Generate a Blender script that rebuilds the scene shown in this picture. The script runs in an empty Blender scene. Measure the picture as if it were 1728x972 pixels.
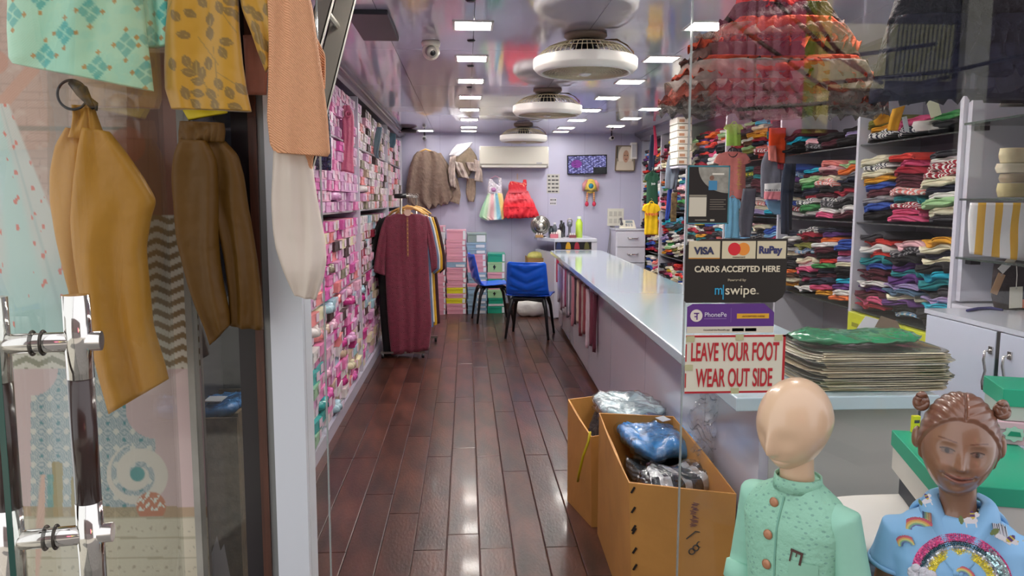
import bpy, bmesh, math, random
import numpy as np
from mathutils import Vector, Matrix
random.seed(7)
PI = math.pi
C = bpy.context.scene.collection
scene = bpy.context.scene

# ---------------------------------------------------------------- camera
CAM = Vector((0, 0, 1.5)); FPX = 1300.0
PITCH, YAW, ROLL = math.radians(6.5), math.radians(3.4), math.radians(0.1)
_F = Vector((math.sin(YAW)*math.cos(PITCH), math.cos(YAW)*math.cos(PITCH), -math.sin(PITCH)))
_R = Vector((math.cos(YAW), -math.sin(YAW), 0)); _U = _R.cross(_F)
_R, _U = math.cos(ROLL)*_R + math.sin(ROLL)*_U, -math.sin(ROLL)*_R + math.cos(ROLL)*_U
cam_data = bpy.data.cameras.new('camera'); cam = bpy.data.objects.new('camera', cam_data); C.objects.link(cam)
cam_data.sensor_width = 36; cam_data.lens = 36*FPX/1728; cam_data.clip_start = 0.05; cam_data.clip_end = 200
cam.matrix_world = Matrix(((_R.x, _U.x, -_F.x, 0), (_R.y, _U.y, -_F.y, 0), (_R.z, _U.z, -_F.z, 1.5), (0, 0, 0, 1)))
scene.camera = cam
def P(px, py, ax, v):
    """world point where the sight line of photo pixel (px, py) meets the plane axis ax = v"""
    d = _F + _R*((px-864)/FPX) - _U*((py-486)/FPX)
    return CAM + d*((v-CAM[ax])/d[ax])
def proj(p):
    d = Vector(p)-CAM; z = d.dot(_F)
    return 864+FPX*d.dot(_R)/z, 486-FPX*d.dot(_U)/z

# ---------------------------------------------------------------- world, sun, exposure
world = bpy.data.worlds.new('world'); scene.world = world; world.use_nodes = True
wb = world.node_tree.nodes['Background']; wb.inputs[0].default_value = (0.95, 0.95, 1.0, 1); wb.inputs[1].default_value = 0.92
sun = bpy.data.lights.new('sun', 'SUN'); sun.energy = 6.0; sun.angle = 0.02; sun.color = (1, .95, .86)
so = bpy.data.objects.new('sun', sun); C.objects.link(so); so.rotation_euler = (math.radians(-52), 0, math.radians(14))
LAMP = 44.0
scene.view_settings.view_transform = 'Standard'; scene.view_settings.look = 'None'
scene.view_settings.exposure = 0.78; scene.view_settings.gamma = 1.0; scene.view_settings.use_curve_mapping = False
scene.cycles.max_bounces = 10; scene.cycles.transparent_max_bounces = 24; scene.cycles.use_denoising = True
scene.cycles.caustics_reflective = False; scene.cycles.caustics_refractive = False

# ---------------------------------------------------------------- helpers
def lin(h):
    if isinstance(h, str):
        h = h.lstrip('#'); c = [int(h[i:i+2], 16)/255 for i in (0, 2, 4)]
    else: c = list(h)
    return tuple(x/12.92 if x <= .04045 else ((x+.055)/1.055)**2.4 for x in c)
_m = {}
def mat(name, col='#cccccc', rough=.5, metal=0, coat=0, sheen=0, bump=0, bscale=60, var=0, vscale=8, alpha=1, emit=0, vcol=False, rnd=0, stretch=None, spec=None, trans=0, stripes=None):
    if name in _m: return _m[name]
    m = bpy.data.materials.new(name); m.use_nodes = True; nt = m.node_tree; b = nt.nodes['Principled BSDF']
    c = lin(col); m.diffuse_color = (*c, 1)
    b.inputs['Base Color'].default_value = (*c, 1); b.inputs['Roughness'].default_value = rough; b.inputs['Metallic'].default_value = metal
    b.inputs['Coat Weight'].default_value = coat; b.inputs['Coat Roughness'].default_value = .08
    b.inputs['Sheen Weight'].default_value = sheen; b.inputs['Alpha'].default_value = alpha
    if spec is not None: b.inputs['Specular IOR Level'].default_value = spec
    if trans: b.inputs['Transmission Weight'].default_value = trans
    if emit:
        b.inputs['Emission Color'].default_value = (*c, 1); b.inputs['Emission Strength'].default_value = emit
    src = None
    if vcol:
        a = nt.nodes.new('ShaderNodeAttribute'); a.attribute_name = 'Col'; src = a.outputs['Color']
    tc = nt.nodes.new('ShaderNodeTexCoord'); mp = nt.nodes.new('ShaderNodeMapping'); nt.links.new(tc.outputs['Object'], mp.inputs[0])
    if stretch: mp.inputs['Scale'].default_value = stretch
    if stripes:
        c2, axis, freq, duty = stripes
        sx = nt.nodes.new('ShaderNodeSeparateXYZ'); nt.links.new(tc.outputs['Object'], sx.inputs[0])
        mm = nt.nodes.new('ShaderNodeMath'); mm.operation = 'MULTIPLY'; mm.inputs[1].default_value = freq; nt.links.new(sx.outputs[axis], mm.inputs[0])
        fr = nt.nodes.new('ShaderNodeMath'); fr.operation = 'FRACT'; nt.links.new(mm.outputs[0], fr.inputs[0])
        gt = nt.nodes.new('ShaderNodeMath'); gt.operation = 'GREATER_THAN'; gt.inputs[1].default_value = duty; nt.links.new(fr.outputs[0], gt.inputs[0])
        mx = nt.nodes.new('ShaderNodeMix'); mx.data_type = 'RGBA'; mx.inputs[6].default_value = (*c, 1); mx.inputs[7].default_value = (*lin(c2), 1)
        nt.links.new(gt.outputs[0], mx.inputs[0]); src = mx.outputs[2]
    if var or rnd:
        hs = nt.nodes.new('ShaderNodeHueSaturation')
        if src: nt.links.new(src, hs.inputs['Color'])
        else: hs.inputs['Color'].default_value = (*c, 1)
        val = None
        if var:
            n = nt.nodes.new('ShaderNodeTexNoise'); n.inputs['Scale'].default_value = vscale; n.inputs['Detail'].default_value = 4
            nt.links.new(mp.outputs[0], n.inputs['Vector'])
            r = nt.nodes.new('ShaderNodeMapRange'); r.inputs['From Min'].default_value = .3; r.inputs['From Max'].default_value = .7
            r.inputs['To Min'].default_value = 1-var; r.inputs['To Max'].default_value = 1+var; nt.links.new(n.outputs[0], r.inputs[0]); val = r.outputs[0]
        if rnd:
            oi = nt.nodes.new('ShaderNodeObjectInfo'); r2 = nt.nodes.new('ShaderNodeMapRange')
            r2.inputs['To Min'].default_value = 1-rnd; r2.inputs['To Max'].default_value = 1+rnd; nt.links.new(oi.outputs['Random'], r2.inputs[0])
            if val:
                mu = nt.nodes.new('ShaderNodeMath'); mu.operation = 'MULTIPLY'; nt.links.new(val, mu.inputs[0]); nt.links.new(r2.outputs[0], mu.inputs[1]); val = mu.outputs[0]
            else: val = r2.outputs[0]
        nt.links.new(val, hs.inputs['Value']); src = hs.outputs[0]
    if src:
        nt.links.new(src, b.inputs['Base Color'])
    if bump:
        n = nt.nodes.new('ShaderNodeTexNoise'); n.inputs['Scale'].default_value = bscale; n.inputs['Detail'].default_value = 3; nt.links.new(mp.outputs[0], n.inputs['Vector'])
        bp = nt.nodes.new('ShaderNodeBump'); bp.inputs['Strength'].default_value = min(1, bump); bp.inputs['Distance'].default_value = .01*max(1, bump)
        nt.links.new(n.outputs[0], bp.inputs['Height']); nt.links.new(bp.outputs[0], b.inputs['Normal'])
    _m[name] = m; return m
def cloth(hexc, rough=.8, bump=.25, bscale=40, sheen=.0):
    return mat('cloth_'+hexc.strip('#'), hexc, rough, bump=bump, bscale=bscale, sheen=sheen, var=.10, vscale=14)
def glass_mat(name, tint=(1, 1, 1), refl=.05, haze=0, rough=0.0, power=4.0):
    m = bpy.data.materials.new(name); m.use_nodes = True; nt = m.node_tree; nt.nodes.clear()
    o = nt.nodes.new('ShaderNodeOutputMaterial'); t = nt.nodes.new('ShaderNodeBsdfTransparent'); t.inputs[0].default_value = (*tint, 1)
    g = nt.nodes.new('ShaderNodeBsdfGlossy'); g.inputs['Roughness'].default_value = rough
    lw = nt.nodes.new('ShaderNodeLayerWeight'); lw.inputs[0].default_value = .5
    pw = nt.nodes.new('ShaderNodeMath'); pw.operation = 'POWER'; pw.inputs[1].default_value = power; nt.links.new(lw.outputs['Facing'], pw.inputs[0])
    ad = nt.nodes.new('ShaderNodeMath'); ad.operation = 'MULTIPLY_ADD'; ad.inputs[1].default_value = .5; ad.inputs[2].default_value = refl; nt.links.new(pw.outputs[0], ad.inputs[0])
    mx = nt.nodes.new('ShaderNodeMixShader'); nt.links.new(ad.outputs[0], mx.inputs[0]); nt.links.new(t.outputs[0], mx.inputs[1]); nt.links.new(g.outputs[0], mx.inputs[2])
    nt.links.new(mx.outputs[0], o.inputs[0]); return m

class MB:
    """collects shapes, builds ONE mesh object"""
    def __init__(s): s.v = []; s.f = []; s.col = None; s.uv = None
    def add(s, vs, fs):
        k = len(s.v); s.v += [tuple(v) for v in vs]; s.f += [tuple(i+k for i in f) for f in fs]; return s
    def box(s, x0, x1, y0, y1, z0, z1):
        return s.add([(x0,y0,z0),(x1,y0,z0),(x1,y1,z0),(x0,y1,z0),(x0,y0,z1),(x1,y0,z1),(x1,y1,z1),(x0,y1,z1)],
                     [(0,3,2,1),(4,5,6,7),(0,1,5,4),(1,2,6,5),(2,3,7,6),(3,0,4,7)])
    def cbox(s, cx, cy, cz, w, d, h): return s.box(cx-w/2, cx+w/2, cy-d/2, cy+d/2, cz-h/2, cz+h/2)
    def prism(s, poly, y0, y1):
        """polygon in x,z pulled along y"""
        n = len(poly)
        vs = [(x, y0, z) for x, z in poly]+[(x, y1, z) for x, z in poly]
        return s.add(vs, [tuple(range(n)), tuple(range(2*n-1, n-1, -1))]+[(i, i+n, (i+1) % n+n, (i+1) % n) for i in range(n)])
    def slab(s, poly, z0, z1):
        n = len(poly)
        vs = [(x, y, z0) for x, y in poly]+[(x, y, z1) for x, y in poly]
        return s.add(vs, [tuple(range(n-1, -1, -1)), tuple(range(n, 2*n))]+[(i, (i+1) % n, (i+1) % n+n, i+n) for i in range(n)])
    def tube(s, pts, r, n=8, caps=True):
        pts = [Vector(p) for p in pts]; k = len(pts); rr = r if isinstance(r, (list, tuple)) else [r]*k; vs = []; fs = []
        up = None
        for i, p in enumerate(pts):
            d = (pts[min(i+1, k-1)]-pts[max(i-1, 0)]).normalized()
            if up is None: up = d.orthogonal().normalized()
            up = (up-d*up.dot(d)); up = up.normalized() if up.length > 1e-5 else d.orthogonal().normalized()
            sd = d.cross(up)
            for j in range(n):
                a = 2*PI*j/n; vs.append(p+(up*math.cos(a)+sd*math.sin(a))*rr[i])
        for i in range(k-1):
            for j in range(n):
                a = i*n+j; b = i*n+(j+1) % n; fs.append((a, b, b+n, a+n))
        if caps: fs += [tuple(range(n-1, -1, -1)), tuple(range((k-1)*n, k*n))]
        return s.add(vs, fs)
    def lathe(s, prof, c=(0, 0, 0), n=32, sx=1, sy=1):
        """profile of (r, z)"""
        vs = []; fs = []
        for r, z in prof:
            for j in range(n):
                a = 2*PI*j/n; vs.append((c[0]+sx*r*math.cos(a), c[1]+sy*r*math.sin(a), c[2]+z))
        for i in range(len(prof)-1):
            for j in range(n):
                a = i*n+j; b = i*n+(j+1) % n; fs.append((a, b, b+n, a+n))
        if prof[0][0] > 1e-6: fs.append(tuple(range(n-1, -1, -1)))
        if prof[-1][0] > 1e-6: fs.append(tuple(range((len(prof)-1)*n, len(prof)*n)))
        return s.add(vs, fs)
    def ball(s, c, rx, ry=None, rz=None, n=16, m=10):
        ry = ry or rx; rz = rz or rx
        vs = [(c[0], c[1], c[2]-rz)]; fs = []
        for i in range(1, m):
            t = PI*i/m
            for j in range(n):
                a = 2*PI*j/n; vs.append((c[0]+rx*math.sin(t)*math.cos(a), c[1]+ry*math.sin(t)*math.sin(a), c[2]-rz*math.cos(t)))
        vs.append((c[0], c[1], c[2]+rz)); L = len(vs)-1
        for j in range(n):
            fs.append((0, 1+(j+1) % n, 1+j)); fs.append((L, 1+(m-2)*n+j, 1+(m-2)*n+(j+1) % n))
        for i in range(m-2):
            for j in range(n):
                a = 1+i*n+j; b = 1+i*n+(j+1) % n; fs.append((a, b, b+n, a+n))
        return s.add(vs, fs)
    def torus(s, c, R, r, axis='z', n=24, m=8):
        vs = []; fs = []
        for i in range(n):
            a = 2*PI*i/n
            for j in range(m):
                b = 2*PI*j/m; q = R+r*math.cos(b); x, y, z = q*math.cos(a), q*math.sin(a), r*math.sin(b)
                if axis == 'y': x, y, z = x, z, y
                if axis == 'x': x, y, z = z, x, y
                vs.append((c[0]+x, c[1]+y, c[2]+z))
        for i in range(n):
            for j in range(m):
                fs.append((i*m+j, ((i+1) % n)*m+j, ((i+1) % n)*m+(j+1) % m, i*m+(j+1) % m))
        return s.add(vs, fs)
    def mesh(s, name, m, smooth=False):
        me = bpy.data.meshes.new(name); me.from_pydata(s.v, [], s.f)
        bm = bmesh.new(); bm.from_mesh(me); bmesh.ops.recalc_face_normals(bm, faces=bm.faces); bm.to_mesh(me); bm.free()
        me.materials.append(m)
        if smooth: me.polygons.foreach_set('use_smooth', [True]*len(me.polygons))
        if s.col is not None:
            a = me.color_attributes.new('Col', 'FLOAT_COLOR', 'POINT'); a.data.foreach_set('color', np.asarray(s.col, dtype=np.float32).ravel())
        me.update(); return me
    def obj(s, name, m, parent=None, smooth=False, bevel=0, loc=(0, 0, 0), rz=0, **tags):
        o = bpy.data.objects.new(name, s.mesh(name, m, smooth)); C.objects.link(o)
        o.location = loc; o.rotation_euler.z = rz
        if parent: o.parent = parent
        if bevel:
            b = o.modifiers.new('bevel', 'BEVEL'); b.width = bevel; b.segments = 2; b.limit_method = 'ANGLE'
            if not smooth: o.data.polygons.foreach_set('use_smooth', [False]*len(o.data.polygons))
        for k, v in tags.items(): o[k] = v
        return o
def thing(name, label, cat, loc=(0, 0, 0), rz=0, group=None):
    o = bpy.data.objects.new(name, None); C.objects.link(o); o.location = loc; o.rotation_euler = (0, 0, rz); o.empty_display_size = .05
    o['label'] = label; o['category'] = cat
    if group: o['group'] = group
    return o
def tag(o, label, cat, group=None):
    o['label'] = label; o['category'] = cat
    if group: o['group'] = group
    return o
def link(name, me, parent=None, loc=(0, 0, 0), rot=(0, 0, 0), m=None, scale=(1, 1, 1)):
    o = bpy.data.objects.new(name, me); C.objects.link(o); o.location = loc; o.rotation_euler = rot; o.scale = scale
    if parent: o.parent = parent
    if m: o.material_slots[0].link = 'OBJECT'; o.material_slots[0].material = m
    return o
def text(name, s, size, m, parent, loc, rot=(PI/2, 0, 0), sx=1, bold=0, align='LEFT', depth=.0004):
    cu = bpy.data.curves.new(name, 'FONT'); cu.body = s; cu.size = size; cu.align_x = align; cu.extrude = depth; cu.offset = bold
    t = bpy.data.objects.new(name, cu); C.objects.link(t); bpy.context.view_layer.update()
    me = bpy.data.meshes.new_from_object(t.evaluated_get(bpy.context.evaluated_depsgraph_get())); me.name = name
    bpy.data.objects.remove(t); me.materials.clear(); me.materials.append(m)
    o = bpy.data.objects.new(name, me); C.objects.link(o); o.location = loc; o.rotation_euler = rot; o.scale = (sx, 1, 1); o.parent = parent
    return o
def scribble(name, w, h, n, m, parent, loc, rot=(PI/2, 0, 0), r=.0012, seed=0):
    """unreadable pen or print strokes"""
    rr = random.Random(seed); b = MB()
    for k in range(n):
        x0 = w*(k+.1)/n; ww = w/n*.8; pts = [(x0+ww*q/4+rr.uniform(-.1, .1)*ww, h*(rr.uniform(.0, .35) if q % 2 else rr.uniform(.65, 1)), 0) for q in range(5)]; b.tube(pts, r, 5)
    o = b.obj(name, m, parent); o.location = loc; o.rotation_euler = rot; return o
def grid(nu, nv, pos, col=None, close_u=False):
    """pos(u, v) vectorised over numpy arrays -> x, y, z"""
    u = np.linspace(0, 1, nu, endpoint=not close_u); v = np.linspace(0, 1, nv)
    U, V = np.meshgrid(u, v)
    x, y, z = pos(U, V)
    b = MB(); b.v = list(zip(np.broadcast_to(x, U.shape).ravel().tolist(), np.broadcast_to(y, U.shape).ravel().tolist(), np.broadcast_to(z, U.shape).ravel().tolist()))
    for j in range(nv-1):
        for i in range(nu if close_u else nu-1):
            a = j*nu+i; c = j*nu+(i+1) % nu; b.f.append((a, c, c+nu, a+nu))
    if col: b.col = col(U, V)
    return b
def rgba(shape, hexc):
    c = np.zeros(shape+(4,)); c[...] = (*lin(hexc), 1); return c
def paint(c, mask, hexc, k=1.0):
    m = (np.clip(mask, 0, 1)*k)[..., None]; c[...] = c*(1-m)+np.array((*lin(hexc), 1))*m
def ss(a, b, x): t = np.clip((x-a)/(b-a), 0, 1); return t*t*(3-2*t)
def fnoise(x, y, s=1.0, k=0):
    return (np.sin(x*1.7*s+k)*np.cos(y*2.3*s+1.3*k)+.5*np.sin(x*3.9*s+y*2.1*s+k*2)+.25*np.sin(x*7.3*s-y*6.1*s+k*3))/1.75

def garment(name, rows, Y, m, parent=None, thick=.05, folds=5, amp=.012, seed=0, nu=56, nv=40, colf=None, open_amp=1.0, lean=0, hemwave=0, root=None, smoothrows=True):
    """Soft closed shell hung in a plane facing the street. rows: photo pixels (xl, yl, xr, yr) top to bottom at distance Y."""
    A = [P(r[0], r[1], 1, Y) for r in rows]; B = [P(r[2], r[3], 1, Y) for r in rows]
    off = root.location if root is not None else Vector((0, 0, 0))
    t = np.linspace(0, 1, len(rows)); tv = np.linspace(0, 1, nv)
    def itp(vals):
        vals = np.array(vals)
        r = np.interp(tv, t, vals)
        if smoothrows and nv > 12:
            k = np.array([1, 2, 3, 2, 1])/9; rp = np.pad(r, 2, mode='edge'); r2 = np.convolve(rp, k, 'valid'); r2[0] = r[0]; r2[-1] = r[-1]; r = r2
        return r
    ax, az, bx, bz = itp([p.x for p in A]), itp([p.z for p in A]), itp([p.x for p in B]), itp([p.z for p in B])
    pl = itp([r[0] for r in rows]), itp([r[1] for r in rows]), itp([r[2] for r in rows]), itp([r[3] for r in rows])
    rs = random.Random(seed); ph = [rs.uniform(0, 6.28) for _ in range(6)]
    def pos(U, V):
        a = U*2*PI; j = np.clip(np.round(V*(nv-1)).astype(int), 0, nv-1)
        s = .5-.5*np.cos(a)                       # 0 left .. 1 right
        x = ax[j]+(bx[j]-ax[j])*s; z = az[j]+(bz[j]-az[j])*s
        w = np.abs(bx[j]-ax[j])
        d = -np.sin(a)*np.minimum(thick, w*.5)*(.75+.25*np.cos(2*a))
        grow = .35+.65*V*open_amp
        ws = s+.07*np.sin(5*s+ph[1])+.05*np.sin(4*V+ph[2]+3*s); ra = np.sin(folds*PI*1.3*ws+ph[0]+1.2*np.sin(2.2*V+ph[1])); ra = np.sign(ra)*np.abs(ra)**1.3
        rip = amp*grow*(ra*(.6+.4*np.sin(3*V+ph[4]+2*s))+.35*np.sin(folds*PI*2.3*ws+ph[2]+3*V)*np.sin(2.5*V+ph[5])) + amp*.7*np.sin(7*V+ph[3]+5*s)*np.sin(4*s+ph[0])*np.sin(PI*s)
        y = Y+d+rip*np.sin(PI*s)**.5+lean*V
        if hemwave: z = z+hemwave*V**6*np.sin(folds*PI*2*s+ph[4])
        return x-off.x, y-off.y, z-off.z
    def col(U, V):
        a = U*2*PI; j = np.clip(np.round(V*(nv-1)).astype(int), 0, nv-1); s = .5-.5*np.cos(a)
        return colf(pl[0][j]+(pl[2][j]-pl[0][j])*s, pl[1][j]+(pl[3][j]-pl[1][j])*s, U < .5)
    b = grid(nu, nv, pos, col if colf else None, close_u=True)
    n0 = len(b.v); b.f.append(tuple(range(nu-1, -1, -1)));  b.f.append(tuple(range(n0-nu, n0)))
    o = b.obj(name, m, parent, smooth=True)
    return o
# ================================================================ SETTING
GY = 2.0                      # plane of the glass front
H = 2.40                      # ceiling
LX, RX, BY = -.87, 2.40, 10.6
M_wall = mat('lilac_wall', '#b9b8d0', .35, var=.03, vscale=2)
M_white = mat('white_laminate', '#d6d6e2', .25, var=.02, vscale=3)
M_ceil = mat('ceiling_gloss', '#d0ccdb', .06, coat=.4, bump=.25, bscale=2.2, spec=.9, rnd=.05, stretch=(1, .35, 1))
M_seam = mat('seam_dark', '#3a3534', .7)
M_plank = mat('dark_plank', '#4a2a1f', .31, coat=.14, bump=.12, bscale=30, var=.75, vscale=2.6, rnd=.28, stretch=(3.2, 1.1, 1), spec=.45)
M_dark = mat('black_plastic', '#15151a', .35)
M_chrome = mat('chrome', '#d8d4cf', .08, 1)
M_steel = mat('brushed_metal', '#a9a6a0', .28, 1)
M_trimgrey = mat('grey_track', '#7d7c88', .3, .3)
M_lamp2 = mat('lamp_panel_far', '#fffaf2', .5, emit=LAMP*.3)
M_lamp = mat('lamp_panel', '#fffaf2', .5, emit=LAMP)
M_cream = mat('cream_plastic', '#e4dfcf', .3)
M_offwhite = mat('white_plastic', '#e9e6e0', .3)

fl = MB().box(-1.3, 2.85, 1.75, BY+.1, -.1, -.012).obj('floor', mat('floor_seam', '#6a5a50', .6)); fl['kind'] = 'structure'
PW, PL = .143, 1.22
pm = {}
def plank_mesh(w, l):
    k = (round(w, 3), round(l, 3))
    if k not in pm:
        b = MB(); e = .0035; W, L = w/2-.0012, l/2-.0012
        b.add([(-W, -L, -.011), (W, -L, -.011), (W, L, -.011), (-W, L, -.011), (-W, -L, -.002), (W, -L, -.002), (W, L, -.002), (-W, L, -.002),
               (-W+e, -L+e, 0), (W-e, -L+e, 0), (W-e, L-e, 0), (-W+e, L-e, 0)],
              [(0, 3, 2, 1), (0, 1, 5, 4), (1, 2, 6, 5), (2, 3, 7, 6), (3, 0, 4, 7), (4, 5, 9, 8), (5, 6, 10, 9), (6, 7, 11, 10), (7, 4, 8, 11), (8, 9, 10, 11)])
        pm[k] = b.mesh('plank', M_plank)
    return pm[k]
rp = random.Random(3)
for i in range(27):
    x = -.95+PW*(i+.5)
    y = 1.8-rp.choice([.1, .4, .65, .9, 1.05])
    while y < BY:
        y0, y1 = max(y, 1.8), min(y+PL, BY)
        if y1-y0 > .05: link('plank', plank_mesh(PW, y1-y0), fl, (x, (y0+y1)/2, 0))
        y += PL
outside = MB().box(-6, 8, -14, 1.75, -.12, -.02).obj('trim_1', mat('street_paving', '#8b8883', .8, var=.15)); outside['kind'] = 'structure'

ce = MB().box(-1.4, 2.9, 1.9, BY+.1, H+.012, H+.12).obj('ceiling', M_seam); ce['kind'] = 'structure'
for x0, x1 in [(-1.4, -.42), (-.42, .045), (.045, .66), (.66, 1.3), (1.3, 1.95), (1.95, 2.9)]:
    y = 1.9
    while y < BY:
        y1 = min(y+1.45, BY)
        MB().box(x0+.0015, x1-.0015, y+.0015, y1-.0015, H, H+.014).obj('panel', M_ceil, ce)
        y = y1
for nm, bx in [('wall_back', (-1.4, 2.9, BY, BY+.1, -.1, H)), ('wall_left', (-1.4, -1.3, 2.1, BY, -.1, H)), ('wall_right', (2.82, 2.92, 1.9, BY, -.1, H))]:
    o = MB().box(*bx).obj(nm, M_wall); o['kind'] = 'structure'
# vertical seams of the back wall cladding
for k, x in enumerate([-.35, .12, .62, 1.12, 1.62, 2.12]):
    MB().box(x, x+.006, BY-.002, BY, 0, H).obj('seam', mat('wall_seam', '#a6a5bf', .5), bpy.data.objects['wall_back'])
o = MB().box(-.88, 2.36, BY-.015, BY-.001, 0, .08).obj('baseboard_back', mat('base_brown', '#4a3028', .4)); o['kind'] = 'structure'
# grey track above the left rack and the right cabinets
o = MB().prism([(LX-.1, H), (LX+.07, H), (LX+.07, H-.02), (LX+.015, H-.055), (LX, H-.075), (LX-.1, H-.075)], 4.1, BY-.01).obj('trim_2', M_trimgrey); o['kind'] = 'structure'
MB().box(LX+.045, LX+.06, 4.1, BY-.02, H-.05, H-.035).obj('rail', M_steel, o)
o = MB().prism([(RX+.1, H), (RX-.09, H), (RX-.09, H-.02), (RX-.02, H-.06), (RX, H-.1), (RX+.1, H-.1)], 2.4, BY-.01).obj('trim_3', M_trimgrey); o['kind'] = 'structure'
# shop front lintel, above the frame
o = MB().box(-3.5, 4.5, 1.93, 2.1, 2.42, 3.4).obj('trim_4', mat('lintel', '#77726d', .6)); o['kind'] = 'structure'
# the jamb: brown wood, grey strip, white casing
zb, zt = -.02, 2.42
jx = lambda px: P(px, 500, 1, GY).x
o = MB().box(jx(457), jx(511), 1.985, 2.10, zb, zt).obj('door_1', mat('white_casing', '#d3d7de', .3)); o['kind'] = 'structure'
MB().box(jx(444), jx(457)-.0005, 2.0, 2.1, zb, zt).obj('grey_strip', mat('grey_strip', '#8d8f8f', .35, .4), o)
MB().box(jx(430), jx(444)-.0005, 1.99, 2.1, zb, zt).obj('wood_strip', mat('wood_strip', '#4b2a1e', .35, var=.3, stretch=(10, 10, .6), vscale=12), o)
MB().box(jx(398), jx(430)-.0005, 2.012, 2.1, zb, 2.42).obj('dark_strip', mat('dark_strip', '#241e22', .25), o)
# tinted pane and the recess behind it
rec = MB().box(jx(322)-.08, jx(430), 2.42, 2.44, 0, 2.42).obj('wall_recess', mat('recess_dark', '#33343c', .5, var=.3, vscale=2)); rec['kind'] = 'structure'
MB().box(jx(322)-.08, jx(322)-.06, 2.06, 2.42, 0, 2.42).obj('side_panel', mat('recess_dark', '#33343c'), rec)

gt = glass_mat('tinted_glass', (.86, .86, .87), .05)
o = MB().box(jx(322)+.004, jx(398), 2.03, 2.036, 0, 2.42).obj('window_1', gt); o['kind'] = 'structure'
o = MB().box(jx(311), jx(322), 2.0, 2.05, 0, 2.42).obj('trim_5', mat('pale_edge', '#8f8d84', .4, var=.2)); o['kind'] = 'structure'
# clear panes of the shop front
G1 = glass_mat('shop_glass', (.99, .995, .99), .024)
o = MB().box(jx(511)+.002, jx(545), 2.0, 2.008, 0, 2.42).obj('window_2', G1); o['kind'] = 'structure'
MB().box(jx(545), jx(545)+.0035, 1.999, 2.009, 0, 2.42).obj('glass_edge', mat('glass_edge', '#9fa8a6', .15, alpha=.6), o)
o = MB().box(jx(1157), 3.2, 2.0, 2.008, 0, 2.42).obj('window_3', G1); o['kind'] = 'structure'
MB().box(jx(1157)-.0035, jx(1157), 1.999, 2.009, 0, 2.42).obj('glass_edge', mat('glass_edge'), o)

# ---------------------------------------------------------------- ceiling lights
fr_m = MB().box(-.105, .105, -.105, -.092, -.006, .002).box(-.105, .105, .092, .105, -.006, .002).box(-.105, -.092, -.092, .092, -.006, .002).box(.092, .105, -.092, .092, -.006, .002).mesh('frame', M_offwhite)
df_m = MB().box(-.09, .09, -.09, .09, -.0035, .0).mesh('diffuser', M_lamp); df2 = MB().box(-.09, .09, -.09, .09, -.0035, .0).mesh('diffuser', M_lamp2)
ordn = ['nearest', 'second', 'third', 'fourth', 'fifth', 'sixth', 'seventh', 'eighth']
rows = [('left', .04, [4.12+.935*k for k in range(7)]+[10.25]), ('middle', 1.25, [4.05+.945*k for k in range(7)]+[10.25]), ('right', 1.82, [7.68, 8.56, 9.45])]
for rn, x, ys in rows:
    for k, y in enumerate(ys):
        pos = ordn[k] if k < len(ys)-1 else 'farthest'
        t = thing('ceiling_light', f'square white ceiling light, {pos} in the {rn} row of lights', 'ceiling light', (x, y, H), group='square ceiling lights')
        link('frame', fr_m, t); link('diffuser', df_m if y < 10 else df2, t)
t = thing('ceiling_light', 'lone square white ceiling light above the brown net dress in the back corner', 'ceiling light', (-.52, 10.25, H), group='square ceiling lights')
link('frame', fr_m, t); link('diffuser', df2, t)
for yy in (2.6, 3.3):
    for x in (.04, 1.25):
        t = thing('ceiling_light', f'square white ceiling light above the {"threshold" if yy < 3 else "aisle just inside the entrance"}, {"aisle" if x < 1 else "counter"} side, above the picture', 'ceiling light', (x, yy, H), group='square ceiling lights')
        link('frame', fr_m, t); link('diffuser', df_m, t)
# small round sensors between the left row of lights
for k, (px, py) in enumerate([(795, 68), (794, 111), (792, 147), (794, 0)]):
    p = P(px, py, 2, H); nm = ['first ceiling light and the second', 'second ceiling light and the third', 'third ceiling light and the fourth', ''][k]
    lab = f'small dark round ceiling eyelet between the {nm}, left row' if nm else 'small dark round ceiling eyelet nearest the street, left row'
    tag(MB().lathe([(0, -.008), (.016, -.008), (.024, -.002), (.024, .004), (0, .004)], n=20).obj('ceiling_eyelet', M_dark, loc=(p.x, p.y, H)), lab, 'ceiling fitting', 'dark ceiling eyelets')
# dark square hatch
p0, p1 = P(606, 50, 2, H), P(668, 50, 2, H)
t = thing('ceiling_speaker', 'dark grey square panel on the ceiling near the ladder', 'ceiling panel', ((p0.x+p1.x)/2, p0.y-.14, H))
MB().cbox(0, 0, -.012, p1.x-p0.x, .62, .024).obj('panel', mat('hatch_grey', '#3a3a40', .4), t, bevel=.004)

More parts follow.
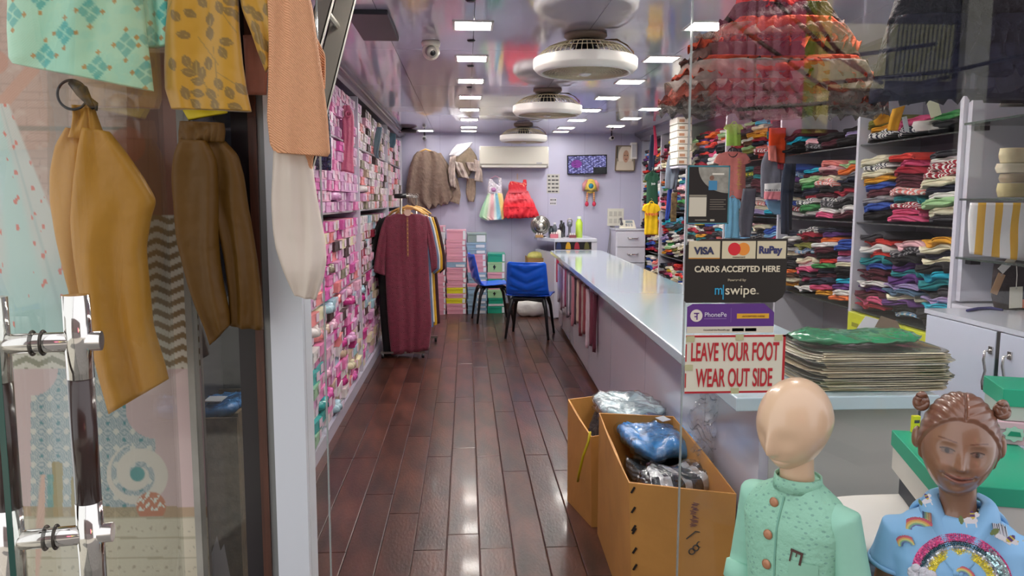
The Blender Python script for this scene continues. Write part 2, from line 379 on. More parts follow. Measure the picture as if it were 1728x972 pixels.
# ---------------------------------------------------------------- fans
def fan(x, y, label, s=1.0):
    t = thing('cabin_fan', label, 'fan', (x, y, H), group='white cabin fans on the ceiling')
    sh = M_offwhite; cg = mat('grille_cream', '#dccfae', .4)
    MB().lathe([(0, 0), (.115, 0), (.118, -.012), (.10, -.028), (.07, -.034), (0, -.034)], n=32).obj('ceiling_mount', mat('mount_beige', '#a08f80', .4), t, smooth=True)
    MB().lathe([(0, -.03), (.075, -.034), (.078, -.06), (0, -.06)], n=24).obj('neck', M_dark, t, smooth=True)
    # upper wire cage
    b = MB()
    for k in range(56):
        a = 2*PI*k/56; ca, sa = math.cos(a), math.sin(a)
        b.tube([(ca*r, sa*r, z) for r, z in [(.085, -.045), (.15, -.055), (.205, -.074), (.245, -.104), (.268, -.130)]], .0022, 4, caps=False)
    for r, z in [(.12, -.05), (.18, -.065), (.225, -.09)]: b.torus((0, 0, z), r, .0022, n=48, m=4)
    b.obj('upper_cage', cg, t, kind='stuff')
    MB().lathe([(0, -.055), (.05, -.06), (.07, -.08), (.07, -.12), (.05, -.14), (0, -.145)], n=24).obj('motor', M_dark, t, smooth=True)
    MB().lathe([(.250, -.127), (.276, -.130), (.281, -.132), (.284, -.136), (.2845, -.140), (.2845, -.178), (.284, -.182), (.281, -.187), (.264, -.204), (.258, -.208), (.245, -.211), (.237, -.210), (.235, -.204), (.237, -.197), (.262, -.190), (.272, -.178), (.272, -.142), (.25, -.135), (.250, -.127)], n=56).obj('ring', sh, t, smooth=True)
    # lower guard: fine concentric wires and spokes
    b = MB()
    for k in range(13): b.torus((0, 0, -.203-.006*math.cos(k/13*PI/2)), .03+k*.0168, .0016, n=56, m=4)
    for k in range(40):
        a = 2*PI*k/40; b.tube([(.03*math.cos(a), .03*math.sin(a), -.212), (.238*math.cos(a+.25), .238*math.sin(a+.25), -.201)], .0014, 4, caps=False)
    b.obj('lower_grille', cg, t, kind='stuff')
    MB().lathe([(0, -.222), (.02, -.222), (.034, -.214), (.034, -.206), (0, -.206)], n=20).obj('hub_cap', sh, t, smooth=True)
    for k in range(3):
        a = 2*PI*k/3; vs = []
        for i in range(7):
            r = .06+.16*i/6
            for w, z in ((-.35, -.185), (.35, -.155)): vs.append((r*math.cos(a+w), r*math.sin(a+w), z))
        MB().add(vs, [(2*i, 2*i+1, 2*i+3, 2*i+2) for i in range(6)]).obj('blade', mat('blade_grey', '#8f8c86', .4), t)
    b = MB()
    for q in range(3): b.tube([(.1, -.02, -.03), (.17, -.03+.004*q, -.035+.003*q), (.225, -.03+.006*q, -.06), (.262, -.02, -.10+.004*q), (.27, .0, -.125)], .0028, 6)
    b.obj('wires', mat('wire_brown', '#6b4a2c', .5), t, smooth=True)
    return t
fan(.655, 4.30, 'large white ceiling fan nearest the street, wires over its cage')
fan(.67, 6.42, 'middle of three white ceiling fans in the row')
fan(.69, 9.35, 'farthest white ceiling fan, just before the air conditioner')

# ---------------------------------------------------------------- cctv dome
p = P(727, 70, 2, H)
t = thing('security_camera', 'white ball security camera hanging from the ceiling', 'camera', (p.x, p.y, H))
MB().lathe([(0, 0), (.05, 0), (.055, -.01), (.05, -.03), (0, -.03)], n=28).obj('base', M_cream, t, smooth=True)
MB().ball((0, 0, -.055), .05, n=24, m=16).obj('ball_housing', M_cream, t, smooth=True)
b = MB(); b.tube([(.0, -.03, -.058), (.012, -.056, -.075)], [.034, .028], 20); b.obj('lens_ring', mat('lens_ring', '#a8a49c', .3), t, smooth=True)
b = MB(); b.tube([(.012, -.054, -.0735), (.0135, -.06, -.077)], [.018, .014], 16); b.obj('lens', M_dark, t, smooth=True)
for k, (px, py, lab) in enumerate([(716, 233, 'small grey camera on the back wall above the brown net dress'), (1033, 233, 'small white camera hanging above the framed portrait')]):
    p = P(px, py, 1, 10.45)
    t = thing('wall_camera', lab, 'camera', (p.x, 10.45, p.z))
    MB().tube([(0, .1, .0), (0, -.02, 0)], .028, 14).obj('housing', mat('cam_grey', '#88878c', .3) if k == 0 else M_offwhite, t, smooth=True)
    MB().tube([(0, -.018, 0), (0, -.03, 0)], .018, 14).obj('lens', M_dark, t, smooth=True)
    MB().tube([(0, .05, .02), (0, .05, .1), (0, .15, .1)], .01, 8).obj('bracket', M_dark, t)
p = P(694, 229, 2, H-.02)
tag(MB().lathe([(0, .015), (.06, .02), (.14, .0), (.12, -.03), (0, -.035)], n=28).obj('ceiling_dome', M_dark, smooth=True, loc=(p.x, 10.0, H-.02)), 'black oval dome on the ceiling in the far left corner', 'ceiling fitting')

# ---------------------------------------------------------------- counter
t = thing('sales_counter', 'long white sales counter running from the glass front to the back desk', 'counter', (0, 0, 0))
CX = lambda y: .832+(y-2.83)*.027     # left edge of the top
ya, yb = 2.24, 9.15
top = [(CX(ya), ya), (CX(ya)+.64, ya), (CX(yb)+.62, yb), (CX(yb), yb)]
MB().slab(top, .862, .905).obj('worktop', mat('counter_top', '#cfe2ec', .12, coat=.7, spec=.6), t, bevel=.004)
MF = mat('counter_front', '#c6c2cf', .16, coat=.5, var=.02, vscale=2)
bd = [(CX(ya)+.1, ya+.06), (CX(ya)+.61, ya+.06), (CX(yb)+.57, yb-.04), (CX(yb)+.1, yb-.04)]
MB().slab(bd, .05, .8615).obj('body', MF, t)
kk = [(CX(ya)+.125, ya+.09), (CX(ya)+.58, ya+.09), (CX(yb)+.54, yb-.07), (CX(yb)+.125, yb-.07)]
MB().slab(kk, 0, .0495).obj('plinth', mat('plinth_brown', '#3b2a26', .4), t)
for k in range(6):
    y = 2.9+1.15*k; x = CX(y)+.098
    MB().slab([(x, y), (x+.004, y), (x+.004, y+.004), (x, y+.004)], .05, .86).obj('panel_joint', mat('joint_grey', '#8c8894', .5), t)
# end panel set on the front end
MB().box(CX(ya)+.13, CX(ya)+.60, ya+.052, ya+.0595, .06, .85).obj('end_panel', mat('end_panel', '#bdbbb6', .3), t)
# row of coloured strips standing in for the pattern on the counter front
cols = ['#b9b3c4', '#8c8792', '#8a6a78', '#c9b8c4', '#a8486a', '#7f7a86', '#d8d4dc', '#6d6a78', '#b87a86', '#4a3a44', '#c9b7a4', '#7a3544', '#a3948c', '#8e4048', '#c4b5bd', '#6f3444', '#5a2233']
cn = ['lilac grey', 'grey', 'dusty mauve', 'pale pink', 'rose pink', 'slate grey', 'white', 'dark grey', 'salmon pink', 'near-black', 'beige', 'dark red', 'taupe', 'brick red', 'pale mauve', 'wine red', 'deep maroon']
for k in range(17):
    y = 8.75-k*.182; x = CX(y)+.094
    h0, h1 = .78, .34+.05*math.sin(k*2.1)-(.05 if k == 16 else 0)
    def pos(U, V, y=y, x=x, h0=h0, h1=h1, k=k):
        s = U*2-1; w = (.055+.012*np.sin(V*3+k))*np.where(V > .9, np.sqrt(np.clip(1-((V-.9)/.1)**2*.9, 0, 1)), 1)
        return x-.018-.012*np.cos(s*PI*.5)-.006*np.sin(6*s+5*V+k), y+s*w, h0+(h1-h0)*V
    ob = grid(9, 14, pos).obj('coloured_strip', cloth(cols[k], .5), smooth=True)
    sm = ob.modifiers.new('thick', 'SOLIDIFY'); sm.thickness = .008
    tag(ob, f'{cn[k]} strip on the counter front, {["nearest","second","third","fourth","fifth","sixth","seventh","eighth","ninth","tenth","eleventh","twelfth","thirteenth","fourteenth","fifteenth","sixteenth","farthest"][16-k]} from the street', 'scarf', 'coloured strips on the counter front')

# ---------------------------------------------------------------- left rack
t = thing('wall_rack', 'tall white shelving rack along the left wall filled with pink cartons', 'shelving', (0, 0, 0))
posts = [4.02, 6.33, 8.65, 10.5]
for y in posts: MB().box(LX-.38, LX+.012, y-.016, y+.016, 0, H-.08).obj('upright', M_white, t)
MB().box(LX-.40, LX-.385, 4.0, 10.5, .0, H-.08).obj('back_panel', M_white, t)
levels = [.10, .88, 1.42, 1.93]
for a, c in zip(posts[:-1], posts[1:]):
    for z in levels: MB().box(LX-.38, LX-.01, a+.017, c-.017, z-.012, z).obj('shelf', mat('rack_shelf', '#a7a3ad', .3), t)
MB().box(LX-.02, LX+.016, 4.03, 10.48, .0, .088).obj('plinth', mat('rack_plinth', '#b9b6c6', .3), t)

pal = [('magenta pink', '#d95fae'), ('bubblegum pink', '#ee8cc4'), ('pale pink', '#f0b9d2'), ('hot pink', '#c93a8c'), ('lilac pink', '#d9a3cf'), ('white', '#e8e2e2'), ('cream', '#ebe3bf'), ('teal', '#2ba7a6'), ('mint green', '#9cc7a4'), ('dark brown', '#4b3c3a'), ('sky blue', '#a9cfdc'), ('coral pink', '#ee8f90'), ('beige', '#c9b39b'), ('olive grey', '#8b8672'), ('crimson', '#9c2340')]
M_lab = mat('carton_label', '#e0cadb', .4); M_labd = mat('carton_print', '#8a3a6c', .4)
carton_m = [mat('carton_'+n.replace(' ', '_'), h, .45, coat=.15, rnd=.06) for n, h in pal]
BW, BH, BD = .212, .066, .33
bodies = MB().box(-BD, 0, -BW/2, BW/2, 0, BH-.018).mesh('body', carton_m[0])
lids = MB().box(-BD, .004, -BW/2-.003, BW/2+.003, BH-.024, BH).mesh('lid', carton_m[0])
labs = MB().box(.0042, .0052, BW*.12, BW*.46, .012, BH-.004).mesh('label', M_lab)
# soft packet variant
def pk(U, V):
    a = U*2*PI; s = np.sign(np.cos(a))*np.abs(np.cos(a))**.35; r = np.sign(np.sin(a))*np.abs(np.sin(a))**.45
    w = np.clip(1-(2*V-1)**8, 0, 1)**.35
    return -BD/2+.165*s*w+.01*np.sin(V*14+a*2), (V-.5)*BW*1.02, BH*.5+BH*.47*r*w+.005*np.sin(9*V)
packs = grid(16, 12, pk, close_u=True).mesh('packet', carton_m[0], smooth=True)
M_pack = [mat('packet_'+n.replace(' ', '_'), h, .18, coat=.6, bump=.8, bscale=22, rnd=.06) for n, h in pal]
rl = random.Random(11)
def pickcol(y, z):
    bay = 0 if y < 6.33 else (1 if y < 8.65 else 2)
    if y < 4.75 and z < .62: return rl.choice([7, 7, 8, 5, 1, 4, 7])
    if bay == 0:
        if z > 1.42: return rl.choice([4, 4, 1, 2, 0, 4, 4, 2])
        if z > .88: return rl.choice([0, 1, 0, 2, 9, 6, 4, 0, 11, 13, 1])
        return rl.choice([0, 1, 2, 5, 6, 4, 9, 3, 5, 11, 12, 10])
    if z > 1.42: return rl.choice([4, 5, 5, 12, 13, 9, 2, 5, 11])
    if z > .88: return rl.choice([5, 2, 10, 13, 9, 5, 0, 12, 14, 5])
    return rl.choice([5, 6, 2, 0, 9, 12, 4, 10, 3])
slots = []
for a, c, bay in zip(posts[:-1], posts[1:], ('nearest', 'middle', 'farthest')):
    n = int((c-a-.04)/(BW+.012))
    for i in range(n):
        y = a+.03+(i+.5)*(c-a-.06)/n
        for li, z in enumerate(levels):
            ztop = (levels+[H-.10])[li+1]-.02; k = 0; zz = z+.001
            while zz+BH < ztop:
                slots.append((y, zz, bay, i, li, k)); zz += BH+.003; k += 1
def size(s):
    x, y = proj((LX, s[0], s[1]+.03))
    vis = x > 512 and y > 0 and not (x < 548 and y < 500)
    return (1 if vis else -1)/s[0]
slots.sort(key=size, reverse=True)
ln = ['lowest shelf', 'second shelf', 'third shelf', 'top shelf']
oth = ['bottom', 'second from bottom', 'third from bottom', 'fourth from bottom', 'fifth from bottom', 'sixth from bottom', 'seventh from bottom', 'eighth from bottom', 'ninth from bottom', 'tenth from bottom', 'eleventh from bottom', 'twelfth from bottom']
stuff = {}
stn = ['first', 'second', 'third', 'fourth', 'fifth', 'sixth', 'seventh', 'eighth', 'ninth', 'tenth', 'eleventh', 'twelfth']
for idx, s in enumerate(slots):
    y, z, bay, i, li, k = s; ci = pickcol(y, z); soft = rl.random() < (.13 if z < .88 else .04)
    dx = rl.uniform(-.03, .012) if not soft else rl.uniform(-.01, .03); rzz = rl.uniform(-.06, .06) if not soft else rl.uniform(-.14, .14)
    if size(s) < 0:
        if s[0] < 4.4 or True: stuff.setdefault(bay, []).append((y, z, ci, dx)); continue
    if idx < 290:
        lab = f'{pal[ci][0]} {"packet" if soft else "carton"}, {oth[k]}, {stn[i]} stack from the doorway, {ln[li]}, left rack'
        if bay != 'nearest': lab = f'{pal[ci][0]} {"packet" if soft else "carton"}, {oth[k]}, {stn[i]} stack of {bay} bay, {ln[li]}, left rack'
        if soft:
            o = link('packet', packs, None, (LX+.01+dx, y, z), (0, 0, rzz), M_pack[ci], (1, .96, 1)); tag(o, lab, 'packet', 'packets on the left rack')
            link('label', labs, o, (.008, -.02, 0), (0, 0, 0))
        else:
            o = link('carton', bodies, None, (LX+dx, y, z), (0, 0, rzz), carton_m[ci], (1, .965, 1)); tag(o, lab, 'carton', 'cartons on the left rack')
            link('lid', lids, o, m=carton_m[ci]); link('label', labs, o)
    else: stuff.setdefault(bay, []).append((y, z, ci, dx))
for bay, L in stuff.items():
    b = MB(); fm = []
    for y, z, ci, dx in L:
        n0 = len(b.f); b.box(LX-BD+dx, LX+dx, y-BW/2+.002, y+BW/2-.002, z, z+BH-.022).box(LX-BD+dx, LX+.004+dx, y-BW/2-.001, y+BW/2+.001, z+BH-.02, z+BH); fm += [ci]*(len(b.f)-n0)
        n0 = len(b.f); b.box(LX+.0042+dx, LX+.0055+dx, y+BW*.1, y+BW*.42, z+.012, z+BH-.004); fm += [15]*(len(b.f)-n0)
    o = b.obj('cartons_beyond', carton_m[0]); o.data.materials.clear()
    for m in carton_m+[M_lab]: o.data.materials.append(m)
    o.data.polygons.foreach_set('material_index', fm); o['kind'] = 'stuff'
    tag(o, f'rest of the small pink and white cartons in the {bay} bay of the left rack', 'cartons')
# ================================================================ RIGHT SHELVES
divs = [3.67, 4.66, 5.84, 7.1, 8.38, 9.5, 10.54]
t = thing('wall_cabinet', 'white floor-to-ceiling open shelving along the right wall filled with folded clothes', 'shelving', (0, 0, 0))
for k, y in enumerate(divs):
    MB().box(RX, RX+.40, y-.014, y+.014, 0, H-.1).obj('upright', M_white, t)
MB().box(RX+.39, RX+.405, 2.3, 10.55, 0, H-.1).obj('back_panel', mat('cab_back', '#9c9aa6', .4), t)
rlev = [.03, .83, 1.37, 1.84]
for a, c in zip(divs[:-1], divs[1:]):
    for z in rlev: MB().box(RX+.01, RX+.385, a+.015, c-.015, z-.008, z).obj('shelf', mat('glass_shelf', '#3d423f', .15, coat=.5), t)
# folded garments
def fold_mesh(v, kind):
    rr = random.Random(v*7+kind); ph = rr.uniform(0, 6); T = .045
    prof = [(.0, .0), (-.018, .004), (-.026, .0115), (-.02, .019), (-.008, .0225), (-.02, .026), (-.029, .034), (-.02, .042), (0, .0455), (.15, .047), (.29, .042), (.29, .004), (.15, .0)]
    n = len(prof); ns = 15; vs = []; fs = []
    for i in range(ns):
        u = i/(ns-1); y = (u-.5)*.285; e = min(1, math.sin(PI*min(max(u, .02), .98))**.35)
        bend = {0: .024*math.sin(PI*u), 1: -.034*u*u+.012, 2: .020*math.sin(2*PI*u)}[kind]
        for x, z in prof:
            fx = .012*math.sin(7*u+ph)+.006*math.sin(17*u+2*ph) if x < .01 else 0
            vs.append((x*(e if x < 0 else 1)+fx*1.5, y, (z-.022)*e+.022+bend+.0065*math.sin(11*u+ph+z*120)))
    for i in range(ns-1):
        for j in range(n): a = i*n+j; b = i*n+(j+1) % n; fs.append((a, b, b+n, a+n))
    fs += [tuple(range(n-1, -1, -1)), tuple(range((ns-1)*n, ns*n))]
    return MB().add(vs, fs).mesh('folded_garment', cloth('#888888'), smooth=True)
FM = [[fold_mesh(v, k) for v in range(4)] for k in range(3)]
cp = [('white', '#e4e2df'), ('cream', '#e3dcc0'), ('navy blue', '#1d2238'), ('black', '#17161a'), ('crimson', '#a31d33'), ('scarlet', '#d63a30'), ('maroon', '#571b2b'), ('mustard yellow', '#d99a20'), ('lemon yellow', '#e6d23a'), ('sky blue', '#7fb2d9'), ('royal blue', '#2b4fa6'), ('teal', '#1e7f86'), ('leaf green', '#3f8f4e'), ('pale green', '#a8cf9a'), ('salmon pink', '#e58a82'), ('rose pink', '#d3537f'), ('pale pink', '#ecb9c0'), ('charcoal', '#3b3a40'), ('grey', '#8e8c90'), ('denim blue', '#54718c'), ('lavender', '#a796c4'), ('brown', '#6d4a34'), ('orange', '#e2702c'), ('olive', '#7b7a33'), ('turquoise', '#1fb0cc'), ('purple', '#5b2f77')]
cmat = [cloth(h, .8, .4, 60) for n, h in cp]
cm2 = {i: mat('striped_'+cp[i][0].replace(' ', '_'), cp[i][1], .8, bump=.3, stripes=(cp[j][1], 1, 38, .6)) for i, j in [(0, 2), (4, 0), (2, 0), (9, 0), (14, 0), (8, 12), (17, 18)]}
posn = ['bottom', 'second', 'third', 'fourth', 'fifth', 'sixth', 'seventh', 'eighth', 'ninth', 'tenth', 'eleventh', 'twelfth', 'thirteenth', 'fourteenth']
bayn = ['first bay', 'second bay', 'third bay', 'fourth bay', 'fifth bay', 'farthest bay']
rc = random.Random(5); cnt = 0; restR = {}
near_red = {('a'): 0}
for bi, (a, c) in enumerate(zip(divs[:-1], divs[1:])):
    n = max(3, round((c-a-.06)/.3)); w = (c-a-.05)/n
    for li, z in enumerate(rlev):
        if li == 0 and bi != 4 and bi != 5: continue
        ztop = (rlev+[H-.12])[li+1]
        for i in range(n):
            y = c-.025-(i+.5)*w     # left in the photo first
            kind = rc.randrange(3); zz = z+{0: .004, 1: .024, 2: .022}[kind]; k = 0
            if bi == 0 and li == 1: pass
            hmax = ztop-.025-rc.uniform(0, .05) if li < 3 else z+rc.uniform(.1, .2)
            if bi >= 2 and li == 3: hmax = H-.2
            stackcol = rc.randrange(len(cp))
            while zz+.045 < hmax:
                ci = rc.randrange(len(cp)) if rc.random() < .62 else rc.choice([0, 0, 1, 2, 3, 3, 6, 17, 4, stackcol])
                if bi == 0 and li == 2 and k > 6 and rc.random() < .4: ci = rc.choice([4, 5, 0, 19])
                th = rc.uniform(.62, 1.0); dx = rc.uniform(-.03, .03); rz = rc.uniform(-.05, .05)
                if cnt < 285 and bi <= 3:
                    mm = cm2[ci] if ci in cm2 and rc.random() < .35 else cmat[ci]
                    st = 'striped ' if mm is not cmat[ci] else ''
                    o = link('folded_garment', FM[kind][rc.randrange(4)], None, (RX+.045+dx, y, zz), (0, 0, rz), mm, (1, w/.3, th))
                    tag(o, f'{st}{cp[ci][0]} folded garment, {posn[k]} up, {["leftmost","second","third","fourth","fifth"][i]} pile, {["floor","lower","middle","top"][li]} shelf, {bayn[bi]}', 'folded clothes', 'folded garments on the right shelves'); cnt += 1
                else: restR.setdefault(bi, []).append((y, zz, dx, th, kind, ci, w/.3))
                zz += .0435*th+.0012; k += 1
for bi, L in restR.items():
    b = MB(); fm = []
    for y, zz, dx, th, kind, ci, sy in L:
        me = FM[kind][0]; n0 = len(b.f)
        b.add([(RX+.045+dx+v.co.x, y+v.co.y*sy, zz+v.co.z*th) for v in me.vertices], [tuple(p.vertices) for p in me.polygons]); fm += [ci]*(len(b.f)-n0)
    o = b.obj('folded_clothes', cmat[0], smooth=True); o.data.materials.clear()
    for m in cmat: o.data.materials.append(m)
    o.data.polygons.foreach_set('material_index', fm); o['kind'] = 'stuff'
    tag(o, f'piles of many coloured folded clothes in the {bayn[bi]} of the right shelving', 'folded clothes')
# yellow cartons under the piles of the nearest bay
ylab = ['left', 'middle', 'right']
for k in range(3):
    a, c = divs[0]+.02, divs[1]-.02; w = (c-a)/3; y = c-(k+.5)*w
    o = MB().box(0, .33, -w/2+.003, w/2-.003, 0, .135).obj('flat_carton', mat('carton_yellow', '#d9e02a', .35, coat=.3, var=.03), loc=(RX-.02, y, .68), bevel=.003)
    tag(o, f'bright yellow carton under the folded clothes, {ylab[k]} of three, nearest bay', 'carton', 'yellow cartons')
    MB().box(-.0015, -.0005, -w*.42, -w*.28, .03, .11).obj('label', mat('grey_label', '#b9b9a8', .4), o)
    MB().box(-.0012, -.0004, .02, .10, .05, .075).obj('print', mat('yellow_print', '#9a9a20', .4), o)
    tag(MB().box(0, .33, -w/2+.003, w/2-.003, 0, .1).obj('flat_carton', mat('carton_dark', '#34332c', .5), loc=(RX-.01, y, .565)), f'dark flat carton under the yellow one, {ylab[k]} of three, nearest bay', 'carton', 'dark cartons')
MB().box(RX, RX+.385, divs[0]+.015, divs[1]-.015, .55, .562).obj('shelf', mat('glass_shelf'), t)

# ---------------------------------------------------------------- near display cabinet with doors
t = thing('base_cabinet', 'white low cabinet with chrome bow handles beside the folded clothes', 'cabinet', (0, 0, 0))
X0 = 2.12
MB().box(X0+.02, RX+.38, 2.3, 3.40, .08, .985).obj('body', M_white, t)
MB().box(X0, RX+.38, 2.28, 3.42, .985, 1.005).obj('worktop', mat('cab_top', '#cfd3e0', .2, coat=.4), t)
MB().box(X0+.05, RX+.38, 2.32, 3.38, 0, .08).obj('plinth', M_dark, t)
for k, (y0, y1) in enumerate([(2.93, 3.40), (2.42, 2.905)]):
    d = MB().box(0, .018, 0, y1-y0, 0, .88).obj('door', mat('door_white', '#cfd6e8', .25, coat=.2), t, loc=(X0, y0, .1), bevel=.002)
    hp = P(1673, 590, 0, X0) if k == 0 else P(1722, 600, 0, X0); yy = hp.y-y0 if k == 0 else .42
    b = MB(); b.tube([(0, yy, .80), (-.028, yy, .795), (-.03, yy, .76), (-.02, yy, .715), (-.03, yy, .67), (-.026, yy, .64), (0, yy, .635)], .0055, 8); b.obj('handle', M_chrome, d, smooth=True)
    b = MB().box(-.006, 0, yy-.011, yy+.011, .785, .815); b.obj('handle_plate', M_chrome, d)
dark = MB().box(X0+.004, X0+.02, 2.905, 2.93, .1, .98).obj('door_gap', M_dark, t)
# glass shelves over it
t = thing('display_shelf', 'upper display bay with glass shelves above the low white cabinet', 'shelving', (0, 0, 0))
MB().box(RX+.02, RX+.38, 3.62, 3.652, 1.01, H-.1).obj('side_panel', M_white, t)
MB().box(RX+.37, RX+.385, 2.3, 3.62, 1.01, H-.1).obj('back_panel', mat('disp_back', '#a3a2a8', .4), t)
MB().box(RX-.02, RX+.37, 3.42, 3.62, .0, 1.0).obj('end_panel', M_white, t)
Gs = mat('shelf_green_glass', '#4d5a55', .08, alpha=.8)
ZSH = P(1700, 334, 1, 3.3).z
for z in (1.22, ZSH-.012, 1.86): MB().box(RX-.02, RX+.36, 2.35, 3.615, z, z+.010).obj('glass_shelf', Gs, t)
for z in (1.22, 1.86): MB().cbox(RX+.06, 3.60, z-.015, .05, .04, .022).obj('bracket', M_dark, t)

def drape(name, pts_px, Y, colhex, label, cat, thick=.03, folds=3, amp=.006, m=None, group=None, seed=0, nu=28, nv=18, parent=None, colf=None, **k):
    o = garment(name, pts_px, Y, m or cloth(colhex), parent, thick, folds, amp, seed, nu, nv, colf, **k)
    if label: tag(o, label, cat, group)
    return o
YS = 2.75
ms = mat('yellow_stripe_cloth', '#e6e6e6', .35, coat=.5, bump=.4, bscale=20, stripes=('#e0b040', 0, 13, .55))
drape('striped_shirt', [(1637, 342, 1760, 342), (1633, 370, 1760, 370), (1634, 405, 1760, 405), (1636, 428, 1760, 445)], 3.22, '', 'yellow and white striped shirt in clear film above the tagged clothes', 'shirt', m=ms, folds=2)
for k, (x0, y0, x1, y1, c, l) in enumerate([(1690, 250, 1760, 275, '#cfc3a0', 'cream folded shirt, top of the pile above the striped shirt'), (1684, 276, 1760, 292, '#d7d0b8', 'pale beige folded shirt, second of the pile above the striped shirt'), (1690, 293, 1760, 308, '#a89a84', 'taupe folded shirt, third of the pile above the striped shirt'), (1686, 309, 1760, 333, '#c6b98c', 'khaki folded shirt, bottom of the pile above the striped shirt')]):
    drape('folded_shirt', [(x0, y0, x1, y0), (x0-3, (y0+y1)/2, x1, (y0+y1)/2), (x0, y1, x1, y1)], 3.34, c, l, 'shirt', thick=.06, folds=1, amp=.004)
o = drape('dark_jacket', [(1680, 440, 1760, 430), (1676, 470, 1760, 460), (1674, 500, 1760, 500), (1680, 521, 1760, 522)], P(1700, 521, 2, 1.006).y, '#22191c', 'dark brown garment with paper tags on top of the low cabinet', 'garment', thick=.06, folds=4, amp=.012, m=cloth('#2a1e20', .6, .8))
def swing_tag(px, py, w, h, rot, Y, colh, label, string=None):
    p = P(px, py, 1, Y); s = Y/FPX
    tt = thing('price_tag', label, 'tag', (p.x, Y, p.z)); tt.rotation_euler = (0, rot, 0)
    MB().cbox(0, 0, -h*s/2, w*s, .0015, h*s).obj('card', mat('tag_'+colh.strip('#'), colh, .5), tt, bevel=.0006)
    MB().torus((0, -.001, -.006), .003, .001, 'y', 14, 5).obj('eyelet', M_steel, tt)
    if string: MB().tube([(0, 0, -.004), (.002, 0, string*s*.5), (-.001, .002, string*s)], .0018, 6).obj('string', mat('string_white', '#dedad0', .7), tt)
swing_tag(1715, 484, 24, 38, -.05, P(1700, 521, 2, 1.006).y-.09, '#e3ddc9', 'cream hang tag on twisted white string by the dark garment', 42)
swing_tag(1711, 434, 14, 34, .75, P(1700, 521, 2, 1.006).y-.08, '#d9d6d0', 'white slanting hang tag above the cream tag')
swing_tag(1691, 462, 14, 38, .35, P(1700, 521, 2, 1.006).y-.08, '#b08b68', 'brown kraft hang tag left of the cream tag')
p = P(1655, 519, 1, 2.7)
b = MB(); b.tube([P(1632, 524, 2, 1.012), P(1650, 521, 2, 1.012), P(1672, 520, 2, 1.012), P(1692, 523, 2, 1.012)], [.006, .008, .008, .005], 8); tag(b.obj('blue_strap', cloth('#2c2a66'), smooth=True), 'dark blue strap lying on the low cabinet top', 'strap')
drape('orange_cloth', [(1722, 505, 1745, 505), (1714, 519, 1750, 519)], P(1720, 519, 2, 1.006).y-.06, '#e06a3c', 'orange cloth corner beside the cream hang tag', 'cloth', nu=16, nv=8)
tag(garment('dark_box', [(1690, 158, 1760, 155), (1688, 180, 1760, 180)], 3.3, mat('clear_box_dark', '#46433d', .15, coat=.8), None, .05, 2, .004, 3, 20, 8), 'dark glossy packed item on the upper glass shelf at right', 'packet')

# ---------------------------------------------------------------- garments hung in front of the right shelves
def tee(name, label, x0, y0, x1, y1, Y, colh, sleeve=.2, cat='t-shirt', pr=None, parts=True, skew=0, m=None, group=None):
    """short sleeved shirt between photo pixels (x0,y0)-(x1,y1)"""
    w = x1-x0; h = y1-y0; a = sleeve*w
    b0 = .10+sleeve*.25
    rows = [(x0+w*.32, y0, x1-w*.32, y0), (x0+w*.20, y0+h*.03, x1-w*.20, y0+h*.03), (x0+w*b0, y0+h*.09, x1-w*b0, y0+h*.09), (x0+w*b0, y0+h*.35, x1-w*b0, y0+h*.35), (x0+w*b0*.9, y0+h*.65, x1-w*b0*.9, y0+h*.65), (x0+w*b0*.8, y0+h, x1-w*b0*.8, y0+h)]
    rows = [(r[0]+skew*(r[1]-y0)/h, r[1], r[2]+skew*(r[3]-y0)/h, r[3]) for r in rows]
    sl_ = [[(x0+w*.12, y0+h*.035, x0+w*.32, y0+h*.04), (x0+w*.02, y0+h*.13, x0+w*.28, y0+h*.20), (x0-w*.03, y0+h*.22, x0+w*.20, y0+h*.29)],
           [(x1-w*.32, y0+h*.04, x1-w*.12, y0+h*.035), (x1-w*.28, y0+h*.20, x1-w*.02, y0+h*.13), (x1-w*.20, y0+h*.29, x1+w*.03, y0+h*.22)]]
    c0 = P((x0+x1)/2, y0, 1, Y)
    tt = thing(name, label, cat, tuple(c0), group=group)
    garment('shirt_body', rows, Y, m or cloth(colh), tt, .03, 3, .006, int(x0), 40, 40, root=tt, smoothrows=False)
    for q in sl_: garment('sleeve', q, Y-.004, m or cloth(colh), tt, .022, 1, .003, int(x1), 20, 10, root=tt)
    p = P((x0+x1)/2, y0+h*.012, 1, Y-.02)
    MB().torus((0, -.012, (p.z-c0.z)), w*.13*Y/FPX, .005, 'y', 18, 6).obj('collar', cloth('#2a2a2e') if pr == 'dark' else (m or cloth(colh)), tt, smooth=True)
    b = MB(); b.tube([(0, 0, -.01), (0, 0, .03), (.012, 0, .045), (.0, 0, .058), (-.01, 0, .048)], .002, 6); b.obj('hanger_hook', M_steel, tt, smooth=True)
    return tt, c0
tt, c0 = tee('yellow_tshirt', 'bright yellow t-shirt with pink lettering hanging on the right shelves', 1084, 343, 1114, 396, 8.9, '#f2c511', .13)
scribble('lettering', .15, .045, 5, mat('print_red', '#e0604a', .6), tt, (-.075, -.05, -.15), r=.005, seed=1)
tt, c0 = tee('green_tshirt', 'dark green t-shirt hanging above the bright yellow one', 1088, 291, 1113, 345, 9.0, '#1c4a36', .12)
scribble('lettering', .05, .03, 2, mat('print_white', '#dddddd', .6), tt, (-.02, -.05, -.15), r=.003, seed=2)
drape('navy_trousers', [(1098, 228, 1108, 226), (1095, 255, 1107, 255), (1094, 288, 1103, 289)], 9.2, '#1b2440', 'narrow navy trousers hanging at the far end of right shelves', 'trousers')
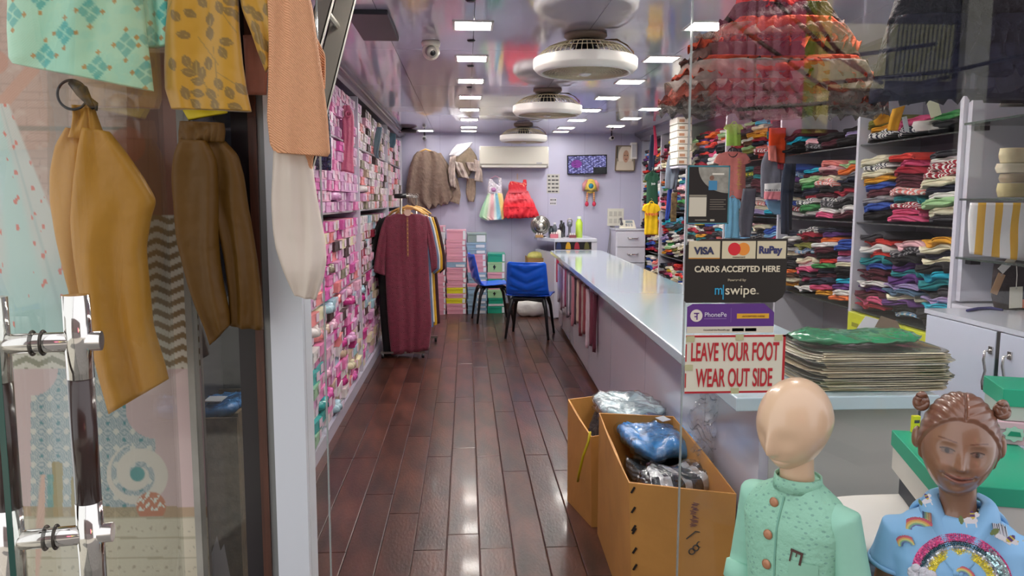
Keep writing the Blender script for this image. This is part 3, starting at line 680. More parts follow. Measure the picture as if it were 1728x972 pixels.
drape('red_scarf', [(1102, 212, 1106, 212), (1104, 240, 1109, 240), (1103, 262, 1110, 262)], 9.1, '#a8264a', 'thin crimson cloth strip hanging at the far end of right shelves', 'scarf', nu=14)
drape('grey_dungarees', [(1128, 262, 1144, 262), (1124, 280, 1146, 280), (1122, 300, 1145, 300), (1122, 318, 1140, 320)], 8.2, '#7c8594', 'washed grey denim dungarees hanging beside the white cartons', 'dungarees', folds=4, amp=.02)
drape('maroon_frock', [(1131, 214, 1141, 214), (1130, 235, 1143, 235), (1134, 262, 1142, 262)], 8.25, '#7d1f38', 'maroon garment hanging above the grey dungarees', 'garment')
drape('blue_trousers', [(1127, 320, 1134, 319), (1124, 350, 1132, 350), (1122, 372, 1128, 372)], 8.25, '#28409a', 'bright blue patterned trousers hanging below the grey dungarees', 'trousers')
drape('camouflage_trousers', [(1133, 326, 1143, 324), (1132, 350, 1142, 350), (1131, 374, 1141, 374)], 8.2, '#6a5738', 'brown camouflage trousers hanging beside the blue ones', 'trousers', m=mat('camo', '#6d5a3c', .8, var=.7, vscale=30))
# white cartons stacked high
for k in range(7):
    y0 = 197+k*11.6; p = P(1143, y0+11, 1, 7.9); q = P(1168, y0, 1, 7.9)
    lb = ['top', 'second', 'third', 'fourth', 'fifth', 'sixth', 'bottom'][k]
    o = MB().box(0, q.x-p.x, 0, .3, 0, q.z-p.z-.003).obj('shoe_carton', mat('cream_carton', '#ded9cc', .5, rnd=.08), loc=(p.x+.006*math.sin(k*3), 7.9, p.z), bevel=.003)
    tag(o, f'cream carton, {lb} of the seven piled beside the dungarees', 'carton', 'cream cartons piled on the right shelves')
    MB().box(.02, .075, -.0015, -.0003, .012, .04).obj('label', mat('carton_lab2', '#b5886a', .5), o)
o = MB().box(0, .2, 0, .32, -.02, 0).obj('ledge', M_white, bpy.data.objects['wall_cabinet'], loc=(P(1143, 279, 1, 7.9).x, 7.88, P(1143, 279.5, 1, 7.9).z))
tt, c0 = tee('neon_tshirt', 'neon lime green t-shirt hanging above the salmon one', 1222, 209, 1254, 246, 6.6, '#b4e667', .12)
scribble('lettering', .035, .025, 2, mat('print_green', '#3a6a3a', .6), tt, (.02, -.045, -.1), r=.002, seed=3)
tt, c0 = tee('salmon_tshirt', 'salmon pink t-shirt with vertical gold lettering behind the glass', 1206, 256, 1266, 336, 6.55, '#e68a83', .08, pr='dark', skew=-2)
scribble('lettering', .26, .05, 8, mat('print_gold', '#e9c06a', .6), tt, (.075, -.048, -.32), rot=(PI/2, -PI/2, 0), r=.004, seed=4)
tt, c0 = tee('light_blue_vest', 'light blue garment hanging below the salmon t-shirt', 1220, 334, 1251, 402, 6.5, '#7cc0e4', .1, 'vest')
drape('orange_blouse', [(1298, 216, 1326, 216), (1297, 240, 1326, 240), (1299, 258, 1325, 262), (1301, 272, 1324, 276)], 5.75, '#e84a14', 'bright orange blouse hanging high behind the glass', 'blouse', amp=.01)
drape('salmon_shorts', [(1296, 246, 1309, 246), (1297, 270, 1311, 274)], 5.7, '#e88478', 'salmon pink cloth hanging in front of the orange blouse', 'garment')
drape('red_trousers', [(1309, 262, 1323, 262), (1310, 285, 1322, 287)], 5.8, '#b0374a', 'dull red trousers hanging below the orange blouse', 'trousers')
drape('grey_jacket', [(1292, 256, 1314, 256), (1284, 275, 1318, 275), (1283, 305, 1318, 305), (1284, 334, 1316, 336)], 5.8, '#777a88', 'grey marl jacket hanging beside the navy trousers', 'jacket', folds=4, amp=.014)
def whitepink(px, py, f):
    c = rgba(px.shape, '#e9e7e6'); paint(c, ss(322, 324, py), '#ef8f9a'); paint(c, ss(319.5, 320, py)*ss(322.5, 322, py)*(np.sin(px*2.2) > -.3), '#50545c'); return c
drape('white_pink_tshirt', [(1290, 310, 1324, 308), (1290, 322, 1322, 322), (1289, 336, 1318, 337)], 5.65, '', 'white and pink colour block t-shirt folded over beside the navy trousers', 't-shirt', m=mat('wp', '#ffffff', .7, vcol=True), colf=whitepink, nu=60, nv=40)
t2 = thing('navy_trousers', 'navy blue boys trousers hanging left of the piles behind the glass', 'trousers', tuple(P(1330, 276, 1, 5.5)))
garment('left_leg', [(1324, 276, 1338, 276), (1319, 300, 1334, 300), (1317, 340, 1331, 340), (1318, 395, 1332, 396)], 5.5, cloth('#1e2a42'), t2, .025, 2, .006, 1, 24, 16, root=t2)
garment('right_leg', [(1332, 276, 1343, 276), (1330, 300, 1342, 300), (1324, 340, 1337, 340), (1324, 388, 1336, 388)], 5.54, cloth('#1b263c'), t2, .02, 2, .006, 2, 24, 16, root=t2)
drape('light_blue_trousers', [(1291, 338, 1318, 338), (1296, 352, 1322, 352), (1306, 362, 1326, 362)], 5.7, '#6f9cc0', 'light blue jeans cloth below the white and pink t-shirt', 'trousers')
drape('grey_trousers', [(1254, 318, 1276, 318), (1250, 345, 1274, 345), (1246, 375, 1270, 376), (1250, 400, 1266, 400)], 6.2, '#5a5a66', 'dark grey trousers hanging beside the light blue garment', 'trousers')
drape('mustard_trousers', [(1507, 184, 1527, 178), (1502, 200, 1520, 198), (1498, 220, 1514, 221)], 4.15, '#d99c22', 'mustard yellow trouser leg hanging over the top shelf', 'trousers', amp=.004)
drape('mustard_sleeve', [(1476, 196, 1500, 186), (1474, 205, 1503, 196), (1478, 212, 1500, 206)], 4.3, '#c8901f', 'mustard yellow sleeve bundled on the top shelf', 'garment')
drape('white_bundle', [(1543, 205, 1580, 203), (1540, 212, 1600, 205), (1546, 222, 1604, 216)], 3.88, '#d9d4cf', 'crumpled white garment on the top shelf', 'garment', thick=.05, folds=5, amp=.02)
swing_tag(1572, 168, 20, 30, -.35, 3.8, '#dfe3c4', 'pale yellow card tag hanging above the top shelf')
swing_tag(1526, 197, 9, 26, -.25, 4.05, '#c9cfd6', 'small white card tag on the mustard trousers')
# ================================================================ BACK OF THE SHOP
# blue chairs
M_blue = mat('blue_shell', '#0f5fe0', .32, coat=.3); M_blk = mat('black_leg', '#17191c', .4)
def chair(label, loc, rz):
    t = thing('shell_chair', label, 'chair', loc, rz, 'blue shell chairs')
    prof = [(.235, .445), (.225, .462), (.12, .462), (0, .452), (-.11, .452), (-.165, .47)]
    back = [(-.165, .47), (-.20, .50), (-.222, .55), (-.238, .62), (-.255, .70), (-.272, .78), (-.285, .845)]
    def sheet(pr, w0, w1, cup, chev=0):
        pr = np.array(pr)
        def pos(U, V):
            tt = np.linspace(0, 1, len(pr)); y = np.interp(V, tt, pr[:, 0]); z = np.interp(V, tt, pr[:, 1])
            s = 2*U-1; w = w0+(w1-w0)*V
            if chev:
                w = w*np.where(V > .93, 1-.10*((V-.93)/.07)**2, 1); ph = (V*4.2-np.abs(s)*.9) % 1.0
                y = y-.010*ss(.0, .25, ph)*ss(1, .55, ph)*(np.abs(s) < .82)*(V > .28)*(V < .93); y = y+cup*s*s
            else: z = z+cup*s*s*(.4+.6*np.sin(PI*V)); w = w*np.where(V < .15, .90+.10*np.sin(V/.15*PI/2), 1)
            return s*w/2, y, z
        return grid(25, 40, pos)
    for nm, b in (('seat', sheet(prof, .46, .45, .022)), ('backrest', sheet(back, .45, .39, .05, 1))):
        o = b.obj(nm, M_blue, t, smooth=True); s = o.modifiers.new('thick', 'SOLIDIFY'); s.thickness = .009; s.offset = 0
    MB().box(-.17, .17, -.14, .17, .425, .446).obj('underframe', M_blk, t, bevel=.008)
    for sx in (-1, 1):
        for sy, yb in ((1, .17), (-1, -.14)):
            MB().tube([(sx*.15, yb*.75, .435), (sx*.165, yb*.95, .41), (sx*.185, yb*1.15, .33), (sx*.22, yb*1.45, .0)], [.026, .025, .019, .012], 10).obj('leg', M_blk, t, smooth=True)
    MB().tube([(-.165, -.13, .41), (0, -.13, .428), (.165, -.13, .41)], .014, 8).obj('crossbar', M_blk, t, smooth=True)
    return t
ch_ = chair('blue plastic shell chair with black legs, back turned to the street', (.70, 8.42, 0), math.radians(-14)); ch_.scale = (1.07, 1.05, 1.0)
chair('blue plastic shell chair seen from its side, nearer the stacked cartons', (.30, 9.55, 0), math.radians(-82))

# stacks of cartons by the back wall
PK, BL, YL, GR, LG, GY2, WH = ('pink', '#e3a3b4'), ('pale blue', '#8fb0c8'), ('yellow', '#e0dc2a'), ('green', '#1fa081'), ('pale green', '#a3cf9c'), ('grey green', '#93a6a2'), ('white', '#d8d6da')
SM = {}
def stack(px0, px1, ytop, seq, name, Y=10.12):
    a, b_ = P(px0, 500, 1, Y), P(px1, 500, 1, Y); top = P(px0, ytop, 1, Y).z
    hh = top/sum(s[1] for s in seq); z = 0
    for i, (cn_, k) in enumerate(reversed(seq)):
        h = k*hh; w = b_.x-a.x; c = 'sm_'+cn_[0]
        m = mat(c, cn_[1], .4, coat=.3, rnd=.06)
        t = thing('storage_carton', f'{cn_[0]} carton, {(["bottom","second","third","fourth","fifth","sixth","seventh","eighth","ninth","tenth","eleventh","twelfth","thirteenth","fourteenth","fifteenth"][i])} from the floor in the {name}', 'carton', ((a.x+b_.x)/2+random.uniform(-.006, .006), Y+.18, z), random.uniform(-.03, .03), 'cartons stacked at the back wall')
        MB().box(-w/2+.006, w/2-.006, -.17, .17, .001, h-.016).obj('body', m, t)
        MB().box(-w/2+.002, w/2-.002, -.176, .174, h-.028, h-.002).obj('lid', m, t, bevel=.002)
        if cn_[0] in ('pale blue', 'grey green'): MB().box(-w*.02, w*.42, -.1775, -.1765, .008, h-.03 if h > .05 else h-.02).obj('label', mat('label_white', '#dfe6ea', .4), t)
        else: MB().box(w*.33, w*.46, -.1775, -.1765, .008, h-.01).obj('label', mat('label_white', '#dfe6ea', .4), t)
        if cn_[0] == 'pale green' and h > .09:
            MB().prism([(-w*.2, h*.5), (-w*.1, h*.75), (-w*.05, h*.55), (0, h*.6), (-w*.06, h*.42), (-w*.12, h*.2), (-w*.14, h*.42)], -.1778, -.1766).obj('emblem', M_dark, t)
        z += h
stack(733.5, 752.5, 381, [(PK, 1), (WH, 1.2), (WH, .9), (PK, .9), (PK, 1), (WH, .9), (PK, 1.2), (PK, 1), (PK, 1), (PK, .8), (PK, 1), (PK, .8), (PK, 1), (PK, .9), (PK, 1)], 'stack partly behind the garment rack', 10.05)
stack(753.5, 787, 388, [(PK, 1.7), (PK, .9), (PK, .9), (PK, 1), (PK, .9), (BL, .9), (PK, .7), (PK, 1.1), (PK, .8), (PK, .8), (YL, 1), (PK, .8), (YL, .9), (PK, .8), (PK, 1)], 'pink stack left of the blue-grey one')
stack(788.5, 821.5, 393, [(GY2, 1.5), (BL, .9), (BL, .9), (PK, 1), (PK, 1), (PK, .9), (BL, .8), (BL, .9), (PK, .6), (BL, .9), (BL, 1), (BL, .8), (BL, .7), (BL, .9)], 'blue-grey stack behind the side-on chair')
stack(823, 853, 428, [(GR, 1.4), (LG, 1.7), (PK, 1.1), (GR, 1.0), (PK, .8), (LG, 1.4), (GR, 1), (WH, .4), (GR, 1.2)], 'green stack behind the chairs', 10.16)

# garment rack with hangers
ra, rb = P(640, 603, 2, .04), P(716, 601, 2, .04)
R0, R1 = Vector(((ra.x+rb.x)/2, 7.28, 0)), Vector((-.52, 8.12, 0))
t = thing('garment_rack', 'chrome garment rack on castors carrying the maroon kurta', 'garment rack', tuple(R0))
ztop = P(690, 331, 1, 7.28).z
d = R1-R0
for nm, q in (('base_rail', Vector((0, 0, 0))), ('base_rail', d)):
    MB().box(q.x-.21, q.x+.21, q.y-.012, q.y+.012, .045, .065).obj(nm, M_steel, t)
    for s in (-1, 1):
        c = MB().lathe([(0, -.012), (.022, -.012), (.024, 0), (.022, .012), (0, .012)], n=16); c.v = [(z, y, x) for x, y, z in c.v]
        c.v = [(x+q.x+s*.19, y+q.y, z+.0245) for x, y, z in c.v]; c.obj('castor', M_blk, t)
    MB().tube([(q.x, q.y, .05), (q.x, q.y, ztop)], .012, 10).obj('pole', M_steel, t, smooth=True)
MB().tube([(0, -.05, ztop), (d.x, d.y+.05, ztop)], .013, 10).obj('top_rail', M_steel, t, smooth=True)
for q in (-.05,): MB().tube([(-.055, q, ztop), (.055, q, ztop)], .022, 10).obj('end_clamp', M_dark, t, smooth=True)
def kurta(name, label, Y, dx, dy, mt, cat='kurta', bottom=600, sw=1.0, detail=False, hang=None):
    f = lambda x, y: (688+(x-688)*sw+dx, y+dy)
    hp = P(688+dx, 350+dy, 1, Y)
    tt = thing(name, label, cat, tuple(hp), group='garments on the rack')
    def R(rows): return [(*f(a, b), *f(c, e)) for a, b, c, e in rows]
    garment('dress_body', R([(664, 361, 712, 361), (650, 367, 722, 366), (647, 385, 724, 385), (649, 420, 722, 420), (650, 460, 724, 460), (652, 500, 726, 500), (655, 550, 729, 550), (660, bottom-2, 724, bottom-10)]), Y, mt, tt, .075, 5, .014, int(Y*100), 64, 50, root=tt)
    garment('sleeve', R([(653, 363, 664, 370), (644, 380, 655, 392), (637, 410, 652, 418), (632, 440, 650, 445), (629.5, 458, 650, 465)]), Y-.01, mt, tt, .045, 2, .006, 5, 28, 20, root=tt)
    garment('sleeve', R([(712, 366, 722, 364), (718, 385, 728, 382), (722, 410, 733, 405), (726, 440, 738, 430), (728, 461, 738, 452)]), Y-.01, mt, tt, .045, 2, .006, 6, 28, 20, root=tt)
    # wooden hanger
    hg = thing('clothes_hanger', f'wooden hanger holding the {label.split(" on the rack")[0].split(",")[0]}', 'hanger', (hp.x, hp.y, hp.z), group='wooden hangers on the rack')
    s = Y/FPX
    MB().tube([(-22*s, .02, -13*s), (-12*s, 0, -3*s), (0, -.008, 2*s), (12*s, 0, -2*s), (24*s, .02, -10*s)], [.008, .013, .014, .013, .008], 8).obj('shoulder_bar', mat('hanger_wood', '#d9ab63', .4, var=.1), hg, smooth=True)
    zt = ztop-hp.z+.012
    MB().tube([(0, 0, 0), (0, 0, zt-.03), (.018, 0, zt-.02), (.02, 0, zt), (.0, 0, zt+.018), (-.02, 0, zt+.004)], .003, 6).obj('hook', M_steel, hg, smooth=True)
    return tt
mk = mat('maroon_print', '#6a1431', .65, sheen=.2, bump=.5, bscale=30, var=.22, vscale=26)
# fan-shaped block print: concentric arcs
nt = mk.node_tree; bs = nt.nodes['Principled BSDF']; tcn = [n for n in nt.nodes if n.type == 'TEX_COORD'][0]
def fanprint():
    sp = nt.nodes.new('ShaderNodeSeparateXYZ'); nt.links.new(tcn.outputs['Object'], sp.inputs[0])
    def M(op, a, b=None):
        n = nt.nodes.new('ShaderNodeMath'); n.operation = op
        for i, q in enumerate((a, b)):
            if q is None: continue
            if isinstance(q, (int, float)): n.inputs[i].default_value = q
            else: nt.links.new(q, n.inputs[i])
        return n.outputs[0]
    zc = M('MULTIPLY', sp.outputs[2], 16); row = M('FLOOR', zc); fz = M('FRACT', zc)
    off = M('MULTIPLY', M('MODULO', row, 2), .5); fx = M('SUBTRACT', M('FRACT', M('ADD', M('MULTIPLY', sp.outputs[0], 10), off)), .5)
    r = M('SQRT', M('ADD', M('MULTIPLY', fx, fx), M('MULTIPLY', fz, fz)))
    ring = M('GREATER_THAN', M('FRACT', M('MULTIPLY', r, 7)), .72)
    mx = nt.nodes.new('ShaderNodeMix'); mx.data_type = 'RGBA'; nt.links.new(M('MULTIPLY', ring, .42), mx.inputs[0])
    lk = bs.inputs['Base Color'].links[0]; nt.links.new(lk.from_socket, mx.inputs[6]); mx.inputs[7].default_value = (*lin('#b8707c'), 1); nt.links.new(mx.outputs[2], bs.inputs['Base Color'])
fanprint()
kt = kurta('maroon_kurta', 'maroon printed long kurta on the rack, foremost garment with gold button placket', 7.30, 0, 0, mk)
s = 7.22/FPX
for k in range(9): MB().ball((.002, -.088-.001*k, -(22+k*7)*s), .0055, .003, .0055, 8, 6).obj('button', mat('gold_button', '#c19a52', .3, .8), kt)
MB().box(-.007, .010, -.086, -.080, -82*s, -16*s).obj('placket', mat('gold_placket', '#94604a', .6), kt)
MB().lathe([(0, -.004), (.03, -.004), (.034, 0), (.03, .002), (0, .002)], n=20).obj('neck_label', mat('neck_label', '#d7b9a6', .5), kt, loc=(.004, -.084, -.045)).rotation_euler.x = PI/2
MB().cbox(.02, -.09, -.008, .075, .003, .022).obj('neck_tag', mat('kraft_tag', '#b37f52', .5), kt)
for sx, w in ((-.28, .09), (.225, .08)): pass
kurta('black_kurta', 'black long kurta on the rack, directly behind the maroon one', 7.43, -13, 4, cloth('#101014', .6), bottom=598, sw=.97)
kurta('blue_edged_kurta', 'slate blue kurta on the rack, third garment from the front', 7.55, 4, 2, cloth('#5d7598', .6), bottom=560, sw=.98)
kurta('cream_kurta', 'cream white kurta on the rack, fourth garment from the front', 7.68, 6, 1, cloth('#d9d4c6', .6), bottom=520, sw=.98)
kurta('mustard_kurta', 'mustard yellow kurta on the rack, fifth garment from the front', 7.82, 10, 2, cloth('#c99a1e', .6), bottom=540, sw=.98)
kurta('wine_kurta', 'dark wine kurta on the rack, rearmost garment', 7.97, 15, 1, cloth('#35101c', .6), bottom=520, sw=.98)

# ---------------------------------------------------------------- garments on the back wall
YB = 10.5
def net(c, al=.85): return mat('net_'+c.strip('#'), c, .8, bump=1.2, bscale=30, var=.16, vscale=20)
t = thing('brown_net_dress', 'brown net gown hanging on the back wall left of the frilled one', 'dress', tuple(P(718, 256, 1, YB)))
garment('skirt', [(704, 256, 733, 255), (698, 262, 742, 260), (690, 285, 752, 280), (686, 310, 757, 300), (684, 330, 762, 318), (690, 345, 765, 332), (708, 354, 758, 341)], YB, net('#7d6a5e'), t, .10, 5, .045, 4, 90, 40, root=t, hemwave=.03)
garment('net_layer', [(718, 262, 744, 258), (722, 285, 758, 280), (735, 310, 768, 300), (745, 335, 775, 318)], YB+.03, net('#8e7b6c'), t, .06, 5, .02, 8, 48, 24, root=t)
MB().tube([P(704, 258, 1, YB)-t.location, P(718, 252, 1, YB)-t.location, P(733, 257, 1, YB)-t.location], [.008, .012, .008], 8).obj('hanger', mat('hanger_wood'), t, smooth=True)
MB().tube([P(718, 253, 1, YB)-t.location, P(718, 244, 1, YB)-t.location], .003, 6).obj('hanger_hook', M_steel, t)
t = thing('frilled_dress', 'taupe frilled satin dress hanging between the brown gown and the air conditioner', 'dress', tuple(P(783, 250, 1, YB)))
garment('bodice', [(774, 250, 794, 249), (762, 262, 804, 262), (761, 275, 806, 272), (768, 288, 800, 285), (772, 300, 790, 300)], YB, net('#7f705f'), t, .07, 5, .02, 14, 50, 24, root=t)
for k, r in enumerate([[(759, 265, 770, 262), (756, 285, 768, 290), (757, 300, 770, 315), (760, 314, 772, 318)], [(800, 268, 809, 272), (802, 290, 814, 290), (800, 305, 815, 308)], [(765, 272, 780, 275), (772, 290, 788, 292), (776, 298, 792, 302)], [(785, 274, 800, 274), (792, 288, 804, 290)]]):
    garment('frill', r, YB-.06, mat('satin_taupe', '#a3938c', .3, coat=.3, bump=1, bscale=14, var=.5, vscale=12), t, .05, 4, .02, k, 36, 18, root=t)
for k, r in enumerate([[(758, 300, 772, 300), (754, 325, 778, 328), (752, 338, 775, 345)], [(788, 300, 803, 302), (786, 325, 803, 325), (790, 340, 800, 341)]]):
    garment('net_tail', r, YB+.02, net('#8e7b6c'), t, .04, 4, .015, 20+k, 36, 18, root=t)
garment('feather_trim', [(770, 244, 798, 240), (763, 252, 790, 251), (757, 262, 774, 264)], YB-.03, mat('white_film', '#dcdce4', .25, bump=1, bscale=20), t, .04, 4, .01, 31, 30, 16, root=t)
# rainbow dress
t = thing('rainbow_dress', 'pastel rainbow tulle dress with white bodice on the back wall', 'dress', tuple(P(835, 300, 1, YB)))
def rb_(px, py, f):
    q = (px-832)/np.maximum(8, (py-300)*.33+6); c = rgba(px.shape, '#a9dcb8')
    for a, h in ((-.62, '#c9e6c4'), (-.38, '#e9e0d8'), (-.22, '#e9b9bd'), (.06, '#dfe6e0'), (.22, '#8fcbe0'), (.5, '#ecd98a'), (.85, '#f2e6b0'), (1.05, '#e7a6a8')): paint(c, ss(a-.04, a+.04, q), h)
    return c
garment('skirt', [(823, 326, 848, 326), (818, 338, 850, 338), (812, 352, 853, 352), (808, 366, 855, 366), (820, 372, 850, 370)], YB, mat('rainbow', '#ffffff', .8, vcol=True, bump=.8, bscale=40), t, .09, 8, .02, 2, 100, 36, rb_, root=t)
garment('bodice', [(826, 302, 830, 302), (824, 308, 834, 308), (823, 318, 847, 316), (823, 327, 847, 327)], YB-.02, mat('white_sequin', '#dcd6e0', .3, bump=1, bscale=60, var=.3, vscale=50), t, .05, 3, .006, 3, 36, 16, root=t)
garment('strap', [(841, 300, 846, 300), (841, 308, 847, 308), (840, 318, 847, 318)], YB-.02, mat('white_sequin'), t, .03, 1, .002, 4, 20, 10, root=t)
MB().ball(P(833, 320, 1, YB-.09)-t.location, .035, .02, .03, 12, 8).obj('flower', mat('flower_pink', '#b07aa8', .6, bump=1), t, smooth=True)
MB().tube([P(826, 303, 1, YB)-t.location, P(836, 297, 1, YB)-t.location, P(846, 302, 1, YB)-t.location], .007, 8).obj('hanger', mat('hanger_pink', '#d9a9c4', .4), t, smooth=True)
# red frilled frock
t = thing('red_frilled_frock', 'red and coral frilled frock on the back wall right of the rainbow dress', 'dress', tuple(P(873, 305, 1, YB)))
def rg(px, py, f):
    c = rgba(px.shape, '#d8303c'); paint(c, ss(318, 326, py), '#e86a74'); paint(c, ss(334, 346, py), '#e2303f'); paint(c, ss(352, 366, py), '#c9182c'); paint(c, (np.sin(px*3+py)*np.sin(py*2.2) > .75)*(py < 320), '#f0b090'); return c
mr = mat('red_frills', '#ffffff', .75, vcol=True, bump=1.6, bscale=24)
garment('bodice', [(861, 306, 866, 306), (858, 312, 888, 310), (858, 326, 889, 326)], YB-.03, mr, t, .05, 2, .004, 3, 40, 16, rg, root=t)
garment('strap', [(883, 303, 888, 303), (882, 308, 889, 308), (881, 314, 889, 314)], YB-.03, mr, t, .03, 1, .002, 9, 16, 8, rg, root=t)
for k, (y0, y1, xa, xb, xc, xd) in enumerate([(322, 342, 857, 891, 851, 898), (335, 355, 852, 898, 849, 905), (348, 368, 851, 903, 850, 911)]):
    garment('frill_tier', [(xa, y0, xb, y0), ((xa+xc)/2-1, (y0+y1)/2, (xb+xd)/2+1, (y0+y1)/2), (xc, y1, xd, y1-2)], YB-.03*k, mr, t, .09+.02*k, 9, .03, 40+k, 90, 20, rg, root=t, hemwave=.012)
MB().tube([P(873, 303, 1, YB)-t.location, P(873, 293, 1, YB)-t.location], .004, 6).obj('hanger_hook', mat('hanger_wood'), t)

# air conditioner
a, b_ = P(809, 246, 1, 10.38), P(926, 284, 1, 10.38)
t = thing('air_conditioner', 'long white split air conditioner on the back wall', 'air conditioner', (a.x, BY, b_.z))
w, h = b_.x-a.x, a.z-b_.z
sec = [(0, .03), (-.17, .0), (-.21, .03), (-.225, .07), (-.225, h-.05), (-.20, h-.01), (-.17, h), (0, h)]
bb = MB(); n = len(sec); bb.add([(0, y, z) for y, z in sec]+[(w, y, z) for y, z in sec], [tuple(range(n)), tuple(range(2*n-1, n-1, -1))]+[(i, (i+1) % n, (i+1) % n+n, i+n) for i in range(n)])
bb.obj('housing', mat('ac_case', '#bfbcb2', .3), t, bevel=.012)
MB().box(.015, w-.015, -.229, -.2255, .055, h-.02).obj('front_panel', mat('ac_front', '#c4c1b6', .3), t, bevel=.001)
MB().box(.03, w-.03, -.222, -.21, .012, .038).obj('louvre', mat('ac_louvre', '#c9c6c0', .3), t)
MB().box(w*.82, w*.90, -.2305, -.229, .06, .075).obj('badge', mat('badge_grey', '#9a9aa4', .3), t)
# television
a, b_ = P(958, 261, 1, 10.5), P(1024, 294, 1, 10.5)
t = thing('wall_television', 'flat television on the back wall showing security pictures of clothes racks', 'television', ((a.x+b_.x)/2, 10.53, (a.z+b_.z)/2), math.radians(0))
w, h = b_.x-a.x, a.z-b_.z; t.rotation_euler = (math.radians(6), math.radians(-1), math.radians(-8))
MB().cbox(0, 0, 0, w, .035, h).obj('bezel', mat('tv_black', '#101014', .2), t, bevel=.004)
def tvc(U, V):
    c = rgba(U.shape, '#3c3a66'); s = fnoise(U*14+V*7, V*9, 1); paint(c, ss(.1, .5, s), '#6f6fa8'); paint(c, ss(.3, .7, fnoise(U*22-V*10, V*18, 1, 2)), '#a9a6d8')
    paint(c, ((U-.22)**2*3+(V-.45)**2 < .06)*1., '#6a2a78'); paint(c, ss(.5, .7, fnoise(U*9, V*20, 1, 5)), '#20203c'); paint(c, (U > .66)*(V > .66)*1., '#0c0c10'); paint(c, ss(.012, .0, np.abs(U-.5))*.6+ss(.02, 0, np.abs(V-.35))*.4, '#14141e'); return c
mtv = bpy.data.materials.new('tv_screen'); mtv.use_nodes = True; n_ = mtv.node_tree; at_ = n_.nodes.new('ShaderNodeAttribute'); at_.attribute_name = 'Col'
n_.links.new(at_.outputs[0], n_.nodes['Principled BSDF'].inputs['Emission Color']); n_.nodes['Principled BSDF'].inputs['Emission Strength'].default_value = .9; n_.nodes['Principled BSDF'].inputs['Base Color'].default_value = (.01, .01, .01, 1); n_.nodes['Principled BSDF'].inputs['Roughness'].default_value = .1
grid(80, 46, lambda U, V: ((U-.5)*(w-.03), -.0182+0*U, (.5-V)*(h-.03)), tvc).obj('screen', mtv, t)
MB().cbox(0, .04, 0, .2, .05, .15).obj('wall_bracket', M_dark, t)
# portrait
a, b_ = P(1040, 246, 1, 10.5), P(1071, 288, 1, 10.5); w, h = b_.x-a.x, a.z-b_.z
t = thing('framed_portrait', 'framed portrait of a person in a white headscarf on the back wall', 'picture', ((a.x+b_.x)/2, 10.52, (a.z+b_.z)/2)); t.rotation_euler = (math.radians(8), 0, 0)
for q in ((0, h/2, w, .014), (0, -h/2, w, .014), (-w/2, 0, .014, h), (w/2, 0, .014, h)): MB().cbox(q[0], -.004, q[1], q[2], .02, q[3]).obj('frame', mat('frame_wood', '#7a6a58', .4), t)
def ptc(U, V):
    c = rgba(U.shape, '#8d8878'); paint(c, ss(.40, .36, np.hypot((U-.5)*1.0, (V-.42)*.8))*1., '#d8cfc0'); paint(c, (V > .62)*ss(.52, .47, np.abs(U-.5)+(.95-V)*.25), '#ccc3b2')
    paint(c, ss(.19, .17, np.hypot((U-.53)*1.15, (V-.42)*.72)), '#b98f76'); paint(c, ss(.05, .03, np.hypot((U-.47), (V-.38)*2)), '#4a3a34'); paint(c, ss(.05, .03, np.hypot((U-.6), (V-.38)*2)), '#4a3a34'); paint(c, ss(.06, .04, np.hypot((U-.54), (V-.54)*2)), '#7a4640'); paint(c, (U < .1)*(V < .5)*1., '#3a3c34'); return c
grid(60, 70, lambda U, V: ((U-.5)*w, -.008+0*U, (.5-V)*h), ptc).obj('print', mat('vprint', '#ffffff', .4, vcol=True), t)
p = P(1071, 254, 1, 10.45)
t = thing('wall_speaker', 'white box on the wall at the right of the portrait', 'box', (p.x, 10.52, p.z)); MB().cbox(0, 0, 0, .085, .1, .22).obj('case', M_offwhite, t, bevel=.008); MB().cbox(0, -.052, 0, .06, .004, .17).obj('cover', mat('spk', '#c9c8cc', .5), t)
# notices
def notice(px0, py0, px1, py1, label, col='#c9c8c0', rows_=4, Y=BY-.004):
    a, b_ = P(px0, py0, 1, Y), P(px1, py1, 1, Y); w, h = b_.x-a.x, a.z-b_.z
    t = thing('paper_notice', label, 'notice', (a.x, Y, b_.z)); MB().box(0, w, -.002, 0, 0, h).obj('sheet', mat('paper_'+col.strip('#'), col, .6), t)
    for r in range(rows_):
        for q in range(3):
            ww = w*random.uniform(.15, .27); MB().box(w*(.08+.3*q), w*(.08+.3*q)+ww, -.0026, -.002, h*(1-(r+.75)/rows_), h*(1-(r+.35)/rows_)).obj('printed_line', mat('ink', '#4a4a4c', .6), t)
notice(923, 294, 944, 326, 'grey printed sheet on the back wall right of the red frock', '#bab9b4', 5)
notice(928, 334, 939, 346, 'small printed slip below the larger sheet on the back wall', '#c6c6cc', 2)
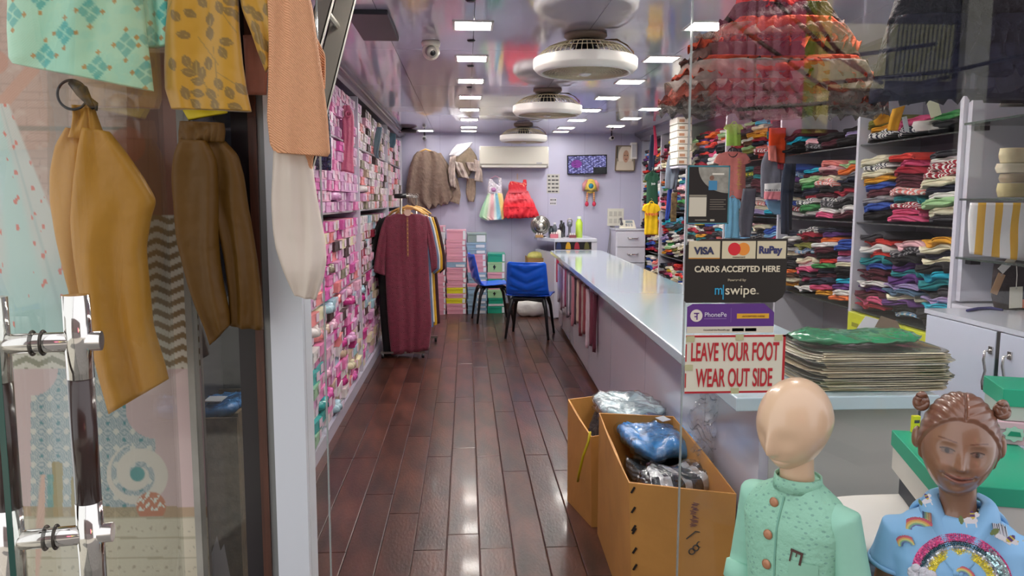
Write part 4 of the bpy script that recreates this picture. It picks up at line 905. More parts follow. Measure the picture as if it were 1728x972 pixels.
# wall hanging
p = P(997, 298, 1, 10.52)
t = thing('wall_hanging', 'yellow and pink owl shaped hanging ornament under the television', 'ornament', tuple(p)); s = 10.5/FPX
MB().ball((0, 0, -16*s), .085, .04, .10, 16, 12).obj('body', mat('hang_yellow', '#c9b24a', .7, bump=1, bscale=40, var=.2), t, smooth=True)
MB().ball((.0, -.035, -16*s), .034, .02, .034, 14, 10).obj('disc', mat('hang_blue', '#1f7c9c', .6), t, smooth=True)
MB().torus((0, -.035, -16*s), .045, .01, 'y', 18, 6).obj('ring', mat('hang_gold', '#e0c860', .6), t, smooth=True)
for sx in (-1, 1):
    MB().tube([(sx*.05, 0, -6*s), (sx*.09, -.01, -13*s), (sx*.10, 0, -24*s)], [.02, .03, .012], 8).obj('wing', mat('hang_pink', '#c98a8e', .7), t, smooth=True)
    MB().tube([(sx*.045, 0, -26*s), (sx*.05, 0, -42*s)], .012, 8).obj('leg', mat('hang_stripe', '#d8c06a', .7, stripes=('#c24a5a', 2, 40, .5)), t, smooth=True)
    MB().ball((sx*.05, 0, -46*s), .026, .026, .034, 12, 8).obj('foot', mat('hang_red', '#c02a4c' if 1 else '', .6), t, smooth=True)
MB().box(-.09, .09, -.03, .0, -25*s, -22*s).obj('skirt_band', mat('hang_brown', '#5d5032', .7), t, bevel=.004)
# switch board
a, b_ = P(1025, 352, 1, BY), P(1052, 381, 1, BY); w, h = b_.x-a.x, a.z-b_.z
t = thing('switch_board', 'white switch board on the back wall above the telephone', 'switch', (a.x, BY-.001, b_.z)); MB().box(0, w, -.015, 0, 0, h).obj('plate', mat('switch_cream', '#d5d3c8', .4), t, bevel=.003)
for i in range(3):
    for j in range(2): MB().box(w*(.1+.28*i), w*(.3+.28*i), -.019, -.015, h*(.15+.42*j), h*(.42+.42*j)).obj('switch_key', mat('switch_key', '#b9b7ae', .4), t)

# ---------------------------------------------------------------- desk and things on it
Yd = 9.62
A = P(936, 403, 1, Yd); Bp = P(1006, 530, 1, Yd); zt = A.z; x0 = A.x; x1 = Bp.x
t = thing('reception_desk', 'white reception desk in front of the back wall, dress picture on its front', 'desk', (0, 0, 0))
xl = P(906, 398, 1, 10.1).x
MB().slab([(x0, Yd), (x1, Yd), (x1, BY-.08), (xl, BY-.08), (xl, Yd+.45)], zt-.04, zt).obj('desktop', mat('desk_top', '#d6dae4', .2, coat=.4), t, bevel=.003)
MB().box(x0, x1, Yd+.01, Yd+.035, .02, zt-.041).obj('front_panel', M_white, t)
MB().slab([(x0, Yd+.036), (x0+.03, Yd+.036), (xl+.06, BY-.09), (xl+.02, BY-.09)], .0, zt-.18).obj('side_panel', M_white, t)
MB().box(x1-.03, x1, Yd+.036, BY-.09, 0, zt-.041).obj('side_panel', M_white, t)
a, b_ = P(937, 403.5, 1, Yd), P(998, 421, 1, Yd); w, h = b_.x-a.x, a.z-b_.z
fp = thing('dress_poster', 'narrow dark poster of four people in colourful dresses on the desk front', 'poster', (a.x, Yd+.008, b_.z))
MB().box(0, w, -.003, 0, 0, h).obj('board', mat('poster_dark', '#1c1a1e', .3), fp)
for k, (c, xx) in enumerate([('#2a3a66', .1), ('#d3a01c', .36), ('#a3283c', .6), ('#5d5a30', .87)]):
    for nm, b, cc in (('dress_figure', MB().prism([(xx*w-.035, .004), (xx*w+.035, .004), (xx*w+.028, h*.45), (xx*w+.014, h*.68), (xx*w-.014, h*.68), (xx*w-.028, h*.45)], -.005, -.003), c), ('face_print', MB().prism([(xx*w+.011*math.cos(q*PI/4), h*.8+.015*math.sin(q*PI/4)) for q in range(8)], -.005, -.003), '#b48468')):
        b.obj(nm, mat('print_'+cc.strip('#'), cc, .5), fp)
MB().box(P(939, 430, 1, Yd).x, P(946, 475, 1, Yd).x, Yd-.0, Yd+.009, P(940, 476, 1, Yd).z, P(940, 432, 1, Yd).z).obj('red_pane', mat('desk_red', '#b02a4a', .3), t)
def on_desk(px, Y): return P(px, 400, 1, Y).x
# steel table fan
fx = on_desk(912, 10.15)
t = thing('table_fan', 'round steel table fan on the left end of the desk', 'fan', (fx, 10.15, zt), 0)
c = MB().lathe([(.0, .035), (.06, .03), (.11, .0), (.125, -.03), (.13, -.035), (.12, -.05), (.0, -.06)], n=36); c.v = [(x, -z, y+.15) for x, y, z in c.v]; c.obj('housing', mat('steel_bowl', '#a8a6a0', .25, .9), t, smooth=True)
for R_ in (.04, .075, .105, .125): MB().torus((0, -.045+.03*R_/.125, .15), R_, .0035, 'y', 32, 6).obj('guard_ring', M_steel, t, smooth=True)
MB().ball((0, -.05, .15), .03, .02, .03, 14, 10).obj('hub', M_offwhite, t, smooth=True)
MB().lathe([(0, 0), (.07, 0), (.065, .012), (.02, .02), (0, .02)], n=24).obj('base', M_dark, t, smooth=True)
dk = [(903, 'wicker', '#b98f52', .03, .05, 'small tan basket item under the fan at the desk edge'), ]
def bottle(name, px, Y, r, h, col, label, cat='bottle', capc='#22222a', neck=.5):
    t = thing(name, label, cat, (on_desk(px, Y), Y, zt))
    MB().lathe([(0, 0), (r, .0), (r, h*.7), (r*neck, h*.85), (r*neck, h*.9), (0, h*.9)], n=20).obj('body', mat('bottle_'+col.strip('#'), col, .2, coat=.5), t, smooth=True)
    MB().lathe([(r*neck*1.1, h*.88), (r*neck*1.1, h), (0, h)], n=16).obj('cap', mat('cap_'+capc.strip('#'), capc, .3), t)
bottle('green_bottle', 977, 9.95, .045, .275, '#b9d94a', 'lime green water bottle on the desk below the ornament', neck=.55, capc='#d9e6d0')
bottle('black_bottle', 947, 10.0, .028, .22, '#16181e', 'tall black bottle in the middle of the desk')
bottle('black_bottle', 951, 10.15, .022, .19, '#24262e', 'shorter black bottle just behind the tall one on desk')
bottle('white_jar', 943, 9.9, .03, .12, '#d8d6d2', 'small white jar beside the black bottle on desk', 'jar')
bottle('dark_jar', 930, 10.0, .035, .15, '#223038', 'dark jar right of the table fan', 'jar', '#0f0f12')
bottle('grey_jar', 936, 10.12, .028, .19, '#59616a', 'grey dispenser bottle between the fan and the black bottles', 'bottle', '#e0e0e0')
for px, Y, w, d, h, c, l in [(935, 9.85, .10, .08, .05, '#c06a78', 'pink and white tray of small items on the desk'), (966, 9.9, .09, .09, .035, '#7a3a40', 'dark red box beside the green bottle on the desk'), (910, 9.95, .10, .06, .035, '#b48f60', 'tan tray of stationery in front of the table fan')]:
    t = thing('desk_tray', l, 'tray', (on_desk(px, Y), Y, zt)); MB().cbox(0, 0, h/2, w, d, h).obj('tray', mat('tray_'+c.strip('#'), c, .5), t, bevel=.004)
    for q in range(3): MB().cbox(-w*.3+w*.3*q, 0, h+.012, w*.16, d*.4, .024).obj('small_item', mat('tray_item', '#ddd8d4', .5), t)
t = thing('tape_dispenser', 'grey stand with round top beside the green bottle', 'stand', (on_desk(961, 10.05), 10.05, zt))
MB().lathe([(0, 0), (.045, 0), (.04, .02), (.018, .04), (.018, .13), (.035, .15), (.035, .19), (0, .2)], n=20).obj('stand', mat('stand_grey', '#6d7078', .3, .5), t, smooth=True); MB().torus((0, -.01, .21), .03, .008, 'y', 20, 8).obj('ring', M_steel, t, smooth=True)
# brown carton with yellow bundle and the white sack beside the desk
p = P(903, 522, 1, 10.15)
t = thing('open_carton', 'open brown carton with yellow cloth beside the reception desk', 'carton', (p.x+.01, 10.28, 0.42)); w = .25
for q in ((-w/2, 0, .006, .3), (w/2, 0, .006, .3)): MB().box(q[0], q[0]+.006, -.15, .15, 0, .34).obj('side', mat('cardboard_far', '#a8814a', .7), t)
for yy in (-.15, .144): MB().box(-w/2, w/2+.006, yy, yy+.006, 0, .32).obj('side', mat('cardboard_far'), t)
MB().box(-w/2, w/2, -.15, .15, 0, .005).obj('bottom', mat('cardboard_far'), t)
tag(MB().ball((0, 0, 0), .11, .12, .07, 20, 14).obj('yellow_cloth', cloth('#d9d678', .6, 1.2, 14), smooth=True, loc=(p.x+.01, 10.28, .75)), 'pale yellow bundled cloth in the brown carton by the desk', 'cloth')
tag(MB().box(-.14, .15, -.16, .16, 0, .415).obj('low_stool', mat('stool_dark', '#8a8790', .5), loc=(p.x+.01, 10.3, 0), bevel=.006), 'grey support box under the brown carton by the desk', 'box')
def sack(U, V):
    a = U*2*PI; r = np.sin(PI*np.clip(V, .0, 1))**.45
    return .20*r*np.cos(a)*(1+.08*np.sin(5*a+4*V)), .11*r*np.sin(a)*(1+.1*np.sin(4*a)), .10+.105*-np.cos(PI*V)+.01*np.sin(6*a)*r
p = P(892, 528, 2, 0)
tag(grid(40, 24, sack, close_u=True).obj('white_sack', mat('white_sack', '#cfccc8', .4, bump=1.2, bscale=12), smooth=True, loc=(p.x, 9.9, .005)), 'crumpled white plastic sack on the floor under the carton', 'sack')
# drawer unit with telephone
Yc = 10.12
a = P(1040, 386, 1, Yc); b_ = P(1079, 386, 1, Yc); z1 = a.z
t = thing('drawer_unit', 'white drawer unit in the back right corner under the telephone', 'drawers', (0, 0, 0))
MB().box(a.x, 2.38, Yc+.02, BY-.03, .0, z1-.02).obj('body', M_white, t); MB().box(a.x-.01, 2.385, Yc, BY-.03, z1-.02, z1).obj('top', mat('desk_top'), t)
for k in range(4):
    zz = z1-.24-.21*k; dr = MB().box(a.x+.012, 2.37, Yc, Yc+.019, zz, zz+.2).obj('drawer', mat('drawer_white', '#d3d5e2', .25), t, bevel=.002)
    MB().tube([(2.14, Yc, zz+.12), (2.16, Yc-.03, zz+.11), (2.26, Yc-.03, zz+.11), (2.28, Yc, zz+.12)], .008, 8).obj('handle', M_chrome, dr, smooth=True)
t = thing('telephone', 'white desk telephone on the drawer unit', 'telephone', (P(1059, 384, 1, 10.3).x, 10.3, z1), math.radians(-8))
bb = MB(); bb.add([(-.11, -.1, 0), (.11, -.1, 0), (.11, .1, 0), (-.11, .1, 0), (-.10, -.1, .02), (.10, -.1, .02), (.09, .1, .11), (-.09, .1, .11)], [(0, 3, 2, 1), (4, 5, 6, 7), (0, 1, 5, 4), (1, 2, 6, 5), (2, 3, 7, 6), (3, 0, 4, 7)]); bb.obj('base', M_cream, t, bevel=.006)
MB().tube([(-.085, -.07, .055), (-.085, -.03, .08), (-.085, .06, .12), (-.085, .10, .12)], [.022, .014, .014, .022], 10).obj('handset', mat('handset', '#4a4a50', .3), t, smooth=True)
MB().add([(-.03, .0, .068), (.07, .0, .068), (.065, .06, .096), (-.025, .06, .096)], [(0, 1, 2, 3)]).obj('display', mat('lcd', '#8f9a9c', .2), t, loc=(0, 0, .004))
for i in range(3):
    for j in range(3): MB().cbox(-.02+.035*i, -.08+.025*j, .033+.0113*j, .022, .014, .012).obj('key', mat('key_grey', '#9a9aa0', .4), t)
b = MB()
for k in range(5):
    x = P(1033+k*1.6, 380, 1, 10.45).x; b.tube([(x, 10.56, z1+.02), (x-.02, 10.5, z1-.1+.02*k), (x-.05+.01*k, 10.48, z1-.35), (x-.07+.012*k, 10.5, z1-.62), (x-.02, 10.54, .35)], .006, 6)
tag(b.obj('cable_bundle', mat('cable_grey', '#77757c', .5), smooth=True), 'bundle of grey cables hanging left of the drawer unit', 'cable')
# garments hanging from the left rack rail
drape('navy_sequin_dress', [(536, 186, 556, 184), (534, 220, 558, 222), (530, 262, 560, 262), (528, 286, 559, 288)], 4.55, '', 'navy sequinned garment hanging at the near end of the left rack', 'dress', m=mat('navy_sequin', '#141a3e', .25, coat=.5, bump=1.5, bscale=60, var=.4, vscale=60))
t = thing('pink_wrapped_dress', 'pink garment in clear film hanging on the left rack', 'dress', tuple(P(585, 176, 1, 5.6)))
garment('garment', [(579, 178, 590, 178), (576, 190, 598, 196), (580, 225, 597, 232), (578, 262, 596, 268), (574, 288, 598, 293)], 5.6, mat('pink_film', '#cf6f8c', .25, coat=.6, bump=1, bscale=24), t, .03, 2, .01, 3, 30, 26, root=t)
p = P(588, 192, 1, 5.57)-t.location; MB().torus(tuple(p), .02, .008, 'y', 16, 6).obj('knot', mat('pink_film'), t, smooth=True)
drape('steel_blue_trousers', [(636, 214, 645, 215), (631, 235, 642, 238), (630, 258, 638, 260), (634, 266, 640, 268)], 7.4, '#6c8694', 'steel blue trousers hanging on the middle bay of left rack', 'trousers')
drape('dark_blue_shirt', [(656, 223, 668, 226), (653, 240, 668, 242), (650, 246, 664, 250)], 8.9, '#50707e', 'teal blue shirt hanging near the far end of left rack', 'shirt')
# ================================================================ CARTONS IN THE AISLE
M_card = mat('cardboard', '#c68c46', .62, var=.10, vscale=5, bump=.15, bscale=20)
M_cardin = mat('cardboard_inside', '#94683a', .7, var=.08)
def open_box(name, label, cat, top, bot, zt, th=.007):
    """open carton: four side walls and a bottom; corners FL, FR, BR, BL"""
    t = thing(name, label, cat, (0, 0, 0)); wn = ['front_wall', 'right_wall', 'back_wall', 'left_wall']
    cx = sum(p[0] for p in top)/4; cy = sum(p[1] for p in top)/4
    for i in range(4):
        j = (i+1) % 4; a, b, c, d = top[i], top[j], bot[j], bot[i]; za, zb_ = zt[i], zt[j]
        def ins(p, k=th):
            v = Vector((cx-p[0], cy-p[1])); v.normalize(); return (p[0]+v.x*k*1.4, p[1]+v.y*k*1.4)
        N = 8; vs = []; fs = []
        for q in range(N+1):
            u = q/N; bow = math.sin(PI*u)*.006*(1 if i in (1, 3) else .5)*(-1 if i == 3 else 1)
            for w in range(5):
                v = w/4
                x = (a[0]*(1-u)+b[0]*u)*v+(d[0]*(1-u)+c[0]*u)*(1-v); y = (a[1]*(1-u)+b[1]*u)*v+(d[1]*(1-u)+c[1]*u)*(1-v)
                z = (za*(1-u)+zb_*u)*v; x += bow*v if i in (1, 3) else 0; y += -bow*v if i == 0 else 0
                xi, yi = ins((x, y)); vs.append((x, y, z+.001)); vs.append((xi, yi, z+.001))
        for q in range(N):
            for w in range(4):
                A = (q*5+w)*2; B = A+10
                fs += [(A, B, B+2, A+2), (A+1, A+3, B+3, B+1)]
            A = (q*5+4)*2; fs.append((A, A+10, A+11, A+1)); A = q*10; fs.append((A, A+1, A+11, A+10))
        for e in (0, N*10):
            for w in range(4): A = e+w*2; fs.append((A, A+2, A+3, A+1))
        MB().add(vs, fs).obj(wn[i], M_card, t)
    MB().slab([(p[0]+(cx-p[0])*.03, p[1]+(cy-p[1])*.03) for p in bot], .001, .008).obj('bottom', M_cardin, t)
    return t
z1 = .56
FL, FR, BR, BL = P(1061, 815, 2, z1), P(1243, 832, 2, z1), P(1168, 703, 2, z1), P(1011, 697, 2, z1)
bx = open_box('open_carton', 'large open cardboard carton with staples at the corner, nearest the shop entrance', 'carton', [FL[:2], (FR.x, FR.y), (min(BR.x, .90), BR.y), BL[:2]], [(FL.x+.03, FL.y+.02), (FR.x, FR.y+.02), (.90, BR.y), (BL.x, BL.y)], [z1, z1-.005, z1+.002, z1])
fdir = (Vector((FR.x, FR.y, 0))-Vector((FL.x, FL.y, 0))).normalized()
for k, z in enumerate([.545, .475, .41, .40, .33, .27, .20]):
    o = MB().box(.012, .019, -.0025, -.0005, -.012, .012).obj('staple', mat('staple', '#2b2522', .4, .5), bx, loc=(FL.x+.004*k*.3+(z1-z)*.03, FL.y-.002+(z1-z)*.03, z)); o.rotation_euler = (0, .5, math.atan2(fdir.y, fdir.x))
def onbox(u, z): q = Vector((FL.x, FL.y, 0)).lerp(Vector((FR.x, FR.y, 0)), u); return Vector((q.x+(z1-z)*.015, q.y-.0075+(z1-z)*.036, z))
rzb = math.atan2(fdir.y, fdir.x)
scribble('handwriting', .085, .03, 6, mat('ink_purple', '#5a2a50', .6), bx, onbox(.66, .43), rot=(PI/2, -PI/2, rzb), r=.0011, seed=5)
q = onbox(.60, .36)
for k in range(4): MB().torus((0, 0, 0), .010, .0022, 'y', 12, 4).obj('printed_symbol', mat('ink_black', '#2c2620', .6), bx, loc=q+Vector((.013*k, -.002, -.014+.012*k)))
MB().tube([q+Vector((-.02, -.003, .03)), q+Vector((.01, -.003, .055)), q+Vector((.05, -.003, .05))], .0022, 5).obj('printed_symbol', mat('ink_black'), bx)
BFL, BBL = P(1000, 742, 1, 3.36), P(966, 684, 2, .50)
b2 = open_box('open_carton', 'smaller open cardboard carton with a yellow strap, behind the large one', 'carton', [(BFL.x, 3.40), (.88, 3.40), (.89, 3.95), (BBL.x-.005, 3.80)], [(P(1003, 903, 2, 0).x, 3.38), (.88, 3.38), (.88, 3.9), (.50, 3.7)], [BFL.z, .47, .50, .495])
b = MB(); b.tube([P(996, 728, 1, 3.34), P(993, 745, 1, 3.33), P(984, 770, 1, 3.34), P(977, 800, 1, 3.37), P(975, 812, 1, 3.40)], .006, 8); b.obj('strap', mat('strap_yellow', '#c9b81e', .4), b2, smooth=True)
M_film = glass_mat('clear_film', (.93, .94, .95), .10, rough=.12, power=2.5)
def film_bump(m, sc=18, st=1.0):
    nt = m.node_tree; n = nt.nodes.new('ShaderNodeTexNoise'); n.inputs['Scale'].default_value = sc; n.inputs['Detail'].default_value = 3; tc = nt.nodes.new('ShaderNodeTexCoord'); nt.links.new(tc.outputs['Object'], n.inputs[0])
    bp = nt.nodes.new('ShaderNodeBump'); bp.inputs['Strength'].default_value = st; bp.inputs['Distance'].default_value = .03; nt.links.new(n.outputs[0], bp.inputs['Height'])
    for q in nt.nodes:
        if q.type == 'BSDF_GLOSSY' or q.type == 'LAYER_WEIGHT': nt.links.new(bp.outputs[0], q.inputs['Normal'])
film_bump(M_film)
def packet(name, label, c, sx, sy, sz, m, rz=0, tilt=(0, 0), cat='packet', group=None, film=True, seed=0):
    t = thing(name, label, cat, c, rz, group); t.rotation_euler = (tilt[0], tilt[1], rz)
    def mk(k, wob):
        def pos(U, V):
            a = U*2*PI; ca, sa = np.cos(a), np.sin(a); ph = V*PI
            r = np.sin(ph)**.3
            x = np.sign(ca)*np.abs(ca)**.55*r*sx/2*k; y = np.sign(sa)*np.abs(sa)**.55*r*sy/2*k; z = -np.cos(ph)*sz/2*k
            w = fnoise(x*30/(sx*4), y*30/(sy*4), 1, seed)
            return x*(1+wob*.4*w), y, z+wob*sz*.55*w*(np.cos(ph) < .3)+wob*.3*sz*np.sin(x*40+seed)
        return grid(40, 22, pos, close_u=True)
    mk(1, .35).obj('contents', m, t, smooth=True)
    if film: mk(1.06, .5).obj('clear_film', M_film, t, smooth=True)
    return t
mid = P(1110, 745, 2, .47)
packet('packed_shirts', 'blue packed garments in clear film inside the large open carton', (mid.x, mid.y+.02, .485), .31, .46, .085, mat('packed_blue', '#4a9fe8', .35, coat=.6, bump=1.4, bscale=14, var=.25, vscale=12), .05, seed=1)
pt = P(1078, 735, 2, .53); o = MB().cbox(0, 0, 0, .05, .045, .0012).obj('white_label', mat('label_white', '#dfe6ea', .4), bpy.data.objects['packed_shirts'], loc=(.02, -.02, .085)); o.rotation_euler = (.15, 0, .5)
packet('packed_shirts', 'grey packed garments in clear film under the blue ones in the carton', (mid.x, mid.y-.12, .37), .29, .30, .10, mat('packed_grey', '#7d8894', .3, coat=.6, bump=1.4, bscale=14, var=.3, stripes=('#45484e', 2, 60, .5)), seed=2)
packet('packed_shirts', 'dark packed garments filling the bottom of the large carton', (mid.x, mid.y-.03, .17), .26, .60, .30, mat('packed_dark', '#3b3c44', .4, coat=.4, bump=1), seed=3, film=False)
fr = P(1150, 808, 2, .50)
packet('packed_shirts', 'black and white packed garments at the front of the large carton', (fr.x+.01, fr.y+.075, .465), .29, .19, .07, mat('packed_bw', '#20222a', .25, coat=.7, bump=1.6, bscale=16, stripes=('#cfd0d4', 0, 13, .62)), .3, seed=4)
MB().tube([fr+Vector((.03, .02, .02)), fr+Vector((.035, .09, .028)), fr+Vector((.02, .15, .015))], .0035, 6).obj('yellow_strap', mat('strap_yellow'), bpy.data.objects['open_carton']) if False else None
lb = P(1060, 684, 1, 3.6)
for k, (dz, c, l) in enumerate([(0, '#b9d6dc', 'pale aqua packed garments on top of the smaller carton'), (-.04, '#c9d0d2', 'grey white packed garments just under the pale aqua ones, smaller carton')]):
    packet('packed_clothes', l, (lb.x+.01*k, 3.62-.02*k, lb.z+dz), .30, .42, .045, mat('packed_'+c.strip('#'), c, .25, coat=.7, bump=1.2, bscale=14), seed=6+k)
packet('packed_clothes', 'bulk of packed garments inside the smaller carton', (.72, 3.64, .23), .25, .40, .40, mat('packed_dark'), seed=9, film=False)
# crumpled empty film bags between carton and counter
t = thing('plastic_bags', 'crumpled clear plastic bags lying over the right edge of the large carton', 'plastic bag', tuple(P(1215, 735, 1, 2.75)))
for k in range(2):
    def pos(U, V, k=k):
        x = (U-.5)*.20; z = (.5-V)*.26; return x+.02*np.sin(9*V+k), .02*fnoise(U*12, V*12, 1, k)+.05*V-.03*k, z+.025*fnoise(U*9, V*7, 1, 3+k)+.1*(U-.5)*-1.3
    grid(30, 36, pos).obj('film_sheet', M_film, t, smooth=True)

# ================================================================ STACK OF SLEEVED GARMENTS ON THE COUNTER END
sk = random.Random(21); top0 = .905; n = 17; zt_ = P(1450, 580, 1, 2.45).z; hh = (zt_-top0)/n
pc = [('khaki', '#a09a80'), ('beige', '#cdb99a'), ('grey green', '#878c7a'), ('dark grey', '#55564e'), ('cream', '#d8cfb8'), ('olive grey', '#7a7a66'), ('pale grey', '#b9b8b0')]
for k in range(n):
    nm, c = pc[sk.randrange(7)]; w = .47+sk.uniform(-.03, .03); dp = .36
    cx_ = P(1455, 620, 1, 2.45).x+sk.uniform(-.012, .012)
    def pos(U, V, w=w, k=k):
        a = U*2*PI; r = np.sin(PI*V)**.12; ca, sa = np.cos(a), np.sin(a)
        x = np.sign(ca)*np.abs(ca)**.35*w/2*r; y = np.sign(sa)*np.abs(sa)**.35*.18*r
        return x, y, (.5-.5*np.cos(PI*V))*hh*.86+.0035*np.sin(x*13+k)*np.sin(y*11+k)
    o = grid(48, 9, pos, close_u=True).obj('sleeved_garment', mat('sleeve_'+c.strip('#'), c, .22, coat=.6, bump=.8, bscale=12, var=.25, stretch=(1, 1, 8), vscale=14), smooth=True, loc=(cx_, 2.47, top0+.002+k*hh), rz=sk.uniform(-.05, .05))
    tag(o, f'{nm} garment in a flat plastic sleeve, {["bottom","second","third","fourth","fifth","sixth","seventh","eighth","ninth","tenth","eleventh","twelfth","thirteenth","fourteenth","fifteenth","sixteenth","top"][k]} of the pile on the counter end', 'packed garment', 'sleeved garments piled on the counter')
    link('paper_insert', MB().box(-w*.44, w*.40, -.181, -.165, hh*.3, hh*.42).mesh('paper_insert', mat('paper_insert', '#ded2b4', .5)), o)
gp = [(1327, 552, 1345, 560), (0, 0, 0, 0)]
gb = grid(60, 24, lambda U, V: (((V-.5)*.43), .12*np.sin(U*2*PI)*np.sin(PI*np.clip(V, .01, .99))**.4, (.022+.012*np.sin(V*7+1))*np.cos(U*2*PI)*np.sin(PI*np.clip(V, .01, .99))**.5+.006*fnoise(V*14, U*9)), close_u=True)
gc = P(1435, 563, 1, 2.45)
tag(gb.obj('green_bag', mat('green_film', '#1f8a5c', .22, coat=.7, bump=1.4, bscale=12, var=.25, vscale=8), smooth=True, loc=(gc.x, 2.43, zt_+.030)), 'folded green plastic bag on top of the sleeved garment pile', 'bag')
for k, (px, py, w, a_, c, l) in enumerate([(1478, 549, .06, .3, '#d9d8dc', 'loose white paper sheet behind the green bag'), (1503, 553, .05, -.5, '#7b6650', 'brown paper sheet standing behind the green bag')]):
    p = P(px, py, 1, 2.58); o = MB().add([(-w, 0, -.012), (w, 0, -.02), (w*.9, .02, .012), (-w*.2, .03, .03)], [(0, 1, 2, 3)]).obj('paper_sheet', mat('sheet_'+c.strip('#'), c, .5), loc=(p.x, 2.6, zt_+.035)); sm = o.modifiers.new('t', 'SOLIDIFY'); sm.thickness = .0012; tag(o, l, 'paper')

# ================================================================ STICKERS ON THE GLASS
SY = GY-.0025
def plate(name, label, cat, px0, py0, px1, py1, hexc, rough=.45, poly=None, dy=0):
    a, b_ = P(px0, py0, 1, SY), P(px1, py1, 1, SY); t = thing(name, label, cat, (a.x, SY, b_.z)); w, h = b_.x-a.x, a.z-b_.z
    pl = [(0, 0), (w, 0), (w, h), (0, h)] if poly is None else [(u*w, v*h) for u, v in poly]
    MB().prism(pl, -.0006, .0018).obj('backing', mat('st_'+hexc.strip('#'), hexc, rough), t); return t, w, h
def rect(t, nm, x0, x1, z0, z1, hexc, y=-.0012, **k): return MB().box(x0, x1, y, -.0006, z0, z1).obj(nm, mat('st_'+hexc.strip('#'), hexc, .45, **k), t)
def disc(t, nm, cx, cz, r, hexc, y=-.0016, n=24, squash=1): return MB().prism([(cx+r*math.cos(2*PI*i/n), cz+r*squash*math.sin(2*PI*i/n)) for i in range(n)], y, -.0006).obj(nm, mat('st_'+hexc.strip('#'), hexc, .45), t)
def ftext(t, nm, s, px_w, x, z, size, hexc, w=None, bold=0, y=-.0018, align='LEFT'):
    o = text(nm, s, size, mat('st_'+hexc.strip('#'), hexc, .5), t, (x, y, z), bold=bold, align=align)
    if w:
        ww = max(v.co.x for v in o.data.vertices)-min(v.co.x for v in o.data.vertices); o.scale = (w/ww, 1, 1)
    return o
# LEAVE YOUR FOOT WEAR OUT SIDE
t, w, h = plate('shoe_sign', 'white sign with red capitals asking to leave footwear outside, taped to the glass', 'sign', 1157.5, 566, 1322, 662, '#d9d2bf')
for nm, q in (('border', (0, w, 0, h*.035)), ('border', (0, w, h*.965, h)), ('border', (w*.975, w, 0, h))): rect(t, nm, *q, '#b0202a', y=-.0010)
rect(t, 'border_fragment', 0, w*.012, h*.1, h*.35, '#b0202a'); rect(t, 'border_fragment', 0, w*.012, h*.55, h*.85, '#b0202a')
ftext(t, 'lettering', 'LEAVE YOUR FOOT', 0, w*.05, h*.565, h*.44, '#b5202c', w*.88, .0011)
ftext(t, 'lettering', 'WEAR OUT SIDE', 0, w*.11, h*.12, h*.44, '#b5202c', w*.77, .0011)
for x, z in ((.04, .94), (.53, .96), (.92, .95), (.03, .45), (.5, .04)): rect(t, 'tape', w*(x-.035), w*(x+.045), h*(z-.05), h*(z+.05), '#b9b58c', y=-.0022)
# cards accepted
t, w, h = plate('card_sticker', 'black sticker reading cards accepted here with three card logos, on the glass', 'sticker', 1157.5, 403, 1325, 510, '#1d1814', poly=[(0, .03), (.02, 0), (.90, 0), (.97, .08), (1, .2), (1, 1), (.16, 1), (0, .9)])
for k, (a, b_) in enumerate([(.03, .335), (.355, .685), (.70, .985)]): rect(t, 'card_panel', w*a, w*b_, h*.69, h*.965, '#cfc3a4')
ftext(t, 'lettering', 'VISA', 0, w*.085, h*.765, h*.15, '#2d3050', w*.20, .0012); rect(t, 'orange_line', w*.03, w*.335, h*.69, h*.705, '#c98a3c', y=-.0015)
disc(t, 'red_disc', w*.475, h*.84, h*.10, '#cf2430'); disc(t, 'orange_disc', w*.565, h*.84, h*.10, '#e08a34', y=-.0014)
ftext(t, 'small_print', 'mastercard', 0, w*.46, h*.705, h*.035, '#5a4a3a', w*.12)
ftext(t, 'lettering', 'RuPay', 0, w*.715, h*.775, h*.155, '#2d3060', w*.23, .0012)
ftext(t, 'lettering', 'CARDS ACCEPTED HERE', 0, w*.09, h*.485, h*.13, '#d8cdb4', w*.84, .0006)
ftext(t, 'small_print', 'Powered by', 0, w*.42, h*.34, h*.05, '#a89c84', w*.18, .0003)
ftext(t, 'lettering', 'm', 0, w*.29, h*.13, h*.22, '#2d9ac4', w*.075, .0003); rect(t, 'blue_stroke', w*.375, w*.385, h*.05, h*.28, '#2d9ac4')
ftext(t, 'lettering', 'swipe', 0, w*.395, h*.13, h*.21, '#d8cdb4', w*.30, .0002); ftext(t, 'small_print', 'TM', 0, w*.705, h*.13, h*.03, '#d8cdb4')
# payment sticker
t, w, h = plate('payment_sticker', 'purple and cream payment sticker reading PhonePe, between the other stickers', 'sticker', 1160, 513, 1305, 561, '#5b2f7f', poly=[(0, .0), (1, 0), (1, .7), (.88, 1), (.06, 1), (0, .9)])
rect(t, 'cream_band', 0, w, 0, h*.22, '#d3cab8'); disc(t, 'round_badge', w*.105, h*.60, h*.21, '#ded4c6'); rect(t, 'badge_stroke', w*.075, w*.135, h*.66, h*.70, '#5b2f7f', y=-.0022); rect(t, 'badge_stroke', w*.105, w*.118, h*.46, h*.68, '#5b2f7f', y=-.0022); rect(t, 'badge_stroke', w*.082, w*.105, h*.55, h*.59, '#5b2f7f', y=-.0022)
ftext(t, 'lettering', 'PhonePe', 0, w*.195, h*.56, h*.22, '#d9cfe0', w*.25, 0); rect(t, 'underline', w*.195, w*.45, h*.48, h*.50, '#8f70a8'); rect(t, 'divider', w*.50, w*.503, h*.36, h*.85, '#8f70a8')
rect(t, 'yellow_bar', w*.57, w*.94, h*.49, h*.66, '#dba32e'); ftext(t, 'small_print', 'ACCEPTED HERE', 0, w*.63, h*.545, h*.07, '#7a5318', w*.26)
